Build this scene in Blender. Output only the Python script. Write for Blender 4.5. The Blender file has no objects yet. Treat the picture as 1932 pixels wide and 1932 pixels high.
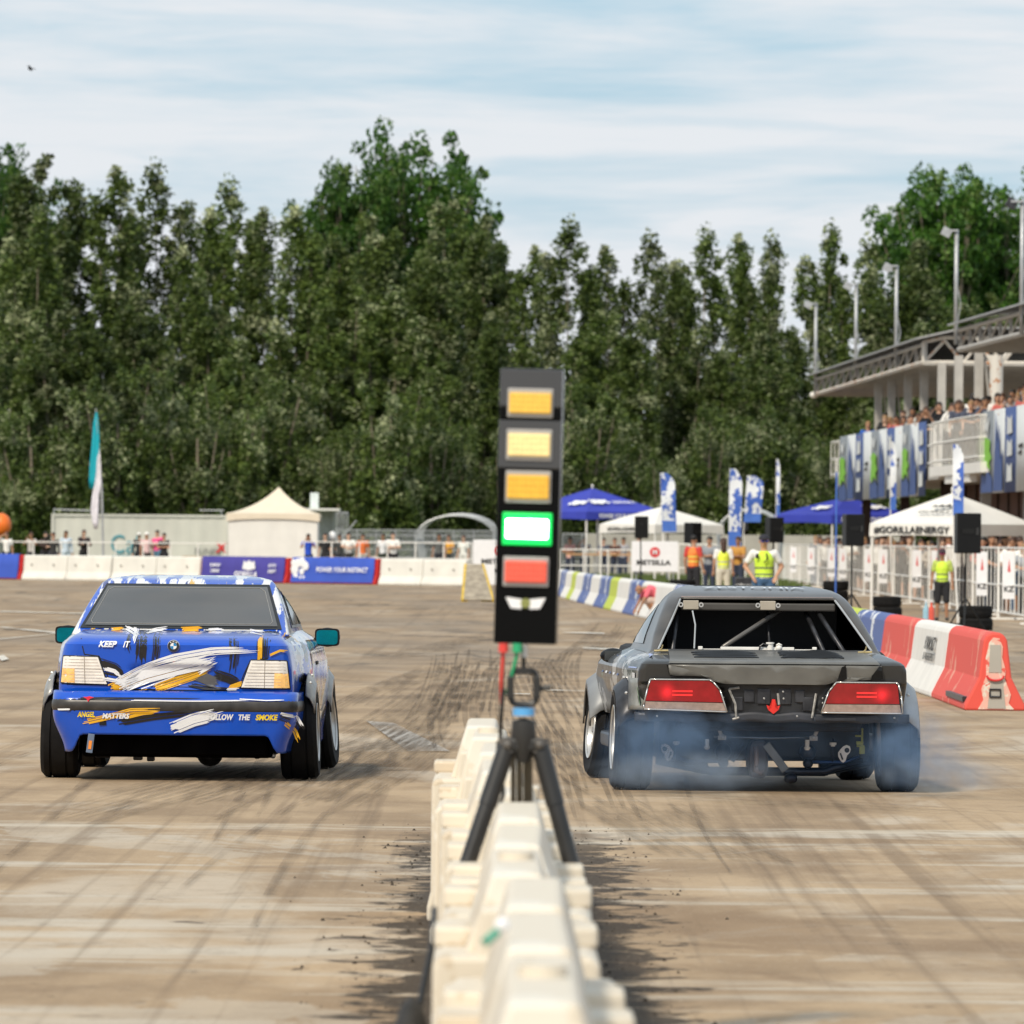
import bpy, bmesh, math, random
import numpy as np
from mathutils import Vector, Matrix, Euler
random.seed(7); np.random.seed(7)
S = bpy.context.scene
COL = S.collection
R = math.radians
# ---------------------------------------------------------------- camera
F = 16100.0; HC = 1.5625; ROLL = 0.009          # measures on a 1932 px wide picture
cd = bpy.data.cameras.new('camera'); cam = bpy.data.objects.new('camera', cd); COL.objects.link(cam)
cam.matrix_world = Matrix.Translation((0, 0, HC)) @ Matrix.Rotation(R(90), 4, 'X') @ Matrix.Rotation(ROLL, 4, 'Z')
cd.sensor_width = 24; cd.sensor_height = 24; cd.sensor_fit = 'HORIZONTAL'
cd.lens = 24 * F / 1932; cd.shift_y = 54 / 1932
cd.clip_start = 0.5; cd.clip_end = 9000
cd.dof.use_dof = True; cd.dof.focus_distance = 55.6; cd.dof.aperture_fstop = cd.lens / 28.0
S.camera = cam
# ---------------------------------------------------------------- world, sun, exposure
SUN_EL, SUN_AZ = 43, 208        # azimuth clockwise from +Y, towards the sun
w = bpy.data.worlds.new('World'); S.world = w; w.use_nodes = True
nt = w.node_tree; nt.nodes.clear(); N = nt.nodes.new; L = nt.links.new
out = N('ShaderNodeOutputWorld'); bg = N('ShaderNodeBackground'); L(bg.outputs[0], out.inputs[0])
sky = N('ShaderNodeTexSky'); sky.sky_type = 'NISHITA'; sky.sun_disc = False
sky.sun_elevation = R(SUN_EL); sky.sun_rotation = R(SUN_AZ); sky.air_density = 1.0; sky.dust_density = 1.2; sky.ozone_density = 1.6
tc = N('ShaderNodeTexCoord')
def cloud(scale, loc, lo, hi, det=6, rot=0.0, rough=.55):
    m = N('ShaderNodeMapping'); L(tc.outputs['Generated'], m.inputs[0])
    m.inputs['Scale'].default_value = scale; m.inputs['Location'].default_value = loc; m.inputs['Rotation'].default_value = (0, rot, 0)
    n = N('ShaderNodeTexNoise'); L(m.outputs[0], n.inputs[0]); n.inputs['Scale'].default_value = 1; n.inputs['Detail'].default_value = det
    n.inputs['Roughness'].default_value = rough; n.inputs['Distortion'].default_value = .35
    r = N('ShaderNodeMapRange'); r.interpolation_type = 'SMOOTHSTEP'; L(n.outputs[0], r.inputs[0]); r.inputs[1].default_value = lo; r.inputs[2].default_value = hi
    return r.outputs[0]
def mth(op, a, b=None):
    m = N('ShaderNodeMath'); m.operation = op
    for i, v in enumerate((a, b)):
        if v is None: continue
        if isinstance(v, (int, float)): m.inputs[i].default_value = v
        else: L(v, m.inputs[i])
    return m.outputs[0]
c1 = cloud((16, 16, 105), (3.1, 0, 7.3), .30, .64, 5, .05)
c2 = cloud((34, 34, 420), (9.1, 2, 1.7), .30, .75, 8, -.03, .6)
cm = mth('MULTIPLY_ADD', c1, .72); nt.nodes[-1].inputs[2].default_value = 0
cm2 = mth('MULTIPLY_ADD', c2, .34); L(cm, nt.nodes[-1].inputs[2])
# thin cloud thickens towards the horizon
sx = N('ShaderNodeSeparateXYZ'); L(tc.outputs['Generated'], sx.inputs[0])
hz = N('ShaderNodeMapRange'); L(sx.outputs[2], hz.inputs[0]); hz.inputs[1].default_value = .030; hz.inputs[2].default_value = .052; hz.inputs[3].default_value = .42; hz.inputs[4].default_value = 0.0
cm3 = mth('ADD', cm2, hz.outputs[0]); cm4 = mth('MINIMUM', cm3, .95)
mx = N('ShaderNodeMix'); mx.data_type = 'RGBA'; L(cm4, mx.inputs[0])
blu = N('ShaderNodeMix'); blu.data_type = 'RGBA'; blu.inputs[0].default_value = .75
L(sky.outputs[0], blu.inputs[6]); blu.inputs[7].default_value = (2.9, 4.7, 6.1, 1)
L(blu.outputs[2], mx.inputs[6]); mx.inputs[7].default_value = (6.3, 6.5, 6.75, 1)
L(mx.outputs[2], bg.inputs[0]); bg.inputs[1].default_value = .095
sl = bpy.data.lights.new('sun', 'SUN'); sl.energy = 2.5; sl.angle = R(6); sl.color = (1, .90, .74)
so = bpy.data.objects.new('sun', sl); COL.objects.link(so)
az, el = R(SUN_AZ), R(SUN_EL)
sd = Vector((math.sin(az) * math.cos(el), math.cos(az) * math.cos(el), math.sin(el)))
so.rotation_euler = sd.to_track_quat('Z', 'Y').to_euler()
S.view_settings.view_transform = 'Standard'; S.view_settings.look = 'None'; S.view_settings.gamma = 1; S.view_settings.exposure = 0.45
S.view_settings.use_curve_mapping = False
S.cycles.use_denoising = True
S.cycles.max_bounces = 6; S.cycles.transparent_max_bounces = 12; S.cycles.volume_step_rate = 2; S.cycles.volume_max_steps = 64

# ---------------------------------------------------------------- picture <-> place
def W(x, y, s):
    dx = x - 966; dy = y - 1020
    return Vector(((dx + ROLL * dy) / s, F / s, HC - (dy - ROLL * dx) / s))
def G(x, y):
    dx = x - 966; dy = y - 1020
    s = (dy - ROLL * dx) / HC
    return Vector(((dx + ROLL * dy) / s, F / s, 0))
def GS(x, s):     # ground point under picture column x at scale s
    p = W(x, 1020 + HC * s, s); return Vector((p.x, p.y, 0))

# ---------------------------------------------------------------- materials
def mat(name, col, rough=.6, metal=0, var=.12, scale=6, bump=0, spec=.5, coat=0, emit=None, es=0, col2=None, trans=0, subsurf=0):
    m = bpy.data.materials.new(name); m.use_nodes = True; nt = m.node_tree; b = nt.nodes['Principled BSDF']
    b.inputs['Roughness'].default_value = rough; b.inputs['Metallic'].default_value = metal
    b.inputs['Specular IOR Level'].default_value = spec; b.inputs['Coat Weight'].default_value = coat
    b.inputs['Coat Roughness'].default_value = .08
    tcn = nt.nodes.new('ShaderNodeTexCoord'); n = nt.nodes.new('ShaderNodeTexNoise'); nt.links.new(tcn.outputs['Object'], n.inputs[0])
    n.inputs['Scale'].default_value = scale; n.inputs['Detail'].default_value = 5
    r = nt.nodes.new('ShaderNodeValToRGB'); nt.links.new(n.outputs[0], r.inputs[0])
    c = Vector(col); a = c * (1 - var); d = Vector(col2) if col2 else c * (1 + var)
    r.color_ramp.elements[0].position = .3; r.color_ramp.elements[1].position = .7
    r.color_ramp.elements[0].color = (*a, 1); r.color_ramp.elements[1].color = (*[min(1, q) for q in d], 1)
    nt.links.new(r.outputs[0], b.inputs['Base Color'])
    if bump:
        bp = nt.nodes.new('ShaderNodeBump'); bp.inputs['Strength'].default_value = bump; bp.inputs['Distance'].default_value = .02
        nt.links.new(n.outputs[0], bp.inputs['Height']); nt.links.new(bp.outputs[0], b.inputs['Normal'])
    if emit:
        b.inputs['Emission Color'].default_value = (*emit, 1); b.inputs['Emission Strength'].default_value = es
    if trans: b.inputs['Transmission Weight'].default_value = trans
    return m
def splash_mat(name, base, cols, scale, rough=.3, coat=.5, stretch=(1, 1, 1)):
    """paint or cloth broken up by hard-edged splashes of other colours"""
    m = bpy.data.materials.new(name); m.use_nodes = True; nt = m.node_tree; b = nt.nodes['Principled BSDF']
    b.inputs['Roughness'].default_value = rough; b.inputs['Coat Weight'].default_value = coat
    tcn = nt.nodes.new('ShaderNodeTexCoord'); cur = None
    for i, (c, lo) in enumerate(cols):
        mp = nt.nodes.new('ShaderNodeMapping'); nt.links.new(tcn.outputs['Object'], mp.inputs[0])
        mp.inputs['Scale'].default_value = stretch; mp.inputs['Location'].default_value = (i * 7.3, i * 3.1, i * 5.7); mp.inputs['Rotation'].default_value = (0, .4 * i, .3 * i)
        n = nt.nodes.new('ShaderNodeTexNoise'); nt.links.new(mp.outputs[0], n.inputs[0]); n.inputs['Scale'].default_value = scale; n.inputs['Detail'].default_value = 6; n.inputs['Roughness'].default_value = .62
        r = nt.nodes.new('ShaderNodeMapRange'); nt.links.new(n.outputs[0], r.inputs[0]); r.inputs[1].default_value = lo; r.inputs[2].default_value = lo + .02
        mxn = nt.nodes.new('ShaderNodeMix'); mxn.data_type = 'RGBA'; nt.links.new(r.outputs[0], mxn.inputs[0])
        if cur is None: mxn.inputs[6].default_value = (*base, 1)
        else: nt.links.new(cur, mxn.inputs[6])
        mxn.inputs[7].default_value = (*c, 1); cur = mxn.outputs[2]
    nt.links.new(cur, b.inputs['Base Color'])
    return m
MT = {}
def cm_(name, col, **k):
    key = name
    if key not in MT: MT[key] = mat(name, col, **k)
    return MT[key]
M_black = mat('black plastic', (.006, .006, .0065), .45, spec=.3)
M_rubber = mat('tyre rubber', (.0075, .007, .007), .8, var=.4, scale=9, bump=.1, spec=.22)
M_white = mat('white paint', (.78, .76, .72), .5, var=.05)
M_steel = mat('galvanised steel', (.42, .43, .44), .45, .4, var=.15)
M_dsteel = mat('dark steel', (.05, .05, .055), .4, .6, var=.4, scale=14)
M_alu = mat('bare aluminium', (.6, .59, .57), .35, .7, var=.15)
M_glass = mat('dark glass', (.03, .032, .03), .08, spec=.8, var=.1)
M_skin = [mat('skin', (.50, .27, .17), .55, var=.08), mat('skin tanned', (.36, .18, .10), .55, var=.08), mat('skin pale', (.60, .37, .26), .55, var=.06)]
M_hair = [mat('black hair', (.012, .009, .008), .6), mat('brown hair', (.05, .022, .012), .6), mat('fair hair', (.28, .17, .08), .6)]
def cloth(col): return cm_('cloth %d %d %d' % tuple(int(c * 100) for c in col), col, rough=.85, var=.1, scale=12, bump=.15)

# ---------------------------------------------------------------- mesh builder
class MB:
    def __init__(s): s.v = []; s.f = []; s.m = []; s.ch = []
    def add(s, vs, fs, m=0):
        o = len(s.v); s.ch.append((o, len(s.f))); s.v += [tuple(v) for v in vs]; s.f += [tuple(i + o for i in f) for f in fs]; s.m += [m] * len(fs); return s
    def box(s, c, d, m=0, rot=None):
        c = Vector(c); h = Vector(d) / 2
        vs = [Vector((x * h.x, y * h.y, z * h.z)) for x in (-1, 1) for y in (-1, 1) for z in (-1, 1)]
        if rot is not None: vs = [rot @ v for v in vs]
        return s.add([v + c for v in vs], [(0, 1, 3, 2), (4, 6, 7, 5), (0, 4, 5, 1), (2, 3, 7, 6), (0, 2, 6, 4), (1, 5, 7, 3)], m)
    def tube(s, pts, r, n=10, m=0, cap=True):
        pts = [Vector(p) for p in pts]; rs = r if isinstance(r, (list, tuple)) else [r] * len(pts)
        vs = []; prev = None
        for i, p in enumerate(pts):
            t = (pts[min(i + 1, len(pts) - 1)] - pts[max(i - 1, 0)]).normalized()
            if prev is None:
                a = Vector((0, 0, 1)) if abs(t.z) < .9 else Vector((1, 0, 0)); u = t.cross(a).normalized()
            else: u = (prev - t * prev.dot(t)).normalized()
            prev = u; v = t.cross(u)
            for k in range(n):
                an = 2 * math.pi * k / n; vs.append(p + (u * math.cos(an) + v * math.sin(an)) * rs[i])
        fs = []
        for i in range(len(pts) - 1):
            for k in range(n):
                a = i * n + k; b = i * n + (k + 1) % n; fs.append((a, b, b + n, a + n))
        if cap: fs.append(tuple(range(n - 1, -1, -1))); fs.append(tuple(range((len(pts) - 1) * n, len(pts) * n)))
        return s.add(vs, fs, m)
    def sph(s, c, r, n=12, m=0, rot=None):
        c = Vector(c); r = Vector((r, r, r)) if isinstance(r, (int, float)) else Vector(r); k = n // 2 + 1
        vs = []; fs = []
        for i in range(k + 1):
            th = math.pi * i / k
            for j in range(n):
                ph = 2 * math.pi * j / n
                q = Vector((r.x * math.sin(th) * math.cos(ph), r.y * math.sin(th) * math.sin(ph), r.z * math.cos(th)))
                if rot is not None: q = rot @ q
                vs.append(c + q)
        for i in range(k):
            for j in range(n):
                a = i * n + j; b = i * n + (j + 1) % n; fs.append((a, a + n, b + n, b))
        return s.add(vs, fs, m)
    def lathe(s, prof, c=(0, 0, 0), axis='X', n=32, m=0):
        """prof: list of (axial, radius)"""
        vs = []; c = Vector(c)
        for (a, r) in prof:
            for k in range(n):
                an = 2 * math.pi * k / n; q = (a, r * math.cos(an), r * math.sin(an))
                if axis == 'Z': q = (q[1], q[2], q[0])
                elif axis == 'Y': q = (q[1], q[0], q[2])
                vs.append(c + Vector(q))
        fs = []
        for i in range(len(prof) - 1):
            for k in range(n):
                a = i * n + k; b = i * n + (k + 1) % n; fs.append((a, b, b + n, a + n))
        return s.add(vs, fs, m)
    def prism(s, poly, d0, d1, plane='XZ', m=0):
        n = len(poly)
        def mk(p, d): return {'XZ': (p[0], d, p[1]), 'YZ': (d, p[0], p[1]), 'XY': (p[0], p[1], d)}[plane]
        vs = [mk(p, d0) for p in poly] + [mk(p, d1) for p in poly]
        fs = [tuple(range(n)), tuple(range(2 * n - 1, n - 1, -1))] + [(i, i + n, (i + 1) % n + n, (i + 1) % n) for i in range(n)]
        return s.add(vs, fs, m)
    def each(s, name, mats, parent=None, **k):
        """one object per added piece"""
        ch = s.ch + [(len(s.v), len(s.f))]; r = []
        for (v0, f0), (v1, f1) in zip(ch[:-1], ch[1:]):
            q = MB(); q.add(s.v[v0:v1], [tuple(i - v0 for i in f) for f in s.f[f0:f1]]); r.append(q.build(name, mats, parent, **k))
        return r
    def build(s, name, mats, parent=None, loc=None, rot=None, smooth=False, bevel=0, sub=0, solid=0, label=None):
        me = bpy.data.meshes.new(name); me.from_pydata(s.v, [], s.f)
        mats = mats if isinstance(mats, (list, tuple)) else [mats]
        for mm in mats: me.materials.append(mm)
        if len(mats) > 1: me.polygons.foreach_set('material_index', s.m)
        b = bmesh.new(); b.from_mesh(me); bmesh.ops.recalc_face_normals(b, faces=b.faces); b.to_mesh(me); b.free()
        if smooth:
            me.polygons.foreach_set('use_smooth', [True] * len(me.polygons))
            if smooth != 'all': me.set_sharp_from_angle(angle=R(38))
        o = bpy.data.objects.new(name, me); COL.objects.link(o)
        if parent: o.parent = parent
        if loc is not None: o.location = loc
        if rot is not None: o.rotation_euler = rot
        if solid:
            q = o.modifiers.new('s', 'SOLIDIFY'); q.thickness = solid; q.offset = 0
        if bevel:
            q = o.modifiers.new('b', 'BEVEL'); q.width = bevel; q.segments = 2; q.limit_method = 'ANGLE'
        if sub:
            q = o.modifiers.new('u', 'SUBSURF'); q.levels = sub; q.render_levels = sub
        if label: o['label'] = label
        return o
def tag(o, label, cat, group=None, kind=None):
    if label: o['label'] = label
    if cat: o['category'] = cat
    if group: o['group'] = group
    if kind: o['kind'] = kind
    return o
def struct(o): o['kind'] = 'structure'; return o
def thing(name, label, cat, loc=(0, 0, 0), rz=0, group=None, rot=None):
    o = bpy.data.objects.new(name, None); COL.objects.link(o); o.location = loc
    o.rotation_euler = rot if rot is not None else (0, 0, rz); o.empty_display_size = .2
    return tag(o, label, cat, group)
def copy_tree(o, parent=None):
    c = o.copy(); COL.objects.link(c)
    if parent: c.parent = parent
    for ch in list(o.children): copy_tree(ch, c)
    return c
def text_mesh(txt, h, shear=0, bold=0.0, extrude=0.0, w=None):
    """verts (x,y) and faces of a text centred on 0, cap height h, optional width w"""
    cu = bpy.data.curves.new('t', 'FONT'); cu.body = txt; cu.size = 1; cu.resolution_u = 3; cu.shear = shear; cu.offset = bold; cu.align_x = 'LEFT'
    o = bpy.data.objects.new('t', cu); COL.objects.link(o)
    dg = bpy.context.evaluated_depsgraph_get(); me = bpy.data.meshes.new_from_object(o.evaluated_get(dg))
    vs = [v.co.copy() for v in me.vertices]; fs = [tuple(p.vertices) for p in me.polygons]
    bpy.data.objects.remove(o); bpy.data.curves.remove(cu); bpy.data.meshes.remove(me)
    x0 = min(v.x for v in vs); x1 = max(v.x for v in vs); y0 = min(v.y for v in vs); y1 = max(v.y for v in vs)
    k = h / (y1 - y0); kx = (w / (x1 - x0)) if w else k
    return [((v.x - (x0 + x1) / 2) * kx, (v.y - (y0 + y1) / 2) * k) for v in vs], fs
def text_on(b, txt, h, o, ux, uz, m=0, w=None, shear=0, bold=0.0, n=None):
    """add flat text to builder b: origin o, right vector ux, up vector uz"""
    vs, fs = text_mesh(txt, h, shear, bold, w=w); o = Vector(o); ux = Vector(ux).normalized(); uz = Vector(uz).normalized()
    nn = ux.cross(uz) * .004
    b.add([o + ux * x + uz * y + nn for x, y in vs], fs, m); return b
def in_poly(p, poly):
    c = False; n = len(poly)
    for i in range(n):
        a, b = poly[i], poly[i - 1]
        if (a[1] > p[1]) != (b[1] > p[1]) and p[0] < (b[0] - a[0]) * (p[1] - a[1]) / (b[1] - a[1]) + a[0]: c = not c
    return c
ORD = ['first', 'second', 'third', 'fourth', 'fifth', 'sixth', 'seventh', 'eighth', 'ninth', 'tenth', 'eleventh', 'twelfth', 'thirteenth', 'fourteenth', 'fifteenth', 'sixteenth', 'seventeenth', 'eighteenth', 'nineteenth', 'twentieth']
def nth(i):
    if i < 20: return ORD[i]
    return {2: 'twenty', 3: 'thirty', 4: 'forty'}[(i + 1) // 10] + ('-' + ORD[(i + 1) % 10 - 1] if (i + 1) % 10 else 'th')
# ================================================================ GROUND
def ground_mat():
    m = bpy.data.materials.new('dusty asphalt'); m.use_nodes = True; nt = m.node_tree; N = nt.nodes.new; L = nt.links.new
    b = nt.nodes['Principled BSDF']; b.inputs['Roughness'].default_value = .9; b.inputs['Specular IOR Level'].default_value = .25
    tc = N('ShaderNodeTexCoord'); O = tc.outputs['Object']
    sp = N('ShaderNodeSeparateXYZ'); L(O, sp.inputs[0])
    def noise(scale, loc=(0, 0, 0), det=6, rough=.6, dist=0, rotz=0):
        mp = N('ShaderNodeMapping'); L(O, mp.inputs[0]); mp.inputs['Scale'].default_value = scale; mp.inputs['Location'].default_value = loc; mp.inputs['Rotation'].default_value = (0, 0, rotz)
        n = N('ShaderNodeTexNoise'); L(mp.outputs[0], n.inputs[0]); n.inputs['Scale'].default_value = 1; n.inputs['Detail'].default_value = det; n.inputs['Roughness'].default_value = rough; n.inputs['Distortion'].default_value = dist
        return n.outputs[0]
    def rng(v, a, b_, c=0, d=1, sm=True):
        r = N('ShaderNodeMapRange'); r.interpolation_type = 'SMOOTHSTEP' if sm else 'LINEAR'; L(v, r.inputs[0])
        for i, q in enumerate((a, b_, c, d)): r.inputs[i + 1].default_value = q
        return r.outputs[0]
    def mul(a, b_, op='MULTIPLY'):
        q = N('ShaderNodeMath'); q.operation = op
        for i, v in enumerate((a, b_)):
            if isinstance(v, (int, float)): q.inputs[i].default_value = v
            else: L(v, q.inputs[i])
        return q.outputs[0]
    def mix(f, a, c):
        q = N('ShaderNodeMix'); q.data_type = 'RGBA'
        if isinstance(f, float): q.inputs[0].default_value = f
        else: L(f, q.inputs[0])
        if isinstance(a, tuple): q.inputs[6].default_value = (*a, 1)
        else: L(a, q.inputs[6])
        if isinstance(c, tuple): q.inputs[7].default_value = (*c, 1)
        else: L(c, q.inputs[7])
        return q.outputs[2]
    near = rng(sp.outputs[1], 46.2, 46.9, 1, 0)
    far = rng(sp.outputs[1], 58, 120, 0, 1)
    col = mix(rng(noise((.9, .30, 1)), .35, .65), (.285, .200, .122), (.445, .325, .205))
    # pale worn patches and dust drifts
    col = mix(mul(rng(noise((.55, .16, 1), (4, 2, 0), 7, .62, .6), .50, .66), .75), col, (.52, .44, .345))
    # foreground: pale, streaky slab with crossing drag lines
    dr = mul(near, rng(noise((.25, 1.1, 1), (1, 8, 0), 6, .6, .2), .52, .64))
    col = mix(mul(dr, .7), col, (.54, .49, .41))
    # bare grey patches with sharp borders and brown worn zones, near slab
    bp1 = mul(near, rng(noise((.42, .20, 1), (12, 5, 0), 9, .68, .9), .545, .575)); col = mix(mul(bp1, .45), col, (.50, .44, .36))
    bp2 = mul(near, rng(noise((.30, .14, 1), (31, 2, 0), 8, .66, .7), .54, .60)); col = mix(mul(bp2, .6), col, (.235, .155, .09))
    cr = noise((2.2, 1.3, 1), (3, 4, 0), 10, .8, .3); col = mix(mul(rng(cr, .50, .70), .5), col, (.20, .145, .095))
    # rubber laid along the lanes
    lane = rng(noise((5.5, .035, 1), (2, 0, 0), 5, .6, .12, -.006), .52, .70)
    lane2 = rng(noise((13, .09, 1), (7, 3, 0), 4, .55, .15, .010), .55, .72)
    col = mix(mul(lane, .50), col, (.15, .10, .06))
    col = mix(mul(mul(lane2, rng(noise((.7, .1, 1), (3, 3, 0)), .42, .6)), .32), col, (.13, .095, .066))
    # far: dark drifting arcs
    arc = rng(noise((.55, .10, 1), (0, 9, 0), 8, .68, 1.6, .3), .53, .66)
    col = mix(mul(far, .30), col, (.26, .19, .125)); col = mix(mul(mul(arc, far), .85), col, (.085, .066, .048))
    arc2 = rng(noise((.16, .035, 1), (5, 1, 0), 6, .6, 1.2, -.2), .45, .62)
    col = mix(mul(mul(arc2, far), .5), col, (.20, .165, .13))
    # pale seam where the two slabs meet
    wob = mul(noise((.9, .6, 1), det=6), .9)
    yy = mul(sp.outputs[1], wob, 'ADD')
    seam = mul(rng(yy, 46.25, 46.6), rng(yy, 46.85, 47.4, 1, 0))
    col = mix(mul(mul(seam, rng(noise((1.2, 3, 1)), .38, .60)), .62), col, (.60, .54, .44))
    # oily crumbs along both sides of the middle row of barriers
    ax = mul(sp.outputs[0], -.02, 'ADD'); q = N('ShaderNodeMath'); q.operation = 'ABSOLUTE'; L(ax, q.inputs[0])
    side = rng(q.outputs[0], .20, .86, 1, 0)
    fl = rng(sp.outputs[1], 42, 48, 1, 0)
    thr = noise((3.4, 2.2, 1), (2, 2, 0), 9, .70, .4)
    v = mul(side, .30); v = mul(thr, v, 'ADD')
    crumb = mul(rng(v, .62, .72), fl)
    col = mix(mul(crumb, .92), col, (.034, .024, .016))
    # grit
    grit = noise((70, 30, 1), det=3, rough=.7)
    col = mix(mul(rng(grit, .55, .75), .35), col, (.12, .09, .065))
    col = mix(mul(rng(noise((45, 25, 1), (3, 3, 0), 2), .6, .75), .4), col, (.62, .55, .45))
    L(col, b.inputs['Base Color'])
    bp = N('ShaderNodeBump'); bp.inputs['Strength'].default_value = .25; bp.inputs['Distance'].default_value = .004; L(grit, bp.inputs['Height']); L(bp.outputs[0], b.inputs['Normal'])
    return m
g = MB().add([(-900, -60, 0), (900, -60, 0), (900, 3500, 0), (-900, 3500, 0)], [(0, 1, 2, 3)]).build('ground', ground_mat()); struct(g)
def alpha_mat(name, col, dens=.8, sc=(2.2, .25, 1), lo=.4, hi=.62):
    m = mat(name, col, .8, spec=.2); nt = m.node_tree; b = nt.nodes['Principled BSDF']
    tc = nt.nodes.new('ShaderNodeTexCoord'); mp = nt.nodes.new('ShaderNodeMapping'); nt.links.new(tc.outputs['Object'], mp.inputs[0]); mp.inputs['Scale'].default_value = sc
    n = nt.nodes.new('ShaderNodeTexNoise'); nt.links.new(mp.outputs[0], n.inputs[0]); n.inputs['Scale'].default_value = 1; n.inputs['Detail'].default_value = 6
    r = nt.nodes.new('ShaderNodeMapRange'); nt.links.new(n.outputs[0], r.inputs[0]); r.inputs[1].default_value = lo; r.inputs[2].default_value = hi; r.inputs[4].default_value = dens
    nt.links.new(r.outputs[0], b.inputs['Alpha']); return m
def ribbon(b, pts, w, z):
    vs = []
    for i, p in enumerate(pts):
        p = Vector(p); t = (Vector(pts[min(i + 1, len(pts) - 1)]) - Vector(pts[max(i - 1, 0)])).normalized(); n = Vector((-t.y, t.x))
        ww = w * (.35 + .65 * math.sin(math.pi * min(1, max(0, (i + .5) / len(pts)))))
        vs += [(p.x - n.x * ww / 2, p.y - n.y * ww / 2, z), (p.x + n.x * ww / 2, p.y + n.y * ww / 2, z)]
    b.add(vs, [(2 * i, 2 * i + 1, 2 * i + 3, 2 * i + 2) for i in range(len(pts) - 1)])
rs = random.Random(11)
b = MB(); z = .002
for k in range(46):          # arcs drifting cars left on the far half of the pad
    cx, cy = rs.uniform(-9, 3.5), rs.uniform(75, 225); rad = rs.uniform(7, 26); a0 = rs.uniform(0, 6.28); da = rs.uniform(.6, 2.0)
    for off in (0, 1.5):
        pts = [(cx + (rad + off) * math.cos(a0 + da * t / 22), cy + (rad + off) * math.sin(a0 + da * t / 22)) for t in range(23)]
        z += .00012; ribbon(b, pts, rs.uniform(.10, .2), z)
for k in range(14):          # launches out of the two lanes
    x0 = rs.choice([rs.uniform(-3.6, -1.0), rs.uniform(.7, 3.2)]); cv = rs.uniform(-.0009, .0009); sl_ = rs.uniform(-.02, .03)
    y0 = rs.uniform(30, 62); ln = rs.uniform(8, 40)
    pts = [(x0 + sl_ * (ln * t / 16) + cv * (ln * t / 16) ** 2, y0 + ln * t / 16) for t in range(17)]
    z += .00012; ribbon(b, pts, rs.uniform(.03, .07), z)
b2 = []
for (xa, ya, xb, yb, xc_, yc_, ww) in ((850, 1390, 905, 1300, 905, 1225, .5), (790, 1395, 850, 1300, 845, 1225, .35), (1060, 1340, 1020, 1270, 1075, 1215, .45), (1090, 1480, 1000, 1400, 985, 1330, .4), (700, 1230, 830, 1250, 930, 1225, .3), (640, 1350, 760, 1270, 930, 1240, .35), (1100, 1400, 1040, 1330, 1000, 1240, .5), (900, 1420, 840, 1330, 930, 1240, .5), (640, 1420, 770, 1370, 850, 1290, .6), (380, 1560, 620, 1440, 800, 1370, .7), (100, 1560, 420, 1470, 700, 1400, .6), (560, 1540, 760, 1450, 850, 1340, .5), (1130, 1560, 1090, 1450, 1060, 1330, .4), (1420, 1640, 1250, 1560, 1120, 1480, .5), (1900, 1545, 1560, 1520, 1200, 1500, .6), (700, 1250, 860, 1220, 1000, 1180, .5), (1060, 1260, 1140, 1215, 1160, 1175, .5)):
    A, B_, C_ = G(xa, ya), G(xb, yb), G(xc_, yc_)
    pts = [tuple(((1 - t) ** 2 * A + 2 * t * (1 - t) * B_ + t * t * C_).xy) for t in [i / 24 for i in range(25)]]
    z += .00012
    b2.append((pts, ww))
BM = MB(); zz = .0085
rb = random.Random(2)
for pts, ww in b2:
    for k in range(9):
        i0 = rb.randrange(0, 9); i1 = len(pts) - rb.randrange(0, 9); off = (k / 8 - .5) * ww * 1.2; zz += .00008
        ribbon(BM, [(p[0] + off, p[1]) for p in pts[i0:i1]], ww * rb.uniform(.07, .17), zz)
struct(BM.build('tyre_marks', alpha_mat('fresh rubber marks', (.105, .075, .048), .42, (11, .5, 1), .25, .75)))
o = b.build('tyre_marks', alpha_mat('rubber marks', (.075, .055, .04), .42, (7, .5, 1), .38, .72)); struct(o)
b = MB()
for (xa, ya, xb, yb, ww) in ((0, 1155, 190, 1160, .5), (0, 1185, 110, 1196, .4), (0, 1208, 110, 1197, .4), (1030, 1305, 1130, 1308, .12), (940, 1312, 1000, 1313, .12), (1060, 1195, 1140, 1197, .5), (1100, 1225, 1180, 1228, .6), (0, 1240, 10, 1248, .5)):
    A, B_ = G(xa, ya), G(xb, yb)
    pts = [tuple(A.lerp(B_, t / 8).xy) for t in range(9)]; z += .00012
    w2 = ww * 3
    vs = []
    for p in pts: vs += [(p[0], p[1] - w2 / 2, z + .004), (p[0], p[1] + w2 / 2, z + .004)]
    b.add(vs, [(2 * i, 2 * i + 1, 2 * i + 3, 2 * i + 2) for i in range(8)])
o = b.build('road_markings', alpha_mat('worn white line paint', (.72, .69, .62), .85, (2, .5, 1), .3, .5)); struct(o)
# pale diamond left on the asphalt between the lanes
A = [G(690, 1362), G(742, 1366), G(850, 1420), G(770, 1420)]
o = MB().add([(p.x, p.y, .012) for p in A], [(0, 1, 2, 3)]).build('faded_patch', alpha_mat('faded grey patch', (.47, .44, .40), .75, (1, .2, 1), .3, .6)); struct(o)
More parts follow.
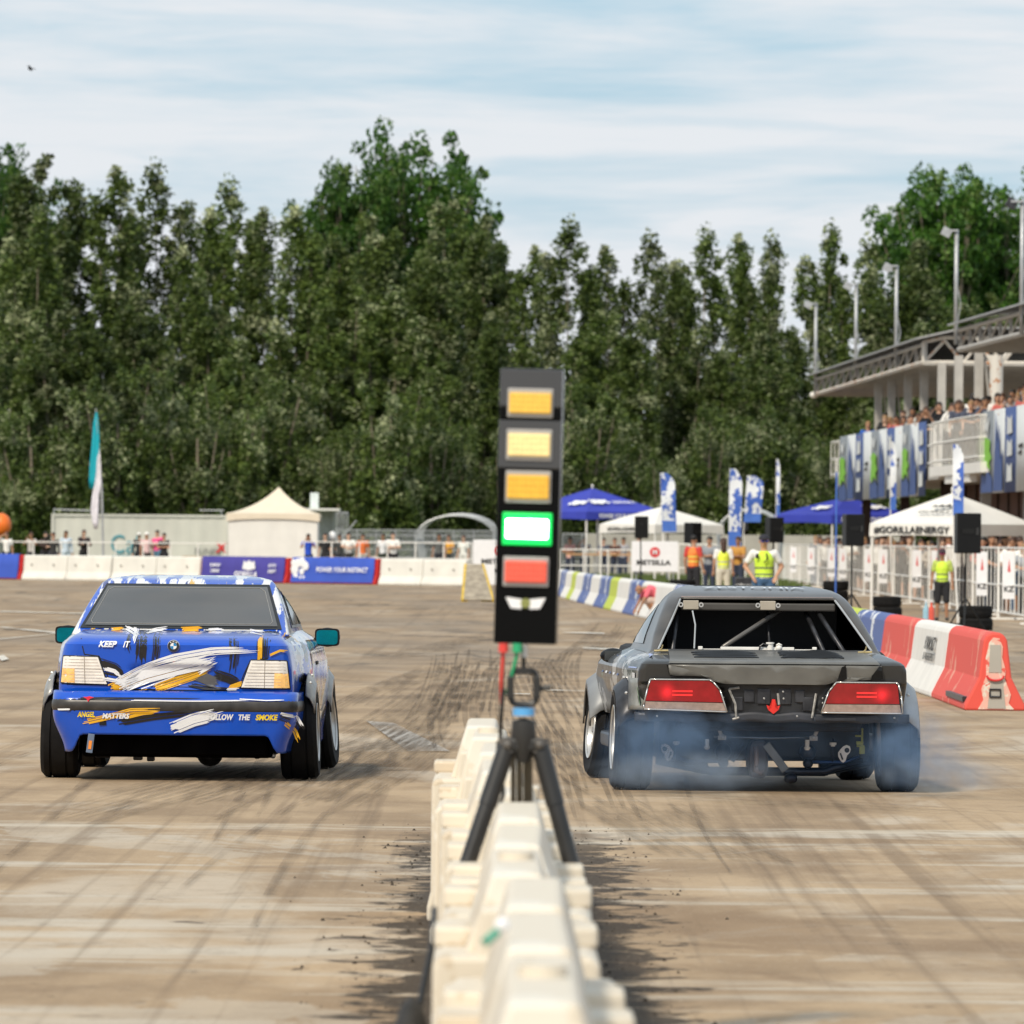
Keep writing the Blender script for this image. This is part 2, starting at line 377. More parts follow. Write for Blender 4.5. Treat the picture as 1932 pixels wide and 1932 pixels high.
# grass strips behind the fences
def grass_strip(poly, name, lab, n, h, seed):
    rg = np.random.RandomState(seed); lo = np.min(poly, 0); hi = np.max(poly, 0)
    xs = rg.uniform(lo[0], hi[0], n); ys = rg.uniform(lo[1], hi[1], n); vs = []; fs = []
    for x, y in zip(xs, ys):
        if not in_poly((x, y), poly): continue
        hh = h * rg.uniform(.5, 1.3); a = rg.uniform(0, 6.28); wv = .03 + .03 * rg.rand(); l = rg.uniform(-.1, .1, 2); i = len(vs)
        vs += [(x - wv * math.cos(a), y - wv * math.sin(a), 0), (x + wv * math.cos(a), y + wv * math.sin(a), 0), (x + l[0], y + l[1], hh)]
        fs.append((i, i + 1, i + 2))
    me = bpy.data.meshes.new(name); me.from_pydata(vs, [], fs); me.materials.append(mat('grass', (.10, .14, .035), .8, var=.4, scale=.8))
    o = bpy.data.objects.new(name, me); COL.objects.link(o); tag(o, lab, 'grass', kind='stuff')
grass_strip([(.4, 255), (9, 255), (9, 320), (.4, 320)], 'grass', 'green grass strip behind the railing under the canopies', 26000, .35, 3)
gb = MB().add([(-900, 345, .006), (900, 345, .006), (900, 1200, .006), (-900, 1200, .006)], [(0, 1, 2, 3)]).build('grass_field', mat('dry grass ground', (.09, .11, .04), .95, var=.5, scale=.2)); struct(gb)
# ================================================================ TREES
def leaf_mat(name, dark, light, pale, pale_lo):
    m = bpy.data.materials.new(name); m.use_nodes = True; nt = m.node_tree; N = nt.nodes.new; L = nt.links.new
    b = nt.nodes['Principled BSDF']; out = nt.nodes['Material Output']; b.inputs['Roughness'].default_value = .55; b.inputs['Specular IOR Level'].default_value = .35
    gm = N('ShaderNodeNewGeometry'); tc = N('ShaderNodeTexCoord'); oi = N('ShaderNodeObjectInfo')
    r = N('ShaderNodeMix'); r.data_type = 'RGBA'; L(gm.outputs['Random Per Island'], r.inputs[0]); r.inputs[6].default_value = (*dark, 1); r.inputs[7].default_value = (*light, 1)
    n = N('ShaderNodeTexNoise'); L(tc.outputs['Object'], n.inputs[0]); n.inputs['Scale'].default_value = .42; n.inputs['Detail'].default_value = 3
    ad = N('ShaderNodeMath'); ad.operation = 'MULTIPLY_ADD'; L(gm.outputs['Random Per Island'], ad.inputs[0]); ad.inputs[1].default_value = .22; L(n.outputs[0], ad.inputs[2])
    mr = N('ShaderNodeMapRange'); L(ad.outputs[0], mr.inputs[0]); mr.inputs[1].default_value = pale_lo; mr.inputs[2].default_value = pale_lo + .13
    x = N('ShaderNodeMix'); x.data_type = 'RGBA'; L(mr.outputs[0], x.inputs[0]); L(r.outputs[2], x.inputs[6]); x.inputs[7].default_value = (*pale, 1)
    hs = N('ShaderNodeHueSaturation'); L(x.outputs[2], hs.inputs['Color']); mv = N('ShaderNodeMapRange'); L(oi.outputs['Random'], mv.inputs[0]); mv.inputs[3].default_value = .75; mv.inputs[4].default_value = 1.25; L(mv.outputs[0], hs.inputs['Value'])
    L(hs.outputs[0], b.inputs['Base Color'])
    t = N('ShaderNodeBsdfTranslucent'); L(hs.outputs[0], t.inputs[0]); ms = N('ShaderNodeMixShader'); ms.inputs[0].default_value = .32
    L(b.outputs[0], ms.inputs[1]); L(t.outputs[0], ms.inputs[2]); L(ms.outputs[0], out.inputs[0]); return m
M_pop = leaf_mat('silver poplar leaves', (.032, .062, .011), (.140, .195, .040), (.42, .45, .26), .66)
M_grn = leaf_mat('bright green leaves', (.016, .062, .006), (.075, .175, .018), (.16, .24, .06), .66)
M_bark = mat('pale bark', (.15, .125, .09), .9, var=.35, scale=3, bump=.3)
def leaves(name, clumps, per, size, m, seed, parent):
    """clumps: (centre, radii)"""
    rg = np.random.RandomState(seed); n = len(clumps) * per
    C = np.repeat(np.array([c[0] for c in clumps]), per, 0); Rr = np.repeat(np.array([c[1] for c in clumps]), per, 0)
    d = rg.normal(size=(n, 3)); d /= np.linalg.norm(d, axis=1)[:, None]; P = C + d * Rr * (rg.rand(n, 1) ** .45)
    a = rg.normal(size=(n, 3)); a[:, 2] = a[:, 2] * .8 + .3; a /= np.linalg.norm(a, axis=1)[:, None]
    t = rg.normal(size=(n, 3)); u = np.cross(a, t); u /= np.linalg.norm(u, axis=1)[:, None]; v = np.cross(a, u)
    s = (size * rg.uniform(.55, 1.35, (n, 1)))
    V = np.stack([P - u * s * .5, P - v * s * .33 + u * s * .05, P + u * s * .55, P + v * s * .33 + u * s * .05], 1).reshape(-1, 3)
    me = bpy.data.meshes.new(name); me.vertices.add(4 * n); me.vertices.foreach_set('co', V.ravel())
    me.loops.add(4 * n); me.loops.foreach_set('vertex_index', np.arange(4 * n)); me.polygons.add(n); me.polygons.foreach_set('loop_start', np.arange(n) * 4); me.polygons.foreach_set('loop_total', np.full(n, 4))
    me.update(calc_edges=True); me.materials.append(m)
    o = bpy.data.objects.new('crown', me); COL.objects.link(o); o.parent = parent; return o
def make_poplar(seed, H, width, spires, m=M_pop, low=.04):
    rg = random.Random(seed); root = thing('poplar_tree', 'x', 'tree', (0, 900, 0)); cl = []; tr = MB()
    tr.tube([(0, 0, 0), (.1, 0, H * .3), (0, .1, H * .6)], [.22, .14, .04], 8)
    for k in range(spires):
        top = H * (1 if k == 0 else rg.uniform(.74, .97)); bx = 0 if k == 0 else (k % 2 * 2 - 1) * rg.uniform(.35, 1) * width * .46; by = rg.uniform(-1, 1) * width * .3
        tr.tube([(0, 0, H * .12), (bx * .6, by * .6, top * .45), (bx, by, top * .93)], [.09, .05, .015], 6)
        n = int(22 + top * 3.2)
        for i in range(n):
            t = (i + rg.random()) / n; t = low + (1 - low) * t
            wr = width * (.30 if k else .36) * (min(1, (t / .18)) ** .5) * (max(0.02, 1 - t) ** .36) * 1.30
            a = rg.random() * 6.28; q = rg.random() ** .5 * wr
            c = (bx * min(1, t * 1.6) + q * math.cos(a), by * min(1, t * 1.6) + q * math.sin(a), top * t)
            r = rg.uniform(.34, .80) * (1.15 - .42 * t); cl.append((c, (r * .85, r * .85, r * 1.35)))
    tr.build('trunk', M_bark, root, smooth='all'); leaves('crown', cl, 78, .225, m, seed, root); return root
def make_broad(seed, H, width, m=M_grn):
    rg = random.Random(seed); root = thing('broad_tree', 'x', 'tree', (0, 900, 0)); cl = []; tr = MB()
    tr.tube([(0, 0, 0), (.2, 0, H * .3), (0, 0, H * .75)], [.5, .35, .1], 9)
    for k in range(34):
        a = rg.random() * 6.28; q = rg.uniform(.05, 1) ** .7 * width * .40; zz = H * (.97 - .30 * (q / (width * .4)) ** 3 * rg.uniform(.3, 1.1))
        e = Vector((q * math.cos(a), q * math.sin(a), zz)); tr.tube([(0, 0, H * .35), (e.x * .5, e.y * .5, (H * .35 + zz) * .52), e], [.16, .1, .02], 6)
        for i in range(15):
            t = rg.uniform(.35, 1.03); c = Vector((0, 0, H * .35)).lerp(e, t) + Vector([rg.gauss(0, width * .05) for _ in range(3)])
            r = rg.uniform(.4, .95); cl.append((tuple(c), (r, r, r * .9)))
    tr.build('trunk', M_bark, root, smooth='all'); leaves('crown', cl, 60, .30, m, seed, root); return root
def make_bushy(seed, H, width, m=M_pop):
    rg = random.Random(seed); root = thing('bushy_tree', 'x', 'tree', (0, 900, 0)); cl = []; tr = MB()
    tr.tube([(0, 0, 0), (.1, 0, H * .4), (0, 0, H * .7)], [.22, .15, .05], 8)
    for k in range(7):
        a = rg.random() * 6.28; e = Vector((width * .36 * math.cos(a), width * .36 * math.sin(a), H * rg.uniform(.5, 1)))
        tr.tube([(0, 0, H * .1), e * .55, e], [.1, .07, .02], 6)
        for i in range(34):
            t = rg.uniform(.03, 1); c = Vector((0, 0, 0)).lerp(e, t) + Vector((rg.gauss(0, width * .13), rg.gauss(0, width * .13), rg.gauss(0, .3)))
            c.z = max(.4, c.z); r = rg.uniform(.35, .8); cl.append((tuple(c), (r * .8, r * .8, r * 1.25)))
    tr.build('trunk', M_bark, root, smooth='all'); leaves('crown', cl, 62, .24, m, seed, root); return root
PP = [(make_poplar(21, 20, 3.6, 3), 20, 'x'), (make_poplar(22, 20, 4.6, 5), 20, 'x'), (make_poplar(23, 20, 2.6, 2), 20, 'x'), (make_poplar(24, 20, 5.4, 6), 20, 'x')]
BT = [(make_broad(31, 20, 15), 20), (make_broad(32, 20, 13), 20)]
BU = [(make_bushy(41, 11, 5), 11), (make_bushy(42, 11, 6), 11), (make_bushy(43, 11, 4.4), 11)]
used = set()
def put(proto, x, ytop, s, lab, wk=1.0, group=None, rz=None):
    o, h0 = proto[0], proto[1]
    top = W(x, ytop, s); h = top.z
    if o.name in used: o = copy_tree(o)
    else: used.add(o.name)
    o.location = (top.x, top.y, 0); k = h / h0; o.scale = (k * wk, k * wk, k); o.rotation_euler = (0, 0, random.uniform(0, 6.28) if rz is None else rz)
    tag(o, lab, 'tree', group); return o
tall = [(-25, 420, 3, 1), (135, 298, 1, 1.05), (205, 322, 2, 1), (62, 395, 0, 1), (302, 318, 0, 1.0), (262, 400, 2, .9), (350, 470, 2, 1), (436, 348, 0, 1), (398, 398, 2, 1), (508, 398, 2, 1.0), (562, 395, 2, 1.1), (640, 470, 1, 1), (716, 410, 1, 1), (790, 440, 3, 1), (858, 380, 3, 1), (965, 412, 1, .95), (1000, 470, 2, .9), (1080, 424, 0, 1), (1135, 470, 2, 1), (1215, 448, 0, .95), (1268, 498, 2, 1), (1322, 440, 0, 1), (1378, 446, 2, 1), (1436, 450, 0, .9), (1495, 590, 1, 1), (1548, 432, 0, 1), (1618, 456, 0, 1), (1700, 455, 3, 1.05), (1775, 540, 3, 1), (1850, 560, 1, 1), (1915, 580, 3, 1)]
for i, (x, y, k, wk) in enumerate(tall):
    s = 36.5 + (i * 37 % 7) * .25
    put(PP[k], x, y, s, 'tall silvery poplar of the back row, %s from the left' % nth(i), wk * 1.22, 'tall poplars in the back row')
# second back rank closes the wall of leaves half-way up
rk = random.Random(5)
for i in range(24):
    x = -20 + i * 83 + rk.uniform(-18, 18); lim = 600 if x < 950 else 640
    put(PP[(i * 3 + 1) % 4], x, lim + rk.uniform(-70, 50), 38 + rk.uniform(0, .8), 'half-height poplar of the middle row, %s from the left' % nth(i), 1.55, 'poplars of the middle row')
for i in range(27):
    x = -10 + i * 74 + rk.uniform(-16, 16)
    put(BU[i % 3], x, (735 if x < 900 else 760) + rk.uniform(-60, 70), 39.6 + rk.uniform(0, 1), 'dense low tree of the front row, %s from the left' % nth(i), 1.0, 'low trees at the foot of the poplars')
put(BT[0], 770, 276, 34.5, 'big bright green broadleaf tree topping the poplars left of the light panel', .80, rz=.4)
put(BT[1], 668, 330, 34.9, 'smaller bright green broadleaf crown on the left flank of the big one', .62, rz=2)
put(BT[0], -20, 298, 34.5, 'bright green broadleaf tree cut off by the left edge of the photo', .66, rz=1)
put(BT[1], 1790, 340, 34.5, 'bright green broadleaf tree rising behind the grandstand roof', .80, rz=1.7)
put(BT[0], 1925, 362, 34.2, 'bright green broadleaf tree behind the tallest lamp pole at the right edge', .8, rz=3)
# ================================================================ PEOPLE
def blob(segs, voxel, name):
    """one continuous surface grown from tapered limbs; segs: (p0, r0, p1, r1) or ('s', centre, radii)"""
    b = MB()
    for sgm in segs:
        if sgm[0] == 's': b.sph(sgm[1], sgm[2], 12)
        else:
            p0, r0, p1, r1 = sgm; b.tube([p0, p1], [r0, r1], 10); b.sph(p0, r0, 10); b.sph(p1, r1, 10)
    o = b.build(name, M_white); q = o.modifiers.new('r', 'REMESH'); q.mode = 'VOXEL'; q.voxel_size = voxel; q.use_smooth_shade = True
    q = o.modifiers.new('sm', 'SMOOTH'); q.factor = .5; q.iterations = 2
    dg = bpy.context.evaluated_depsgraph_get(); me = bpy.data.meshes.new_from_object(o.evaluated_get(dg)); bpy.data.objects.remove(o)
    me.materials.clear(); return me
V = Vector
def skeleton(pose):
    """metres for a 1.75 m tall person facing -Y (towards the camera)"""
    J = dict(pelvis=V((0, 0, .94)), waist=V((0, 0, 1.08)), chest=V((0, -.01, 1.30)), neck=V((0, .005, 1.47)), head=V((0, -.015, 1.63)))
    J['hip'] = [V((sx * .09, 0, .90)) for sx in (-1, 1)]; J['knee'] = [V((sx * .11, -.015, .49)) for sx in (-1, 1)]; J['ankle'] = [V((sx * .12, .01, .08)) for sx in (-1, 1)]
    J['sh'] = [V((sx * .175, .01, 1.42)) for sx in (-1, 1)]; J['toe'] = [V((sx * .15, -.15, .035)) for sx in (-1, 1)]
    el, wr, up = [], [], []
    for i, sx in enumerate((-1, 1)):
        if pose in ('stand', 'back'): e, w_ = V((sx * .24, .03, 1.14)), V((sx * .255, -.05, .89))
        elif pose == 'hips': e, w_ = V((sx * .31, .06, 1.17)), V((sx * .20, -.08, .98))
        elif pose == 'phone': e, w_ = V((sx * .27, -.13, 1.24)), V((sx * .09, -.27, 1.52))
        elif pose == 'lean': e, w_ = V((sx * .27, -.20, 1.20)), V((sx * .02, -.38, 1.15))
        elif pose == 'cross': e, w_ = V((sx * .24, -.10, 1.17)), V((-sx * .08, -.22, 1.20))
        elif pose == 'shade': e, w_ = (V((sx * .34, -.08, 1.52)), V((sx * .12, -.10, 1.66))) if sx < 0 else (V((sx * .24, .03, 1.14)), V((sx * .25, -.05, .89)))
        elif pose == 'pocket': e, w_ = V((sx * .26, .05, 1.15)), V((sx * .19, -.08, .93))
        else: e, w_ = V((sx * .24, .03, 1.14)), V((sx * .255, -.05, .89))
        el.append(e); wr.append(w_)
    J['el'], J['wr'] = el, wr
    if pose == 'lean':
        for k in ('chest', 'neck', 'head'): J[k] = J[k] + V((0, -.10, -.03))
        J['sh'] = [q + V((0, -.11, -.03)) for q in J['sh']]
    if pose == 'crouch':
        J = dict(pelvis=V((.12, 0, .42)), waist=V((.08, 0, .55)), chest=V((-.10, 0, .68)), neck=V((-.26, 0, .74)), head=V((-.40, -.02, .70)),
                 hip=[V((.12, -.09, .40)), V((.12, .09, .40))], knee=[V((-.18, -.17, .46)), V((-.16, .17, .44))], ankle=[V((.05, -.16, .09)), V((.07, .16, .09))],
                 toe=[V((-.12, -.17, .035)), V((-.10, .17, .035))], sh=[V((-.18, -.17, .70)), V((-.18, .17, .70))], el=[V((-.33, -.24, .46)), V((-.30, .22, .46))], wr=[V((-.42, -.16, .22)), V((-.44, .12, .24))])
    return J
def hand(w_, e):
    d = (w_ - e).normalized(); a = d.cross(V((0, 0, 1)) if abs(d.z) < .9 else V((0, 1, 0))).normalized(); c = d.cross(a); sg = []
    palm = w_ + d * .055; sg.append((w_, .024, palm, .036))
    for k, ln in enumerate((.062, .075, .07, .055)):
        o = w_ + d * .075 + a * (k - 1.5) * .021; sg.append((o, .0105, o + d * ln * .6 + c * .008, .0095)); sg.append((o + d * ln * .6 + c * .008, .0095, o + d * ln + c * .025, .008))
    o = w_ + d * .03 - a * .03; sg.append((o, .012, o + d * .035 - a * .03 + c * .01, .010)); return sg
def body_segs(J):
    s = [(J['pelvis'], .135, J['waist'], .125), (J['waist'], .125, J['chest'], .145), (J['chest'], .14, J['neck'], .06), (J['neck'], .056, J['head'], .06)]
    for i in (0, 1):
        s += [(J['hip'][i], .095, J['knee'][i], .06), (J['knee'][i], .06, J['ankle'][i], .04), (J['ankle'][i] + V((0, .03, -.035)), .04, J['toe'][i], .034),
              (J['chest'], .10, J['sh'][i], .058), (J['sh'][i], .056, J['el'][i], .042), (J['el'][i], .041, J['wr'][i], .026)] + hand(J['wr'][i], J['el'][i])
    h = J['head']; f = V((0, -1, 0))
    s += [('s', h + V((0, .012, .03)), (.076, .093, .100)), ('s', h + V((0, -.02, -.035)), (.058, .068, .075)), ('s', h + V((0, -.098, -.005)), (.013, .018, .022)),
          ('s', h + V((-.078, .01, .0)), (.012, .02, .03)), ('s', h + V((.078, .01, .0)), (.012, .02, .03)), ('s', h + V((0, -.078, -.052)), (.026, .014, .009))]
    return s
def up_segs(J, d, sleeve):
    s = [(J['pelvis'] + V((0, 0, .02)), .14 + d, J['waist'], .132 + d), (J['waist'], .132 + d, J['chest'], .15 + d), (J['chest'], .145 + d, J['neck'] - V((0, 0, .05)), .075)]
    for i in (0, 1):
        s.append((J['chest'], .11 + d, J['sh'][i] if sleeve else J['chest'].lerp(J['sh'][i], .72), .066 + d if sleeve else .068))
        if sleeve == 1: s.append((J['sh'][i], .068 + d, J['sh'][i].lerp(J['el'][i], .62), .058 + d))
        if sleeve == 2: s += [(J['sh'][i], .066 + d, J['el'][i], .052 + d), (J['el'][i], .052 + d, J['wr'][i], .038 + d)]
    return s
def lo_segs(J, short):
    s = []
    for i in (0, 1):
        s += [(J['pelvis'], .142, J['hip'][i], .115), (J['hip'][i], .112, J['knee'][i], .076 if not short else .088)]
        if not short: s.append((J['knee'][i], .075, J['ankle'][i] + V((0, 0, .02)), .058))
    return s
TP = {}
def tpl(kind, pose, *a):
    key = (kind, pose) + a
    if key in TP: return TP[key]
    J = skeleton(pose)
    if kind == 'body': me = blob(body_segs(J), .0135, 'body')
    elif kind == 'top': me = blob(up_segs(J, a[0], a[1]), .017, 'top')
    elif kind == 'legs': me = blob(lo_segs(J, a[0]), .017, 'legs')
    elif kind == 'shoes': me = blob([(J['ankle'][i] + V((0, .03, -.035)), .048, J['toe'][i] + V((0, -.005, .005)), .042) for i in (0, 1)], .013, 'shoe')
    elif kind == 'hair':
        h = J['head']; back = pose == 'back'; sg = [('s', h + V((0, .022, .062)), (.090, .101, .088))]
        if a[0] == 'long': sg += [(h + V((0, .07, .02)), .08, h + V((0, .10, -.18)), .075), (h + V((0, .10, -.18)), .075, h + V((0, .11, -.32)), .04)]
        if a[0] == 'bob': sg += [(h + V((-.055, .03, .0)), .045, h + V((-.06, .03, -.10)), .03), (h + V((.055, .03, .0)), .045, h + V((.06, .03, -.10)), .03)]
        me = blob(sg, .014, 'hair')
    elif kind == 'cap':
        h = J['head']; b = MB(); n = 14; vs = []; fs = []
        for i in range(6):
            th = math.pi / 2 * i / 5
            for k in range(n): vs.append((h.x + .092 * math.sin(th) * math.cos(2 * math.pi * k / n), h.y + .008 + .108 * math.sin(th) * math.sin(2 * math.pi * k / n), h.z + .045 + .098 * math.cos(th)))
        for i in range(5):
            for k in range(n): a_ = i * n + k; c_ = i * n + (k + 1) % n; fs.append((a_, a_ + n, c_ + n, c_))
        b.add(vs, fs); b.prism([(h.x - .075, h.y - .09), (h.x + .075, h.y - .09), (h.x + .06, h.y - .165), (h.x, h.y - .185), (h.x - .06, h.y - .165)], h.z + .042, h.z + .052, 'XY')
        o = b.build('cap', M_white, smooth='all'); me = o.data; me.materials.clear(); bpy.data.objects.remove(o)
    elif kind == 'glasses':
        h = J['head']; b = MB().sph(h + V((-.034, -.088, .012)), (.03, .014, .021), 10).sph(h + V((.034, -.088, .012)), (.03, .014, .021), 10).box(h + V((0, -.098, .018)), (.03, .01, .006)).box(h + V((-.074, -.04, .018)), (.005, .10, .007)).box(h + V((.074, -.04, .018)), (.005, .10, .007))
        o = b.build('g', M_white, smooth='all'); me = o.data; me.materials.clear(); bpy.data.objects.remove(o)
    elif kind == 'eyes':
        h = J['head']; b = MB().sph(h + V((-.031, -.083, .012)), (.014, .008, .008), 8).sph(h + V((.031, -.083, .012)), (.014, .008, .008), 8).box(h + V((-.031, -.092, .03)), (.034, .006, .006)).box(h + V((.031, -.092, .03)), (.034, .006, .006))
        o = b.build('e', M_white, smooth='all'); me = o.data; me.materials.clear(); bpy.data.objects.remove(o)
    if kind == 'top' and pose != 'crouch':
        lim = .985 if a[1] == 0 else .90
        for v in me.vertices:
            if v.co.z < lim: v.co.z = lim - .01
    TP[key] = me; return me
def addp(name, me, m, parent):
    o = bpy.data.objects.new(name, me.copy() if False else me); COL.objects.link(o); o.parent = parent
    if not me.materials: me.materials.append(m)
    o.material_slots[0].link = 'OBJECT'; o.material_slots[0].material = m; return o
def person(loc, label, pose='stand', h=1.75, top=(.8, .8, .8), sleeve=1, legs=(.03, .03, .05), short=False, hair='short', hc=0, skin=0, cap=None, glasses=None, vest=None, rz=0, group=None, shoes=(.05, .05, .05), fat=1.0):
    k = h / 1.75; t = thing('person', label, 'person', loc, rz, group); t.scale = (k * fat, k * fat, k)
    addp('body', tpl('body', pose), M_skin[skin], t); addp('shirt', tpl('top', pose, .004, sleeve), cloth(top), t)
    addp('shorts' if short else 'trousers', tpl('legs', pose, short), cloth(legs), t); addp('shoes', tpl('shoes', pose), cloth(shoes), t)
    if hair: addp('hair', tpl('hair', pose, hair), M_hair[hc], t)
    if cap: addp('cap', tpl('cap', pose), cloth(cap), t)
    if glasses: addp('sunglasses', tpl('glasses', pose), glasses, t)
    else: addp('eyes', tpl('eyes', pose), M_black, t)
    if vest: addp('safety_vest', tpl('top', pose, .020, 0), vest, t)
    return t
def vest_mat(name, col, band, z0=1.02, z1=1.14):
    m = mat(name, col, .7, var=.06); nt = m.node_tree; b = nt.nodes['Principled BSDF']; src = b.inputs['Base Color'].links[0].from_socket
    tc = nt.nodes.new('ShaderNodeTexCoord'); sp = nt.nodes.new('ShaderNodeSeparateXYZ'); nt.links.new(tc.outputs['Object'], sp.inputs[0]); cur = src
    for z in (z0, z1):
        a = nt.nodes.new('ShaderNodeMath'); a.operation = 'SUBTRACT'; nt.links.new(sp.outputs[2], a.inputs[0]); a.inputs[1].default_value = z
        q = nt.nodes.new('ShaderNodeMath'); q.operation = 'ABSOLUTE'; nt.links.new(a.outputs[0], q.inputs[0])
        l = nt.nodes.new('ShaderNodeMath'); l.operation = 'LESS_THAN'; nt.links.new(q.outputs[0], l.inputs[0]); l.inputs[1].default_value = .016
        x = nt.nodes.new('ShaderNodeMix'); x.data_type = 'RGBA'; nt.links.new(l.outputs[0], x.inputs[0]); nt.links.new(cur, x.inputs[6]); x.inputs[7].default_value = (*band, 1); cur = x.outputs[2]
    nt.links.new(cur, b.inputs['Base Color']); return m
VEST = vest_mat('yellow green vest', (.62, .85, .06), (.12, .14, .10)); VEST2 = vest_mat('lemon vest', (.80, .88, .08), (.45, .46, .42))
VEST3 = vest_mat('orange vest', (.80, .22, .04), (.75, .72, .12), 1.10, 1.22)
M_blueglass = mat('blue mirror lens', (.03, .10, .6), .1, .5); M_pinkglass = mat('pink mirror lens', (.8, .05, .35), .1, .4)
# marshals inside the track fence
def at(x, s): return GS(x, s)
man = person(at(1440, 104), 'man in bright yellow-green safety vest, dark cap and blue sunglasses, hands on hips', 'hips', 1.70, (.75, .74, .72), 1, (.06, .13, .25), hair=None, skin=0, cap=(.02, .02, .03), glasses=M_blueglass, vest=VEST, rz=.08, fat=1.12)
b = MB().tube([(.02, -.195, 1.42), (.035, -.20, 1.30), (-.02, -.21, 1.24)], .012, 6); b.build('cord', M_black, man)
b = MB().box((-.13, -.175, 1.36), (.05, .03, .09)); b.build('radio', M_black, man, bevel=.005)
person(at(1364, 76), 'woman in lemon safety vest seen from behind, long brown hair, cream trousers', 'stand', 1.66, (.78, .76, .73), 1, (.62, .58, .48), hair='long', hc=1, vest=VEST2, rz=3.2)
mv = person(at(1308, 75), 'marshal in orange and yellow vest with dark trousers beside the tilted loudspeaker', 'stand', 1.72, (.55, .05, .04), 1, (.02, .02, .025), hair='short', vest=VEST3, rz=2.6)
person(at(1777, 92), 'small woman in lime vest and pink mirrored sunglasses, black shorts, dark cap', 'stand', 1.46, (.45, .55, .12), 1, (.015, .015, .018), short=True, hair='short', skin=1, cap=(.05, .03, .04), glasses=M_pinkglass, vest=VEST, rz=-.1)
person(at(1234, 93), 'person in pink shirt crouching bald-headed by the striped barrier row', 'crouch', 1.45, (.70, .14, .18), 1, (.55, .42, .36), short=True, hair=None, skin=1, rz=.25)
# spectators behind the far barriers, left
ls = [(12, 46.5, 'shade', (.85, .83, .8), 1, (.02, .02, .03), 'short', 0, 'person in loose white t-shirt at the left photo edge behind blue barrier'),
      (58, 46, 'phone', (.55, .5, .48), 1, (.04, .04, .05), 'short', 1, 'person in grey top holding a phone up, beside the one in white'),
      (84, 46.5, 'lean', (.05, .03, .025), 2, (.02, .02, .02), 'short', 0, 'person in black with hood leaning on the railing near the left end'),
      (100, 47, 'shade', (.03, .03, .03), 2, (.03, .03, .04), 'short', 0, 'person in black shading their eyes at the container corner'),
      (124, 46, 'stand', (.55, .64, .74), 2, (.5, .58, .66), 'long', 1, 'person in pale blue clothes in front of the container corner'),
      (207 - 49, 46, 'cross', (.03, .018, .02), 2, (.015, .015, .015), 'long', 1, 'lone woman in black top with crossed arms before the grey container'),
      (344 - 82, 46, 'stand', (.02, .02, .025), 2, (.02, .02, .02), 'short', 1, 'person in black half hidden left of the one in white hat'),
      (276, 47, 'stand', (.72, .5, .5), 1, (.08, .07, .07), None, 0, 'person with white hat and pale pink shirt by the blue lettering'),
      (296, 45, 'cross', (.8, .08, .25), 1, (.1, .2, .3), 'short', 0, 'person in hot pink shirt partly hidden by man in black'),
      (309, 47, 'cross', (.012, .012, .014), 1, (.015, .015, .02), 'short', 0, 'man in black t-shirt right of the one in pink'),
      (581, 49, 'phone', (.02, .08, .55), 1, (.02, .03, .06), 'short', 0, 'man in royal blue shirt lifting both hands to his face by the tent'),
      (613, 47, 'stand', (.012, .012, .014), 1, (.02, .02, .02), 'short', 0, 'man in black t-shirt standing just right of the blue shirt'),
      (627, 44, 'lean', (.02, .02, .02), 1, (.02, .02, .02), 'short', 1, 'person in black behind the railing with a white balloon beside'),
      (640, 45, 'stand', (.05, .05, .05), 2, (.03, .03, .04), 'short', 0, 'person in charcoal jacket behind the railing left of the tall one in white'),
      (656, 47, 'lean', (.85, .84, .8), 1, (.05, .05, .05), 'short', 0, 'tall man in white t-shirt bending over the far railing'),
      (684, 46, 'stand', (.78, .18, .05), 1, (.6, .55, .5), 'short', 0, 'person in orange t-shirt at the far railing'),
      (722, 45, 'stand', (.8, .78, .8), 1, (.03, .04, .03), 'short', 0, 'person in white t-shirt behind the two at the railing gate'),
      (741, 47, 'cross', (.85, .84, .8), 1, (.02, .02, .02), 'short', 0, 'dark-haired person in white t-shirt in front at the railing gate'),
      (712, 48, 'crouch', (.6, .5, .4), 1, (.5, .4, .3), 'short', 1, 'seated child in beige behind the blue banner barrier'),
      (828, 44, 'stand', (.12, .12, .12), 1, (.03, .03, .04), 'short', 0, 'person half visible inside the arched frame'),
      (874, 44, 'stand', (.85, .83, .78), 1, (.7, .68, .64), 'short', 1, 'man in white shirt under the right side of the arched frame'),
      (848, 43, 'lean', (.8, .4, .05), 1, (.1, .1, .1), 'short', 1, 'person in amber t-shirt sitting by the table in the arched frame')]
for i, (x, s, pose, c, sl_, lg, hr, hc_, lab) in enumerate(ls):
    person(at(x, s), lab, pose, random.uniform(1.70, 1.86) if pose != 'crouch' else 1.9, c, sl_, lg, hair=hr, hc=hc_, skin=i % 3, rz=random.uniform(-.5, .5), group='spectators behind the far barriers', cap=(.8, .78, .74) if 'hat' in lab else None)
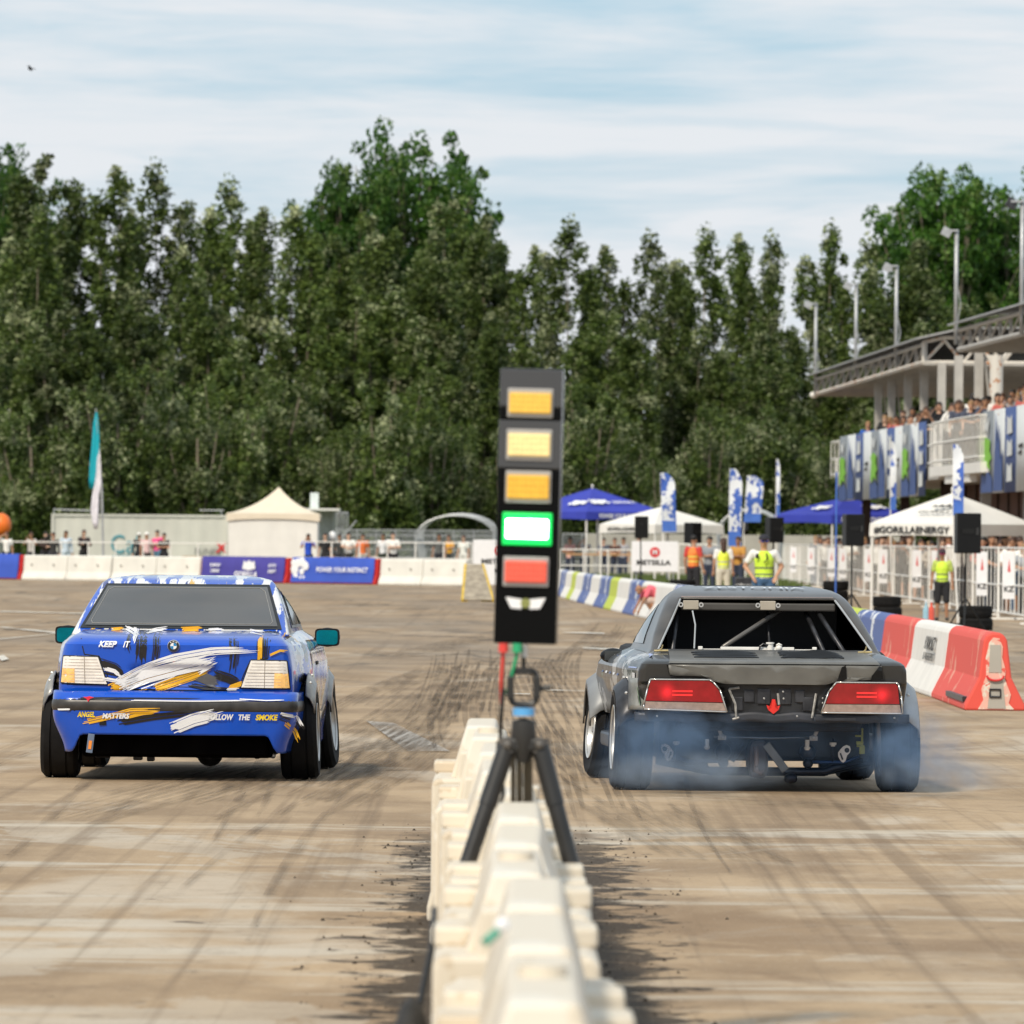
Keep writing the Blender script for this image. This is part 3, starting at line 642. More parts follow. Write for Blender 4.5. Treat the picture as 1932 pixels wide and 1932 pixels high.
# people under the blue and white canopies
for i, (x, s, pose, c, lab) in enumerate([(1075, 50, 'cross', (.7, .4, .35), 'person in salmon top under the left blue canopy'), (1103, 50, 'phone', (.85, .84, .8), 'person in white with pale hat under the left blue canopy'),
    (1140, 48, 'lean', (.05, .06, .09), 'dark-haired person at the wooden counter under the canopies'), (1160, 48, 'lean', (.08, .04, .03), 'person in brown leaning on the wooden counter'),
    (1176, 47, 'stand', (.3, .3, .32), 'person in grey behind the wooden counter'), (1205, 52, 'stand', (.75, .03, .03), 'person in plain red under the white canopy'),
    (1338, 66, 'cross', (.25, .27, .3), 'seated-looking person in checked grey behind the lemon-vested woman'), (1392, 66, 'cross', (.5, .25, .05), 'person in orange and black between the two yellow vests')]):
    person(at(x, s), lab, pose, 1.72, c, 1, (.03, .04, .07), hair='short', hc=i % 2, skin=i % 3, rz=random.uniform(-.6, .6), group='people under the canopies')
# crowd pressed against the white fence under the grandstand
TOPS = [((.85, .84, .8), 'white t-shirt'), ((.014, .014, .016), 'black t-shirt'), ((.82, .8, .76), 'white shirt'), ((.06, .07, .11), 'navy shirt'), ((.014, .014, .016), 'black top'), ((.5, .12, .1), 'red shirt'), ((.42, .36, .3), 'beige shirt'), ((.3, .32, .35), 'grey t-shirt')]
POS = ['lean', 'lean', 'stand', 'cross', 'lean', 'phone']
HN = ['black hair', 'brown hair', 'fair hair']
rp = random.Random(3)
def crowd(xs, sfun, zfun, group, where, hlo=1.6, hhi=1.85, pz=POS):
    for i, x in enumerate(xs):
        s = sfun(x, i); c, cn = TOPS[rp.randrange(8)]; hc_ = rp.choice((0, 0, 1, 1, 2)); lg = rp.choice([(.02, .02, .025), (.05, .09, .16), (.015, .015, .015), (.25, .23, .2)])
        p = W(x, 1000, s); p.z = zfun(x)
        person(p, '%s person from the left %s, %s, %s' % (nth(i), where, cn, HN[hc_]), rp.choice(pz), rp.uniform(hlo, hhi), c, rp.choice((1, 1, 2)), lg, short=rp.random() < .4, hair=rp.choice(('short', 'short', 'long', 'bob')), hc=hc_, skin=rp.randrange(3), rz=rp.uniform(-.5, .9), group=group, shoes=(.3, .28, .26))
crowd([1539, 1545, 1550, 1556, 1563, 1570, 1580, 1592, 1600, 1608, 1620, 1626, 1631, 1636, 1646, 1655, 1664, 1672, 1680, 1687, 1696, 1703, 1711, 1722, 1735, 1744, 1752, 1759, 1766, 1774, 1781, 1789, 1797, 1804, 1848, 1853, 1859, 1863, 1867, 1871, 1875, 1882, 1889, 1896, 1904, 1911, 1919, 1927, 1934],
      lambda x, i: (54 + (x - 1560) * .088) * (1 - .022 * (i % 3)) - 1.2, lambda x: 0, 'crowd behind the white fence', 'behind white crowd fence')
# ================================================================ FAR BARRIERS
def jersey_poly(h, w0, w1, foot=.26):
    return [(-w0 / 2, 0), (-w0 / 2, h * .10), (-w1 / 2 - .03, h * foot * 1.35), (-w1 / 2 + .01, h * .95), (-w1 / 2 + .04, h), (w1 / 2 - .04, h), (w1 / 2 - .01, h * .95), (w1 / 2 + .03, h * foot * 1.35), (w0 / 2, h * .10), (w0 / 2, 0)]
M_plw = mat('white moulded plastic', (.74, .72, .66), .5, var=.07, scale=2, bump=.05)
M_bblue = mat('blue banner cloth', (.035, .085, .45), .7, var=.1, scale=2); M_purp = mat('violet blue banner cloth', (.055, .045, .28), .7, var=.1, scale=2)
M_redp = mat('red plastic', (.65, .03, .03), .5); M_wcl = mat('white print', (.82, .82, .84), .7, var=.03)
def lat(x0, x1, sA=None, y=1100):   # a straight run seen nearly square on
    a, c = GS(x0, sA(x0)), GS(x1, sA(x1)); return a, c
sb = lambda x: 52.3 + x * .0035
def far_barrier(x0, x1, m, lab, kind, h=.89):
    a, c = lat(x0, x1, sb); L_ = (c - a).length; ang = math.atan2(c.y - a.y, c.x - a.x)
    t = thing('plastic_barrier', lab, 'barrier', (a.x, a.y, 0), ang, 'barriers along the far side of the track')
    n = max(1, round(L_ / 2.0)); w_ = L_ / n
    for k in range(n):
        b = MB(); b.prism([(p[0], p[1]) for p in jersey_poly(h, .5, .26)], k * w_ + .02, (k + 1) * w_ - .02, 'YZ'); b.build('barrier_section', M_plw if kind == 'plain' else M_redp, t, bevel=.03)
    b = MB()
    if kind == 'plain':
        for k in range(n * 2): b.tube([(.5 + k * w_ / 2, -.20, .55), (.5 + k * w_ / 2, -.165, .55)], .035, 8)
        b.each('drain_plug', mat('grey rubber plug', (.3, .28, .25), .7), t)
    else:
        q = .30; vs = []; rr = random.Random(int(x0)); nx = 24
        for k in range(nx + 1):
            xx = .08 + (L_ - .16) * k / nx; jy = rr.uniform(-.012, .012)
            vs += [(xx, -q + jy, .06), (xx, -.21 + jy, .5), (xx, -.19 + jy * .5, h + .02), (xx, .0, h + .035)]
        MB().add(vs, [(4 * k + j, 4 * k + 4 + j, 4 * k + 5 + j, 4 * k + 1 + j) for k in range(nx) for j in range(3)]).build('banner', m, t, smooth='all')
        b = MB(); y = -.245; up = (0, .07, .44)
        if kind == 'gorilla':
            text_on(b, 'GORILLA', .22, (L_ * .56, -.325, .30), (1, 0, 0), (0, .07, .44), bold=.03)
            b.prism([(L_ * .50, .5), (L_ * .52, .78), (L_ * .55, .72), (L_ * .58, .80), (L_ * .61, .72), (L_ * .64, .78), (L_ * .65, .5), (L_ * .57, .44)], -.25, -.245)
            text_on(b, 'ENERGY', .11, (L_ * .20, -.30, .62), (1, 0, 0), up, bold=.03); text_on(b, 'DRINK', .11, (L_ * .20, -.31, .42), (1, 0, 0), up, bold=.03)
            text_on(b, 'AVTO', .11, (L_ * .86, -.30, .62), (1, 0, 0), up, bold=.03); text_on(b, 'DRIFT', .11, (L_ * .86, -.31, .42), (1, 0, 0), up, bold=.03)
        elif kind == 'power':
            for (px, pz, r) in ((.25, .5, .19), (.42, .72, .16), (.62, .75, .17), (.8, .62, .16), (.3, .25, .13), (.2, .72, .13)): b.sph((px, -.25, pz), (r, .02, r), 12)
            for (px, pz, r) in ((.62, .42, .12), (.55, .22, .06), (.72, .22, .06)): b.sph((px, -.26, pz), (r, .02, r), 12)
            text_on(b, 'POWER YOUR INSTINCT', .17, (L_ * .63, -.30, .5), (1, 0, 0), up, w=L_ * .60, bold=.02)
        else: text_on(b, 'INSTINCT', .2, (L_ * .5, -.30, .5), (1, 0, 0), up, bold=.02)
        b.each('print', M_wcl, t)
    return t
far_barrier(-140, 46, M_bblue, 'blue banner-covered barrier cut by the left edge', 'blue')
far_barrier(49, 215, M_plw, 'plain white plastic barrier run left of the blue car roof', 'plain')
far_barrier(217, 383, M_plw, 'plain white plastic barrier run directly behind the blue car roof', 'plain')
far_barrier(386, 548, M_purp, 'violet-blue bannered barrier with white GORILLA print', 'gorilla')
far_barrier(556, 717, M_bblue, 'bright blue bannered barrier with white blotch and slogan', 'power')
far_barrier(722, 884, M_plw, 'plain white plastic barrier run between blue banner and white sign', 'plain')
# METS sign half hidden by the light panel
M_ink = mat('black ink', (.015, .015, .015), .7); M_redink = mat('red ink', (.65, .02, .025), .7)
def sign_panel(x0, x1, y0, y1, s, lab, words, disc):
    a = W(x0, y0, s); c = W(x1, y1, s); wd = c.x - a.x; ht = a.z - c.z; t = thing('sign_panel', lab, 'sign', ((a.x + c.x) / 2, a.y, c.z), ROLL * 0)
    MB().box((0, 0, ht / 2), (wd, .04, ht)).build('board', M_wcl, t, bevel=.008)
    b = MB(); b.lathe([(-.03, 0.001), (-.03, ht * disc[2]), (-.022, ht * disc[2])], (disc[0] * wd, 0, disc[1] * ht), 'Y', 24); b.build('disc', M_redink, t)
    b = MB(); text_on(b, 'M', ht * disc[2] * .95, (disc[0] * wd, -.034, disc[1] * ht), (1, 0, 0), (0, 0, 1), bold=.03); b.build('letter', M_wcl, t)
    b = MB()
    for (tx, px, pz, hh, ww) in words: text_on(b, tx, hh * ht, (px * wd, -.024, pz * ht), (1, 0, 0), (0, 0, 1), w=ww * wd if ww else None, bold=.04)
    b.each('lettering', M_ink, t)
    MB().tube([(-wd * .4, .05, -.001), (-wd * .4, .05, -c.z)], .02, 6).tube([(wd * .4, .05, 0), (wd * .4, .05, -c.z)], .02, 6).build('stand', M_steel, t)
    return t
sign_panel(1192, 1279, 1021, 1079, 66, 'white METSILLA sign with red M disc on the railing', [('METSILLA', -.02, .30, .17, .74)], (0, .64, .17))
sign_panel(893, 990, 1018, 1104, 56, 'tall white sign reading METS, half hidden behind the start light', [('METSILLA', .02, .52, .11, .72), ('90', -.02, .31, .10, .12)], (.0, .76, .10))
# white pipe railing in front of the far spectators
def railing(x0, x1, s0, s1, n, lab, h=1.12, rails=(.55, 1.12), bars=0, m=None, grp=None, name='railing'):
    a, c = GS(x0, s0), GS(x1, s1); t = thing(name, lab, 'railing', a, 0, grp); d = c - a; b = MB()
    for z in rails: b.tube([(0, 0, z), (d.x, d.y, z)], .024, 6)
    b.each('rail', m or M_white, t); b = MB()
    for k in range(n + 1):
        p = d * k / n; b.tube([(p.x, p.y, 0), (p.x, p.y, h)], .028, 6)
    b.each('post', m or M_white, t)
    if bars:
        b = MB()
        for k in range(bars + 1):
            p = d * k / bars; b.tube([(p.x, p.y, .12), (p.x, p.y, h)], .012, 5)
        b.build('bars', m or M_white, t)
    return t
railing(-40, 425, 49.5, 49.8, 9, 'white two-rail pipe railing in front of the grey container', 1.35, (.75, 1.35))
railing(573, 890, 49.8, 50.5, 6, 'white two-rail pipe railing between tent and METS sign', 1.45, (.85, 1.45))
railing(1055, 1192, 60, 60, 3, 'white pipe railing below the blue canopy', 1.3, (.25, .8, 1.3))
railing(1280, 1300, 64, 64, 1, 'short white railing post pair right of METSILLA sign', 1.5, (.2, .8, 1.5))
railing(1310, 1352, 62, 62, 2, 'pale tall railing frame behind the orange-vested marshal', 1.5, (.2, 1.5), 8)
railing(600, 930, 40.5, 41, 9, 'tall grey mesh fence at the foot of the trees', 2.0, (.05, .4, .75, 1.1, 1.45, 1.75, 2.0), 150, M_steel, name='mesh_fence')
railing(1060, 1400, 41, 41, 9, 'tall grey mesh fence behind the canopies', 1.9, (.05, .6, 1.2, 1.9), 120, M_steel, name='mesh_fence')
# concrete yard wall behind the right canopies
a, c = GS(1120, 42.5), GS(1700, 44); t = thing('boundary_wall', 'pale grey concrete boundary wall behind the right canopies', 'wall', a)
M_conc = mat('weathered concrete', (.40, .375, .33), .9, var=.15, scale=.8, bump=.2)
d = c - a; n = 7
for k in range(n):
    p = d * (k + .5) / n; MB().box((p.x, p.y, .95), (d.length / n - .03, .14, 1.9)).build('wall_panel', M_conc, t, bevel=.01)
# container
def corr_box(a_, wd, dp, ht, m, t, name='shell'):
    b = MB(); n = int(wd / .14)
    vs = []
    for k in range(n + 1):
        y = -.012 if k % 4 < 2 else 0; vs += [(k * wd / n, y, .1), (k * wd / n, y, ht - .1)]
    b.add(vs, [(2 * k, 2 * k + 2, 2 * k + 3, 2 * k + 1) for k in range(n)]); b.box((wd / 2, dp / 2 + .01, ht / 2), (wd - .02, dp - .02, ht)); b.box((wd / 2, -.02, ht - .05), (wd, .1, .1)); b.box((wd / 2, -.02, .05), (wd, .1, .1))
    for x in (.06, wd - .06): b.box((x, -.025, ht / 2), (.12, .12, ht))
    b.build(name, m, t)
a, c = GS(96, 45), GS(430, 45); t = thing('shipping_container', 'long pale grey container with blue Cal lettering behind the left spectators', 'container', a); wd = c.x - a.x
corr_box(a, wd, 2.4, 2.52, mat('pale grey container paint', (.58, .57, .51), .6, var=.10, scale=.6), t)
b = MB(); text_on(b, 'Cal', .78, (wd * .415, -.06, 1.28), (1, 0, 0), (0, 0, 1), w=1.15); b.tube([(wd * .35, -.05, .80), (wd * .49, -.05, .80)], .02, 5); b.build('lettering', mat('teal paint', (.08, .30, .36), .6), t)
b = MB(); text_on(b, 'TUNER', .26, (wd * .88, -.075, 1.0), (1, 0, 0), (0, 0, 1), w=1.1, shear=.3); b.build('small_lettering', mat('grey ink', (.2, .2, .2), .6), t)
b = MB(); text_on(b, 'X', .42, (wd * 1.0 - .28, -.09, 1.15), (1, 0, 0), (0, 0, 1), w=.5, bold=.03); b.build('red_mark', M_redink, t)
b = MB().tube([(.1, .1, 2.7), (1.6, .1, 2.66)], .03, 6).tube([(6.2, .1, 2.72), (wd - .2, .1, 2.72)], .025, 6).tube([(wd - .3, .1, 2.5), (wd - .3, .1, 2.75)], .02, 6).tube([(.1, .1, 2.5), (.1, .1, 2.74)], .03, 6); b.build('roof_rail', M_steel, t)
a, c = GS(574, 44), GS(630, 44); t = thing('site_cabin', 'small grey cabin with a white roof box right of the tent', 'cabin', a); wd = c.x - a.x
corr_box(a, wd, 1.8, 2.75, mat('cabin paint', (.38, .38, .36), .6), t); MB().box((wd * .5, -.3, 2.82), (wd + .5, 2.6, .09)).build('roof', M_white, t); MB().box((wd * .32, .1, 3.2), (.36, .36, .68)).build('roof_box', mat('pale panel', (.62, .68, .66), .5), t, bevel=.01)
a, c = GS(634, 42), GS(700, 42); t = thing('stair_frame', 'grey metal stair frame leaning by the cabin', 'frame', a); b = MB()
for k in range(6): b.tube([(.08 * k, 0, 1.4), (.08 * k, 0, 2.75)], .02, 5)
b.tube([(0, 0, 2.75), (.5, 0, 2.75)], .03, 5).tube([(-.1, 0, 1.2), (.9, 0, 2.4)], .03, 5).tube([(0, 0, 0), (0, 0, 2.75)], .03, 5).tube([(.5, 0, 0), (.5, 0, 2.75)], .03, 5); b.build('frame', M_steel, t)
# pallets
a = GS(343, 47.5); t = thing('pallet_row', 'row of upright wooden pallets before the container', 'pallets', a); b = MB(); rr = random.Random(1)
for k in range(22): b.box((.1 + k * .14, 0, .42), (.07, .05, .84))
b.build('boards', mat('pallet wood', (.36, .24, .12), .85, var=.3, scale=4), t); MB().box((1.55, 0, .8), (3.1, .12, .08)).box((1.55, .05, .3), (3.1, .1, .08)).build('beam', mat('pallet wood beam', (.45, .32, .18), .85), t)
# orange balloon
p = W(2, 990, 46); t = thing('orange_balloon', 'big orange inflatable ball at the left edge of the photo', 'inflatable', p)
MB().sph((0, 0, 0), (.42, .42, .48), 20).build('skin', mat('orange vinyl', (.85, .18, .02), .4), t, smooth='all'); MB().tube([(0, 0, -.46), (0, 0, -p.z)], .03, 6).build('pole', M_steel, t)
for x, y, s, lab in ((699.5, 1052, 47, 'white round balloon held by the person in black near the tent'),):
    p = W(699.5 - 7, 1051, s); p = W(627, 1011, 46.8)
    t = thing('balloon', lab, 'balloon', p); MB().sph((0, 0, 0), (.15, .15, .19), 14).tube([(0, 0, -.18), (.02, 0, -.5)], .008, 5).build('skin', M_wcl, t, smooth='all')
# tent
M_canvas = mat('cream canvas', (.72, .63, .50), .85, var=.05, scale=2); M_canw = mat('white canvas', (.74, .72, .68), .85, var=.04, scale=2)
def tent(x0, x1, yap, xap, yeave, s, dp):
    a, c = GS(x0, s), GS(x1, s); wd = c.x - a.x; t = thing('party_tent', 'cream peaked tent with closed white walls between container and cabin', 'tent', a)
    ze = W(x0, yeave, s).z; za = W(xap, yap, s).z; ap = W(xap, yap, s).x - a.x; vs = []; n = 10
    def rf(u, v): # edge param -> apex, sagging
        return None
    cn = [(-.08, -.08), (wd + .08, -.08), (wd + .08, dp), (-.08, dp)]; b = MB(); vs = []; fs = []
    for e in range(4):
        p, q = cn[e], cn[(e + 1) % 4]; o = len(vs)
        for i in range(n + 1):
            t_ = i / n; zz = ze + (za - ze) * (t_ ** 1.25 * .62 + t_ ** 3 * .38)
            for j in range(n + 1):
                u = j / n; ex = p[0] + (q[0] - p[0]) * u; ey = p[1] + (q[1] - p[1]) * u
                vs.append((ex + (ap - ex) * t_, ey + (dp / 2 - ey) * t_, zz - .05 * math.sin(math.pi * u) * (1 - t_) * (1 if i else 0)))
        fs += [(o + i * (n + 1) + j, o + i * (n + 1) + j + 1, o + (i + 1) * (n + 1) + j + 1, o + (i + 1) * (n + 1) + j) for i in range(n) for j in range(n)]
        k = len(vs)
        for j in range(n + 1):
            u = j / n; vs += [(p[0] + (q[0] - p[0]) * u, p[1] + (q[1] - p[1]) * u, ze), (p[0] + (q[0] - p[0]) * u, p[1] + (q[1] - p[1]) * u, ze - .22 - .10 * (abs(u - .5) * 2) ** 3)]
        fs += [(k + 2 * j, k + 2 * j + 2, k + 2 * j + 3, k + 2 * j + 1) for j in range(n)]
    b.add(vs, fs); b.build('roof', M_canvas, t, smooth='all'); b = MB(); rr = random.Random(4)
    for (p, q) in (((0, 0), (wd, 0)), ((0, 0), (0, dp - .1)), ((wd, 0), (wd, dp - .1))):
        vs = []; nn = 30
        for j in range(nn + 1):
            u = j / nn; off = rr.uniform(-.025, .025); vs += [(p[0] + (q[0] - p[0]) * u + (off if p[0] == q[0] else 0), p[1] + (q[1] - p[1]) * u + (off if p[1] == q[1] else 0), 0), (p[0] + (q[0] - p[0]) * u, p[1] + (q[1] - p[1]) * u, ze)]
        b.add(vs, [(2 * j, 2 * j + 2, 2 * j + 3, 2 * j + 1) for j in range(nn)])
    b.build('walls', M_canw, t, smooth='all')
tent(430, 598, 918, 524, 968, 47, 3.4)
# arched shelter frames
def arch(x0, x1, ytop, s, lab, n=5, dep=2.5):
    a, c = GS(x0, s), GS(x1, s); wd = c.x - a.x; ht = W(x0, ytop, s).z; t = thing('arched_frame', lab, 'shelter', ((a.x + c.x) / 2, a.y, 0))
    for k in range(n):
        pts = [(-wd / 2 * (.84), 0, 0), (-wd / 2, 0, ht * .62)] + [(-wd / 2 * math.cos(math.pi * j / 12), 0, ht * .66 + ht * .34 * math.sin(math.pi * j / 12)) for j in range(1, 12)] + [(wd / 2, 0, ht * .62), (wd / 2 * .84, 0, 0)]
        MB().tube([(q[0] + .06 * k, dep * k / n, q[2] + .02 * k) for q in pts], .04, 6).build('hoop', M_steel, t)
    b = MB()
    for q in ((-wd / 2, ht * .62), (0, ht), (wd / 2, ht * .62)): b.tube([(q[0], 0, q[1]), (q[0] + .05 * n, dep, q[1])], .03, 6)
    b.build('purlins', M_steel, t)
arch(785, 932, 972, 46, 'grey arched metal shelter frame left of the start light'); arch(1352, 1562 - 90, 962, 46, 'grey arched metal shelter frame behind the leaning flags', 4)
# counter under canopies
a = GS(1075, 51); t = thing('counter_table', 'wooden-topped bar counter under the canopies', 'table', a); MB().box((1.3, 0, 1.08), (2.9, .5, .06)).build('top', mat('light wood', (.5, .28, .12), .6), t); b = MB()
for k in range(4): b.tube([(.05 + k * .85, 0, 0), (.05 + k * .85, 0, 1.05)], .03, 6)
b.each('leg', M_steel, t)
# ================================================================ PAVILIONS (square parasol tents)
M_royal = mat('royal blue canvas', (.03, .045, .38), .75, var=.08, scale=1.5)
def pavilion(x, yap, yeave, half, s, m, lab, rz, writing, wm):
    p = GS(x, s); t = thing('canopy_tent', lab, 'canopy', p, rz); za = W(x, yap, s).z; ze = W(x, yeave, s).z; b = MB(); n = 12; h = half
    cn = [(-h, -h), (h, -h), (h, h), (-h, h)]; vs = []; fs = []
    for e in range(4):
        A_, B_ = cn[e], cn[(e + 1) % 4]; o = len(vs)
        for i in range(n + 1):
            t_ = i / n
            for j in range(n + 1):
                u = j / n; ex = A_[0] + (B_[0] - A_[0]) * u; ey = A_[1] + (B_[1] - A_[1]) * u; vs.append((ex * (1 - t_), ey * (1 - t_), ze + (za - ze) * t_ ** .95 - .06 * math.sin(math.pi * u) * math.sin(math.pi * t_)))
        fs += [(o + i * (n + 1) + j, o + i * (n + 1) + j + 1, o + (i + 1) * (n + 1) + j + 1, o + (i + 1) * (n + 1) + j) for i in range(n) for j in range(n)]
    b.add(vs, fs); b.build('roof', m, t, smooth='all'); b = MB(); vs = []; fs = []
    vd = .30
    for e in range(4):
        A_, B_ = cn[e], cn[(e + 1) % 4]; k = len(vs)
        for j in range(9):
            u = j / 8; q = (A_[0] + (B_[0] - A_[0]) * u, A_[1] + (B_[1] - A_[1]) * u); vs += [(*q, ze), (q[0] * 1.01, q[1] * 1.01, ze - vd + .04 * math.sin(math.pi * u))]
        fs += [(k + 2 * j, k + 2 * j + 2, k + 2 * j + 3, k + 2 * j + 1) for j in range(8)]
    b.add(vs, fs); b.build('valance', m, t, smooth='all')
    b = MB()
    for q in cn: b.tube([(q[0] * .97, q[1] * .97, 0), (q[0] * .97, q[1] * .97, ze)], .035, 8)
    for q in cn: b.tube([(q[0] * .97, q[1] * .97, ze - .05), (0, 0, za - .08)], .02, 6)
    b.build('frame', M_white, t); b = MB().tube([(0, 0, za - .1), (0, 0, za + .06)], .03, 8).sph((0, 0, za + .09), .05, 8); b.build('finial', M_white, t)
    b = MB()
    for (side, tx, hh, u, zz, ww, roof) in writing:
        A_, B_ = Vector(cn[side]), Vector(cn[(side + 1) % 4]); q = A_.lerp(B_, u); dr = (B_ - A_).normalized()
        if roof:
            up = Vector((-q.x, -q.y, 0)).normalized() * 0 + Vector((-dr.y, dr.x, 0)) * h; up.z = (za - ze); o = Vector((q.x, q.y, ze)) + up * zz - Vector((-dr.y, dr.x, -3)) * .02
            if tx == 'crown': b.add([o + Vector((dr.x, dr.y, 0)) * px + up.normalized() * pz for px, pz in ((-.35, 0), (-.28, .12), (-.2, .04), (-.1, .14), (0, .05), (.1, .16), (.2, .04), (.28, .1), (.35, 0))], [tuple(range(9))])
            elif tx == 'blot':
                for (px, pz, r) in ((0, 0, .22), (.25, .1, .16), (-.2, .12, .14), (.4, -.05, .1), (-.3, -.08, .12)): b.add([o + Vector((dr.x, dr.y, 0)) * (px + r * 1.4 * math.cos(a_) ) + up.normalized() * (pz + r * (.7 + .3 * math.sin(3 * a_)) * math.sin(a_)) + Vector((0, 0, .01 + r * .01)) for a_ in [2 * math.pi * i / 14 for i in range(14)]], [tuple(range(14))])
            else: text_on(b, tx, hh, o, (dr.x, dr.y, 0), up, w=ww, bold=.02)
        else: text_on(b, tx, hh, (q.x * 1.012 + dr.y * .02, q.y * 1.012 - dr.x * .02, ze - .15), (dr.x, dr.y, 0), (0, 0, 1), w=ww, bold=.032)
    b.each('print', wm, t); return t
pavilion(1796, 930, 989, 1.38, 81, M_canw, 'white canopy printed GORILLA ENERGY in front of the grandstand', R(52), [(3, '#GORILLAENERGY', .18, .44, 0, 2.15, 0), (3, 'GORILLA', .13, .60, .30, 1.1, 1), (3, 'crown', 0, .60, .46, 0, 1)], M_ink)
pavilion(1594, 938, 972, 1.75, 55, M_royal, 'blue canopy with white prints at the grandstand corner', R(32), [(0, 'POWER YOUR INSTINCT', .16, .35, 0, 1.7, 0), (0, 'blot', 0, .6, .35, 0, 1), (1, 'INSTINCT', .2, .5, .3, 1.4, 1), (3, 'blot', 0, .6, .3, 0, 1)], M_wcl)
pavilion(1116, 921, 966, 1.95, 50, M_royal, 'blue canopy with white prints right of the start light', R(40), [(0, 'POWER YOUR INSTINCT', .17, .45, 0, 2.3, 0), (0, 'blot', 0, .3, .35, 0, 1), (0, 'INSTINCT', .22, .62, .35, 1.1, 1), (3, 'blot', 0, .7, .3, 0, 1)], M_wcl)
pavilion(1247, 956, 990, 1.46, 57, M_canw, 'plain white canopy in front of the left blue canopy', R(38), [(3, '#GORILLAENERGY', .12, .45, 0, 1.7, 0)], M_ink)
# ================================================================ FEATHER FLAGS, FLAG POLE
M_feath = splash_mat('blue and white feather flag', (.05, .13, .5), [((.75, .78, .82), .47), ((.04, .09, .4), .58), ((.5, .6, .05), .70)], 3.2, .7, 0, (1, 1, .8))
M_feath2 = mat('plain blue flag cloth', (.06, .16, .55), .7)
def feather(x0, x1, y0, y1, s, lean, lab, yg=None, wfrac=1):
    p = GS((x0 + x1) / 2, s); t = thing('feather_flag', lab, 'flag', p, 0, 'feather flags along the fence'); zt = W(x0, y0, s).z; zb = W(x0, y1, s).z; wd = (x1 - x0) / s
    n = 16; vs = []; lx = lean
    for i in range(n + 1):
        u = i / n; z = zb + (zt - zb) * u; wl = -wd / 2; wr = wd / 2 if u < .8 else -wd / 2 + wd * (1 - ((u - .8) / .2) ** 2 * .55)
        cx = lx * (z / zt); vs += [(cx + wl, 0, z), (cx + (wl + wr) / 2, .04 * math.sin(u * 9), z), (cx + wr, .03 * math.sin(u * 7 + 1), z)]
    MB().add(vs, [(3 * i + j, 3 * i + j + 1, 3 * i + 4 + j, 3 * i + 3 + j) for i in range(n) for j in (0, 1)], 0).build('sail', M_feath, t, smooth='all')
    vs2 = [(v[0], v[1] - .012, v[2]) for v in vs[:12]]; MB().add(vs2, [(3 * i + j, 3 * i + j + 1, 3 * i + 4 + j, 3 * i + 3 + j) for i in range(3) for j in (0, 1)]).build('blue_foot', M_feath2, t, smooth='all')
    MB().tube([(0, .02, 0), (lx * .5 - wd / 2 * .9, .02, zt * .5), (lx - wd / 2, .02, zt)], [.025, .02, .012], 6).build('pole', M_white if wfrac == 1 else M_feath2, t); return t
feather(1253, 1280, 892, 1003, 60, -.15, 'squarish blue-white feather flag over the plain white canopy')
feather(1372, 1396, 884, 1030, 62, .05, 'tall blue-white feather flag, left one of the leaning pair')
feather(1392, 1424, 897, 985, 58, .28, 'broad blue feather flag leaning right behind the tall one')
feather(1463, 1470, 866, 972, 62, .0, 'thin edge-on feather flag beside the blue canopy at grandstand')
feather(1678, 1689, 833, 962, 72, .0, 'narrow blue-white feather flag in front of the banner row')
feather(1798, 1818, 838, 972, 96, -.03, 'blue-white feather flag before the GORILLA ENERGY canopy')
p = GS(1576, 88); t = thing('marker_pole', 'thin blue pole rising beside the black car roof', 'pole', p); MB().tube([(0, 0, 0), (0, 0, 3.1)], .018, 6).build('pole', M_feath2, t); MB().tube([(0, 0, 3.1), (0, 0, 3.4)], .014, 6).build('tip', M_white, t)
p = GS(186, 47); t = thing('flag_pole', 'leaning pole with teal flag above a white flag, left background', 'flag', p)
zt = W(181, 770, 47).z; xt = W(181, 770, 47).x - p.x
MB().tube([(.2, 0, 0), (.1, 0, zt * .5), (xt, 0, zt)], [.05, .045, .02], 8).build('pole', M_steel, t)
def drape(pts, name, m, par):
    b = MB(); vs = []; n = len(pts)
    for i, (xl, xr, y) in enumerate(pts):
        A_ = W(xl, y, 47) - p; B_ = W(xr, y, 47) - p
        for j in range(7): q = A_.lerp(B_, j / 6); q.y = -.03 + .05 * math.sin(j * 1.9 + i * .6); vs.append(q)
    b.add(vs, [(7 * i + j, 7 * i + j + 1, 7 * i + 8 + j, 7 * i + 7 + j) for i in range(n - 1) for j in range(6)]); b.build(name, m, par, smooth='all', solid=.004)
drape([(180, 184, 778), (176, 186, 800), (174, 188, 825), (172, 188, 850), (169, 184, 880), (168, 182, 905), (169, 176, 922)], 'teal_flag', splash_mat('teal flag cloth', (.0, .36, .45), [((.6, .55, .08), .70)], 3, .7, 0), t)
drape([(184, 188, 846), (180, 190, 870), (178, 192, 912), (174, 187, 935), (171, 187, 960), (174, 186, 985), (178, 184, 998)], 'white_flag', mat('white flag cloth', (.72, .70, .76), .8), t)
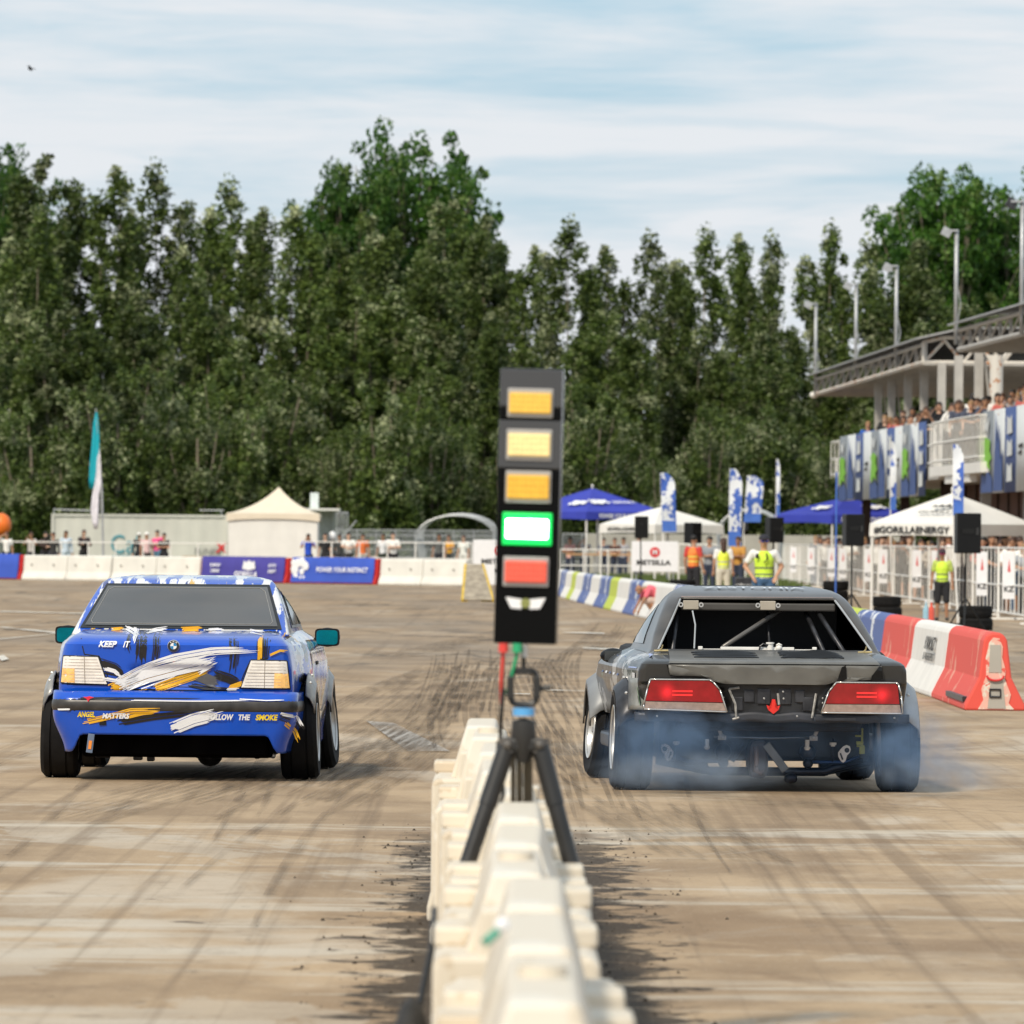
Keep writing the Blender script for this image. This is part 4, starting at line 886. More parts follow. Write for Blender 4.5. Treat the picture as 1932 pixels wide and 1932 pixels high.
# ================================================================ WOODEN RAMP
p = GS(903, 74); t = thing('wooden_ramp', 'yellow framed wooden ramp standing near the far barriers', 'ramp', p); s = 74
M_yel = mat('worn yellow paint', (.62, .42, .06), .6, var=.25, scale=8); b = MB()
for x in (-.40, .40):
    b.tube([(x + (0 if x < 0 else -.02), -1.4, .03), (x * .55 - .12, .2, .93)], .045, 6); b.tube([(x * .55 - .12, .2, .93), (x * .55 - .12, .25, 0)], .035, 6)
    b.tube([(x, -1.4, .03), (x * .55 - .12, .25, .03)], .03, 6)
for k in range(4): b.tube([(-.36 + .02 * k, -1.0 + .3 * k, .0), (-.36 + .02 * k, -1.0 + .3 * k, .25 + .16 * k)], .022, 5)
b.build('frame', M_yel, t); b = MB()
for k in range(13):
    u = (k + .5) / 13; xl, xr = -.40 + (.40 - .34) * u, .40 - (.40 - .10) * u; c_ = ((xl + xr) / 2, -1.4 + 1.6 * u, .05 + .9 * u); b.box(c_, (xr - xl, .118, .03), rot=Matrix.Rotation(math.atan2(.9, 1.6), 3, 'X'))
b.build('deck', mat('weathered plank', (.36, .31, .24), .85, var=.3, scale=7), t)
# ================================================================ SPEAKERS, TYRES, CASES
def speaker(x, y0, y1, s, lab, rz, legs=True, wd=.38, face=False):
    zt = W(x, y0, s).z; zb = W(x, y1, s).z; h = zt - zb; p = GS(x, s); t = thing('loudspeaker', lab, 'loudspeaker', (p.x, p.y, zb), rz, 'black loudspeakers on stands'); d_ = .34
    poly = [(-wd / 2, -d_ / 2), (wd / 2, -d_ / 2), (wd / 2 * .72, d_ / 2), (-wd / 2 * .72, d_ / 2)]
    MB().prism(poly, 0, h, 'XY').build('cabinet', M_black, t, bevel=.02)
    if face:
        MB().lathe([(-d_ / 2 - .004, .0), (-d_ / 2 - .006, wd * .13)], (0, 0, h * .66), 'Y', 20).build('horn', mat('dark horn', (.004, .004, .004), .3), t)
    else:
        MB().box((-.02, -d_ / 2 - .003, h * .55), (wd * .5, .02, h * .13)).build('handle_recess', mat('recess black', (.002, .002, .002), .6), t); MB().box((wd * .33, -d_ / 2 - .004, h * .55), (wd * .12, .012, h * .18)).build('control_panel', mat('control grey', (.03, .03, .03), .4), t)
    u = thing('speaker_stand', lab.replace('loudspeaker', 'stand under the loudspeaker'), 'stand', p, .4, 'loudspeaker stands')
    MB().tube([(0, 0, .35), (0, 0, zb)], .02, 8).build('pole', M_black, u)
    for k in range(3):
        a_ = k * 2.094; MB().tube([(0, 0, .62), (.42 * math.cos(a_), .42 * math.sin(a_), .015)], .016, 6).build('leg', M_black, u)
    return t
speaker(1208, 974, 1015.5, 70, 'black loudspeaker in front of the METSILLA sign', .1, face=True)
speaker(1305, 986, 1025, 74, 'tilted black loudspeaker over the orange-vested marshal', .9)
speaker(1400, 981, 1001, 50, 'small distant loudspeaker between the yellow vests', -.6)
speaker(1458, 976, 1024, 80, 'black loudspeaker right behind the capped vest man', .5)
speaker(1606, 970, 1030, 100, 'black loudspeaker left of the GORILLA ENERGY canopy', .35)
speaker(1821, 968, 1044, 124 * .86, 'nearest and largest black loudspeaker, before the crowd fence', .3, wd=.46)
def tyre_mesh(b, c, r=.31, wd=.225, axis='Z'):
    pr = [(-wd / 2 + .02, r * .60), (-wd / 2, r * .70), (-wd / 2, r * .90), (-wd / 2 + .025, r * .985), (-wd * .25, r), (-wd * .24, r - .012), (-wd * .19, r - .012), (-wd * .18, r), (wd * .18, r), (wd * .19, r - .012), (wd * .24, r - .012), (wd * .25, r), (wd / 2 - .025, r * .985), (wd / 2, r * .90), (wd / 2, r * .70), (wd / 2 - .02, r * .60), (0, r * .58), (-wd / 2 + .02, r * .60)]
    b.lathe(pr, c, axis, 32); return b
for (x, s, n, lab) in ((1675, 89, 2, 'left stack beside the vested woman'), (1840, 103.5, 2, 'stack under the largest loudspeaker'), (1577, 80, 3, 'stack behind the black car roof'), (1286, 80, 3, 'stack below the orange-vested marshal')):
    for k in range(n):
        p = GS(x + random.uniform(-2, 2), s); o = tyre_mesh(MB(), (0, 0, .113)).build('loose_tyre', M_rubber, None, (p.x, p.y, k * .228), smooth=True)
        tag(o, '%s black tyre of the %s' % (['bottom', 'middle' if n == 3 else 'top', 'top'][k], lab), 'tyre', 'stacked tyres by the loudspeakers')
for (x, s, z0, c, lab) in ((1412, 84, 0, M_black, 'black flight case beside the capped vest man'), (1410, 84, .4, M_dsteel, 'upper dark case stacked beside the capped vest man'), (1275, 78, 0, M_black, 'black case left of the marshal in orange vest'), (1396, 80, 0, M_black, 'black generator behind the lemon-vested woman')):
    p = GS(x, s); t = thing('equipment_case', lab, 'case', (p.x, p.y, z0)); MB().box((0, 0, .2), (.55, .4, .38)).build('shell', c, t, bevel=.02); MB().box((0, -.205, .22), (.55, .012, .02)).box((-.15, -.21, .22), (.05, .02, .06)).box((.15, -.21, .22), (.05, .02, .06)).each('latch', M_alu, t)
p = GS(1427, 92); t = thing('equipment_case', 'silver aluminium case at the feet of the capped vest man', 'case', p); MB().box((0, 0, .48), (.5, .3, .22)).build('shell', M_alu, t, bevel=.01); MB().box((0, 0, .18), (.5, .3, .34)).build('lower_shell', M_dsteel, t, bevel=.01)
for (x, s, c, lab) in ((1747, 98, (.3, .5, .6), 'clear blue water bottle standing before the vested woman'), (1757, 98, (.7, .1, .06), 'red bottle beside the water bottle on the mat')):
    p = GS(x, s); t = thing('bottle', lab, 'bottle', (p.x, p.y, .03)); MB().lathe([(0, .001), (0, .06), (.28, .06), (.36, .02), (.42, .02), (.42, .001)], (0, 0, 0), 'Z', 12).build('body', mat('bottle plastic', c, .2), t, smooth=True); MB().lathe([(.42, .001), (.42, .025), (.46, .025), (.46, .001)], (0, 0, 0), 'Z', 10).build('cap', M_wcl, t)
p = GS(1780, 97); o = MB().box((0, 0, .015), (1.2, 1.0, .03)).build('rubber_mat', M_rubber, None, p); tag(o, 'flat black rubber mat under the vested woman', 'mat')
# ================================================================ CONCRETE BARRIER ROW
M_bw = mat('white painted concrete', (.76, .74, .70), .7, var=.06, scale=3, bump=.15); M_br = splash_mat('worn red painted concrete', (.70, .085, .06), [((.74, .30, .22), .60)], 2.2, .7, 0); M_bb = splash_mat('blue wrapped barrier', (.075, .12, .33), [((.7, .72, .76), .60)], 2.0, .6, 0, (1, .3, 1)); M_by = splash_mat('yellow wrapped barrier', (.50, .58, .04), [((.03, .05, .02), .66)], 3.5, .6, 0)
def path_pts():
    P_ = [(4.57, 80.5), (4.58, 88), (4.52, 98), (4.47, 106), (4.40, 114), (4.26, 124), (4.05, 136), (3.75, 150), (3.35, 163), (2.95, 176), (2.62, 190), (2.25, 205), (1.9, 222), (1.6, 240), (1.35, 256)]
    return P_
PB = path_pts()
def along(d):
    for i in range(len(PB) - 1):
        a_, b_ = Vector(PB[i]), Vector(PB[i + 1]); l = (b_ - a_).length
        if d <= l: return a_.lerp(b_, d / l)
        d -= l
    return Vector(PB[-1])
seq = 'RWRBYWBWWBWYBWWBWYBWBWYWBW'; d = 0; cn_ = {'R': 0, 'W': 0, 'B': 0, 'Y': 0}
nm = {'R': ('red painted', M_br), 'W': ('white', M_bw), 'B': ('blue and white wrapped', M_bb), 'Y': ('yellow-green wrapped', M_by)}
for i, ch in enumerate(seq):
    ln = 6.6 if i < 3 else 6.9
    if ch == 'Y': ln = 4.8
    a_, b_ = along(d), along(d + ln); d += ln + .05
    if (b_ - a_).length < 1: break
    ang = math.atan2(b_.y - a_.y, b_.x - a_.x) - math.pi / 2; t = thing('concrete_barrier', '%s concrete barrier, %s from the near end of the curved row' % (nm[ch][0], nth(i)), 'barrier', (a_.x, a_.y, 0), ang, 'concrete barriers of the curved row')
    L_ = (b_ - a_).length; h = .74; b = MB(); pl = [(-.29, 0), (-.285, .05), (-.155, .31), (-.112, .66), (-.085, .71), (-.04, .735), (.04, .735), (.085, .71), (.112, .66), (.155, .31), (.285, .05), (.29, 0)]
    b.prism(pl, .015, L_ - .015, 'XZ'); b.build('block', nm[ch][1], t, bevel=.02)
    if i == 0:
        MB().prism([(-.16, .012), (-.11, .10), (-.13, .2), (-.085, .33), (-.09, .5), (-.06, .64), (-.02, .69), (.04, .68), (.07, .6), (.065, .5), (.10, .38), (.09, .3), (.15, .15), (.13, .07), (.18, .012)], .006, .014, 'XZ').build('faded_paint_patch', splash_mat('faded pink paint', (.74, .42, .34), [((.70, .62, .52), .52), ((.70, .12, .09), .60)], 9, .8, 0), t)
        MB().prism([(-.07, .02), (.10, .02), (.07, .30), (-.04, .30)], .0, .012, 'XZ').prism([(-.06, .36), (.06, .36), (.05, .62), (-.05, .62)], .0, .012, 'XZ').build('bare_concrete_patch', M_conc, t)
        MB().tube([(.08 * math.cos(a2) , -.02, .33 + .045 * math.sin(a2)) for a2 in [math.pi * (1 + j / 8) for j in range(9)]], .012, 6).build('lifting_loop', M_redp, t)
        MB().tube([(-.05, -.01, .13), (.05, -.012, .13), (.05, -.012, .2), (-.05, -.01, .2), (-.05, -.01, .13)], .01, 5).build('lower_loop', M_dsteel, t)
        MB().box((-.268, 1.9, .10), (.05, 3.2, .05), rot=Matrix.Rotation(-.83 * 0, 3, 'Y')).build('dark_strip', M_dsteel, t)
    if i == 1:
        b = MB(); text_on(b, '90KM.KZ', .15, (-.150, L_ * .42, .52), (0, -1, 0), (.10, 0, .38), w=1.9, bold=.03); text_on(b, 'BARRIERS', .08, (-.168, L_ * .42, .38), (0, -1, 0), (.10, 0, .38), w=1.9, bold=.02); b.each('lettering', M_ink, t)
    if ch == 'Y' and i < 6:
        b = MB(); text_on(b, 'ENERGY', .2, (-.152, L_ * .5, .5), (0, -1, 0), (.10, 0, .38), w=3, bold=.03); b.each('lettering', M_ink, t)
# ================================================================ CROWD FENCE
sF = lambda x: 54 + (x - 1560) * .1035
fx = 1478; fi = 0
A0 = GS(1478, 46.0); A1 = GS(2000, 99)
NP = 17; prev = None
for k in range(NP):
    # equal real lengths from far end to near end
    u0, u1 = k / NP, (k + 1) / NP
    a_ = A0.lerp(A1, u0); b_ = A0.lerp(A1, u1); dv = b_ - a_
    t = thing('crowd_barrier', 'white crowd barrier panel, %s from the far end of the long fence' % nth(k), 'barrier', a_, 0, 'white crowd fence panels')
    b = MB()
    for z in (.12, .72 if k % 2 else .70, 1.5): b.tube([(0.01, .01, z), (dv.x * .985, dv.y * .985, z)], .024, 6)
    for u in (.01, .98): b.tube([(dv.x * u, dv.y * u, .0), (dv.x * u, dv.y * u, 1.5)], .028, 6)
    b.build('frame', M_white, t); b = MB(); n = 7
    for j in range(1, n): b.tube([(dv.x * j / n, dv.y * j / n, .12), (dv.x * j / n, dv.y * j / n, 1.5)], .012, 5)
    b.build('bars', M_white, t); MB().box((dv.x * .5 - .1, dv.y * .5, .02), (.7, .1, .04)).build('foot', M_white, t)
    if k in (1, 3, 5, 6, 8, 9, 11, 12, 14, 15):
        q = thing('hanging_sign', 'narrow white paper sign with red peak, hung on fence panel %s from the far end' % nth(k), 'sign', (a_.x + dv.x * .5, a_.y + dv.y * .5, .42), 0, 'narrow signs on the crowd fence')
        ww = .26; MB().box((-.08, -.05, .5), (ww, .015, .98)).build('board', M_wcl, q)
        b = MB(); b.add([(-.11, -.062, .58), (-.05, -.062, .58), (-.08, -.062, .86)], [(0, 1, 2)]); b.build('red_peak', M_redink, q)
        b = MB(); text_on(b, 'KZ', .12, (-.08, -.062, .22), (1, 0, 0), (0, 0, 1), bold=.03); b.build('lettering', M_ink, q)
# ================================================================ GRANDSTAND
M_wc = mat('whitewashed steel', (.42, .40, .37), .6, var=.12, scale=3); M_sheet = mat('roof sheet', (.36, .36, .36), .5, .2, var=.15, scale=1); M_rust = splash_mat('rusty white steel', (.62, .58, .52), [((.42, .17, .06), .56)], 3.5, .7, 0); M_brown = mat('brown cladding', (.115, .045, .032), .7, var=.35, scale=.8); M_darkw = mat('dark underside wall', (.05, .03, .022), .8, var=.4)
gs = thing('grandstand', 'roofed grandstand on the right with rusty truss roof and balcony', 'grandstand', (0, 0, 0))
# line of the balcony front in plan
def bl(s):   # x on balcony front for scale s
    x = 1580 + (s - 57) * (1932 - 1580) / (76 - 57); return W(x, 1000, s)
def bp(s, z): q = bl(s); return Vector((q.x, q.y, z))
ZF, ZR = 3.75, 4.95
sA, sM0, sM1, sE = 57, 67.5, 72.4, 84
def slab(b, s0, s1, z0, z1, o0, o1):
    p, q = bp(s0, 0), bp(s1, 0); b.add([(p.x + o0, p.y, z0), (q.x + o0, q.y, z0), (q.x + o1, q.y, z0), (p.x + o1, p.y, z0), (p.x + o0, p.y, z1), (q.x + o0, q.y, z1), (q.x + o1, q.y, z1), (p.x + o1, p.y, z1)], [(0, 1, 2, 3), (4, 7, 6, 5), (0, 4, 5, 1), (1, 5, 6, 2), (2, 6, 7, 3), (3, 7, 4, 0)])
b = MB(); slab(b, sA, sE, ZF - .35, ZF, 0, 7); b.build('balcony_floor', M_wc, gs)
b = MB(); slab(b, sM0 - .2, sM1 + .2, ZF - .30, ZF - .02, -.28, -.003); slab(b, sM0 + 1.2, sM1 - 1.2, ZF - .52, ZF - .31, -.22, -.003); b.build('bay_slab', M_bw, gs)
b = MB(); slab(b, 59.5, sE, 0, ZF - .36, 2.6, 6.5); b.build('lower_wall', M_brown, gs)
b = MB()
for k in range(26): 
    s_ = 59.6 + k * .95; q = bp(s_, 0); b.box((q.x + 2.57, q.y, (ZF - .36) / 2), (.05, .12, ZF - .38))
b.build('cladding_ribs', M_darkw, gs)
for k, s_ in enumerate((58.2, 62, 66, 70, 74.3, 79)):
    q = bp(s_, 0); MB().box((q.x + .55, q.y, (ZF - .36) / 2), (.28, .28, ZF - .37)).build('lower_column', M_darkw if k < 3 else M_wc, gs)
q = bp(72.5, 0); MB().box((q.x + 2.3, q.y, 1.3), (.5, .06, 2.4)).build('door', M_brown, gs)
def roofsec(s0, s1, z, xa, xb, yrise, lab, nb):
    """truss roof over the stretch s0 (far) .. s1 (near); front edge runs from picture column xa to xb"""
    A_, B_ = W(xa, 1000, s0), W(xb, 1000, s1); dv = (B_ - A_); dv.z = 0
    F0, F1 = Vector((A_.x, A_.y, z)), Vector((B_.x, B_.y, z)); back = Vector((8, 0, 0))
    b = MB(); b.add([F0, F1, F1 + back, F0 + back], [(0, 1, 2, 3)]); n = 26
    for k in range(n + 1):
        p = F0.lerp(F1, k / n); b.box(p + Vector((4, 0, -.04)), (8, .10, .07))
    b.build('soffit', M_wc, gs)
    b = MB(); b.tube([F0, F1], .075, 6); b.tube([F1, F1 + back], .075, 6); b.tube([F0, F0 + back], .07, 6); b.build('bottom_chord', M_rust if nb else M_wc, gs)
    up = Vector((0, 0, .62)); b = MB(); m = 14
    for k in range(m + 1):
        p = F0.lerp(F1, k / m); b.box(p + up / 2 + V((.05, 0, 0)), (.09, .12, .62))
        if k < m: q = F0.lerp(F1, (k + 1) / m); b.tube([p + V((.05, 0, 0)), q + up + V((.05, 0, 0))], .035, 6)
    b.tube([F0 + up * .85, F1 + up * .85], .06, 6); b.build('front_truss', M_wc, gs)
    b = MB(); w2 = 2.9; nn = 3
    for k in range(nn * 2):
        p = F1 + V((w2 * k / (nn * 2 - 1), 0, 0)); r_ = .0 
        zt_ = .62 + .12 * min(1, k / 2)
        b.tube([p + V((0, 0, 0 if k % 2 == 0 else zt_)), p + V((w2 / (nn * 2 - 1), 0, zt_ if k % 2 == 0 else 0))], .05, 6)
    b.tube([F1 + V((0, 0, 0)), F1 + V((0, 0, .62))], .07, 6); b.tube([F1 + V((0, 0, .60)), F1 + V((.6, 0, .74)), F1 + V((8, 0, .74))], .06, 6)
    b.build('end_truss', M_rust, gs)
    b = MB(); o_ = V((-.28, 0, .70)); th = .05
    sec = [V((-.28, 0, .66)), V((1.1, 0, .98)), V((8, 0, 1.1))]
    e0 = F0 - dv * .012; e1 = F1 + dv * .012; vs = []
    for s_ in sec: vs += [e0 + s_, e1 + s_, e0 + s_ + V((0, 0, th)), e1 + s_ + V((0, 0, th))]
    fs = []
    for k in range(2): o = 4 * k; fs += [(o, o + 1, o + 5, o + 4), (o + 2, o + 6, o + 7, o + 3), (o, o + 4, o + 6, o + 2), (o + 1, o + 3, o + 7, o + 5)]
    fs += [(0, 2, 3, 1), (8, 9, 11, 10)]; b.add(vs, fs); b.build('roof_sheet', M_sheet, gs)
    return F0, F1
zc = W(1740, 685, 64).z
F0, F1 = roofsec(52.6, 64.2, zc, 1536, 1740, 0, '', 1); F2, F3 = roofsec(69.2, 84, W(1806, 660, 69.2).z, 1806, 1806 + 300, 0, '', 0)
b = MB().sph(F0 + V((-.05, -.02, -.02)), (.16, .16, .12), 10); b.build('gutter_end', M_bw, gs)
for (x, yt, yb, s_) in ((1655, 752, 1000, 57.5), (1680, 748, 1000, 59), (1711, 742, 1000, 60.6), (1741, 733, 1000, 62.4), (1774, 722, 1000, 64.2), (1806, 712, 1000, 66.2), (1844, 705, 1000, 68.4)):
    p = W(x, 1000, s_); zt_ = zc if s_ < 65 else zc + .05; MB().box((p.x, p.y, (ZF + zt_) / 2), (.24, .3, zt_ - ZF)).build('upper_column', M_wc, gs)
    MB().tube([(p.x + .15, p.y, zt_ - .2), (p.x + .5, p.y, ZF + .2)], .04, 6).build('brace', M_wc, gs) if s_ < 60 or s_ > 68 else None
p = W(1877, 1000, 65.8); MB().tube([(p.x, p.y, ZF), (p.x, p.y, zc + .1)], .19, 12).tube([(p.x, p.y, zc - .35), (p.x - .55, p.y, zc + .6)], .06, 6).tube([(p.x, p.y, zc - .35), (p.x + .55, p.y, zc + .6)], .06, 6).build('rusty_column', M_rust, gs)
# balcony railings
def brail(s0, s1, off, n, nm_='balcony_railing'):
    b = MB(); 
    for z in (ZF + .12, ZF + .62, ZR): p, q = bp(s0, z), bp(s1, z); b.tube([p + V((off, 0, 0)), q + V((off, 0, 0))], .03, 6)
    for k in range(n + 1): q = bp(s0 + (s1 - s0) * k / n, 0); b.tube([(q.x + off, q.y, ZF), (q.x + off, q.y, ZR)], .018, 5)
    b.build(nm_, M_bw, gs)
brail(sA - .7, sM0, 0, 30); brail(sM0, sM1, -.25, 18, 'bay_railing'); brail(sM1, sE, 0, 24)
b = MB()
for s_ in (sM0, sM1, sA - .7):
    q = bp(s_, 0)
    for z in (ZF + .12, ZF + .62, ZR): b.tube([(q.x - (.25 if s_ > 60 else 0), q.y, z), (q.x + (0 if s_ > 60 else 1.5), q.y, z)], .03, 6)
    for k in range(6): xx = q.x - (.25 if s_ > 60 else 0) + k * (.05 if s_ > 60 else .3); b.tube([(xx, q.y, ZF), (xx, q.y, ZR)], .016, 5)
b.each('cross_rail', M_bw, gs)
# banners on the balcony
def bsplash(nm_, base, cols): return splash_mat(nm_, base, cols, 1.6, .6, 0, (1, .25, .6))
M_bn1 = mat('navy banner cloth', (.04, .08, .24), .7, var=.1); M_bn2 = mat('white banner cloth', (.62, .64, .64), .7, var=.05); M_bn3 = mat('grey banner cloth', (.20, .22, .24), .7, var=.25, scale=2); M_lime = mat('lime print', (.20, .50, .03), .7, var=.2)
def banner_run(s0, s1, pat, zt_, zb_, idx0):
    n = len(pat); 
    for k, ch in enumerate(pat):
        sa, sb_ = s0 + (s1 - s0) * k / n, s0 + (s1 - s0) * (k + 1) / n; p, q = bp(sa, 0), bp(sb_, 0); dx = q - p
        name = {'g': 'grey banner with a lime green blot', 'b': 'navy banner with white text blocks', 'w': 'plain white banner with small dark print', 'z': 'navy and white zigzag banner'}[ch]
        t = thing('balcony_banner', '%s, %s from the balcony far end' % (name, nth(idx0 + k)), 'banner', (p.x - .07, p.y, zb_), 0, 'banners hung along the balcony')
        H_ = zt_ - zb_; vs = []; nn = 8
        for j in range(nn + 1):
            u = j / nn; wv = -.025 * math.sin(u * 6.28 * 1.5 + k); vs += [(dx.x * u * .985 + wv, dx.y * u * .985, 0), (dx.x * u * .985, dx.y * u * .985, H_)]
        m_ = {'g': M_bn3, 'b': M_bn1, 'w': M_bn2, 'z': M_bn2}[ch]
        MB().add(vs, [(2 * j, 2 * j + 2, 2 * j + 3, 2 * j + 1) for j in range(nn)]).build('cloth', m_, t, smooth='all', solid=.01)
        def dec(poly, m2, nm2, off=.045):
            MB().add([(dx.x * u - off, dx.y * u, H_ * v) for u, v in poly], [tuple(range(len(poly)))]).build(nm2, m2, t, solid=.01)
        if ch == 'g':
            dec([(.12, .30), (.2, .55), (.1, .62), (.4, .68), (.8, .63), (.75, .5), (.92, .42), (.7, .36), (.8, .28), (.5, .33), (.3, .24)], M_lime, 'lime_blot'); dec([(.25, .9), (.3, .72), (.45, .78), (.6, .70), (.7, .92), (.5, .84)], M_bn2, 'white_blot'); dec([(0.02, 0.01), (.98, .01), (.98, .18), (.6, .26), (.3, .2), (.02, .25)], M_bn1, 'navy_foot')
        elif ch == 'b':
            for (v0, v1) in ((.68, .9), (.42, .62), (.12, .34)): dec([(.3, v0), (.75, v0 + .01), (.72, v1), (.55, v1 - .05), (.33, v1)], M_bn2, 'text_block')
        elif ch == 'z':
            dec([(.1, .02), (.9, .02), (.9, .5), (.7, .35), (.6, .8), (.45, .5), (.3, .95), (.2, .4)], M_bn1, 'navy_zigzag')
        else:
            dec([(.35, .5), (.7, .52), (.7, .56), (.35, .54)], M_ink, 'print_line'); dec([(.35, .42), (.6, .44), (.6, .48), (.35, .46)], M_ink, 'print_line')
banner_run(57.4, 66.2, 'gzbwgzbwgzb', ZR + .12, 2.95, 0); banner_run(72.0, 80, 'gzbwgzb', ZR + .10, 2.90, 11)
# lamp poles on the roof edge
for i, (x, yt, yb, s_, lab) in enumerate(((1538, 571, 745, 52.8, 'shortest-looking lamp pole at the far end of the grandstand roof'), (1614, 535, 712, 57, 'second lamp pole from the far end of the roof'), (1690, 500, 695, 61.4, 'middle lamp pole on the grandstand roof'), (1803, 433, 650, 68.5, 'lamp pole where the two roofs meet'), (1927, 378, 632, 75.5, 'nearest and tallest lamp pole at the right photo edge'))):
    a_, c_ = W(x, yb, s_), W(x + (2 if i == 3 else 0), yt, s_); t = thing('roof_lamp_pole', lab, 'lamp pole', a_, 0, 'lamp poles on the roof edge'); h = c_.z - a_.z
    MB().tube([(0, 0, 0), (0, 0, h)], .055, 8).build('pole', M_steel, t, smooth='all'); MB().box((-.14, 0, h - .03), (.32, .25, .05)).build('bracket', M_steel, t)
    MB().box((-.28, -.05, h - .08), (.26, .14, .24), rot=Matrix.Rotation(.5, 3, 'Y')).build('floodlight', M_dsteel if i == 4 else M_steel, t, bevel=.01); MB().tube([(.0, -.06, h * .55), (.13, -.06, h * .35), (.0, -.06, h * .12)], .015, 5).build('cable', M_steel, t)
# spectators on the balcony
def bal(x, i): return 57 + (x - 1580) * 19 / 352
BX = [1634, 1668, 1677, 1686, 1694, 1703, 1712, 1722, 1731, 1742, 1750, 1794, 1801, 1808, 1816, 1824, 1832, 1841, 1852, 1880, 1890, 1899, 1908, 1917, 1926]
for i, x in enumerate(BX):
    s_ = bal(x, i) - .6 - .5 * (i % 3); p = W(x, 1000, s_); p.z = ZF; q = bp(s_, 0); p.x = max(p.x, q.x + .22)
    c, cn2 = TOPS[rp.randrange(8)]
    if i == 0: c, cn2 = (.02, .10, .45), 'royal blue t-shirt'
    hc_ = rp.choice((0, 1, 1, 2)); person(p, '%s spectator from the far end of the balcony, %s, %s' % (nth(i), cn2, HN[hc_]), rp.choice(('lean', 'lean', 'cross', 'phone', 'stand')), rp.uniform(1.62, 1.82), c, rp.choice((1, 1, 2)), (.02, .02, .03), hair=rp.choice(('short', 'long', 'bob')), hc=hc_, skin=rp.randrange(3), rz=rp.uniform(-.7, .3), group='spectators on the balcony')
BX2 = [1640, 1673, 1690, 1707, 1726, 1738, 1799, 1812, 1828, 1846, 1885, 1895, 1903, 1912, 1922, 1931]
for i, x in enumerate(BX2):
    s_ = bal(x, i) - .9; p = W(x, 1000, s_); p.z = ZF + .12; q = bp(s_, 0); p.x = max(p.x, q.x + .75)
    c, cn2 = TOPS[rp.randrange(8)]; hc_ = rp.choice((0, 0, 1))
    person(p, '%s person from the far end of the balcony rear row, %s, %s' % (nth(i), cn2, HN[hc_]), rp.choice(('cross', 'phone', 'stand')), rp.uniform(1.68, 1.88), c, rp.choice((1, 2)), (.02, .02, .03), hair=rp.choice(('short', 'bob')), hc=hc_, skin=rp.randrange(3), rz=rp.uniform(-.7, .3), group='spectators on the balcony')
# bird
p = W(58, 130, 60); t = thing('bird', 'small dark bird flying alone in the upper left sky', 'bird', p, .3)
b = MB().sph((0, 0, 0), (.10, .035, .035), 8).add([(.04, 0, .01), (-.05, 0, .01), (-.12, .0, .11), (-.02, .02, .10)], [(0, 1, 2, 3)]).add([(.04, 0, .01), (-.05, 0, .01), (-.02, .0, -.06), (.06, .02, -.05)], [(0, 1, 2, 3)]).add([(.09, 0, 0), (.16, .01, -.02), (.14, .01, .02)], [(0, 1, 2)]); b.build('body', M_black, t)
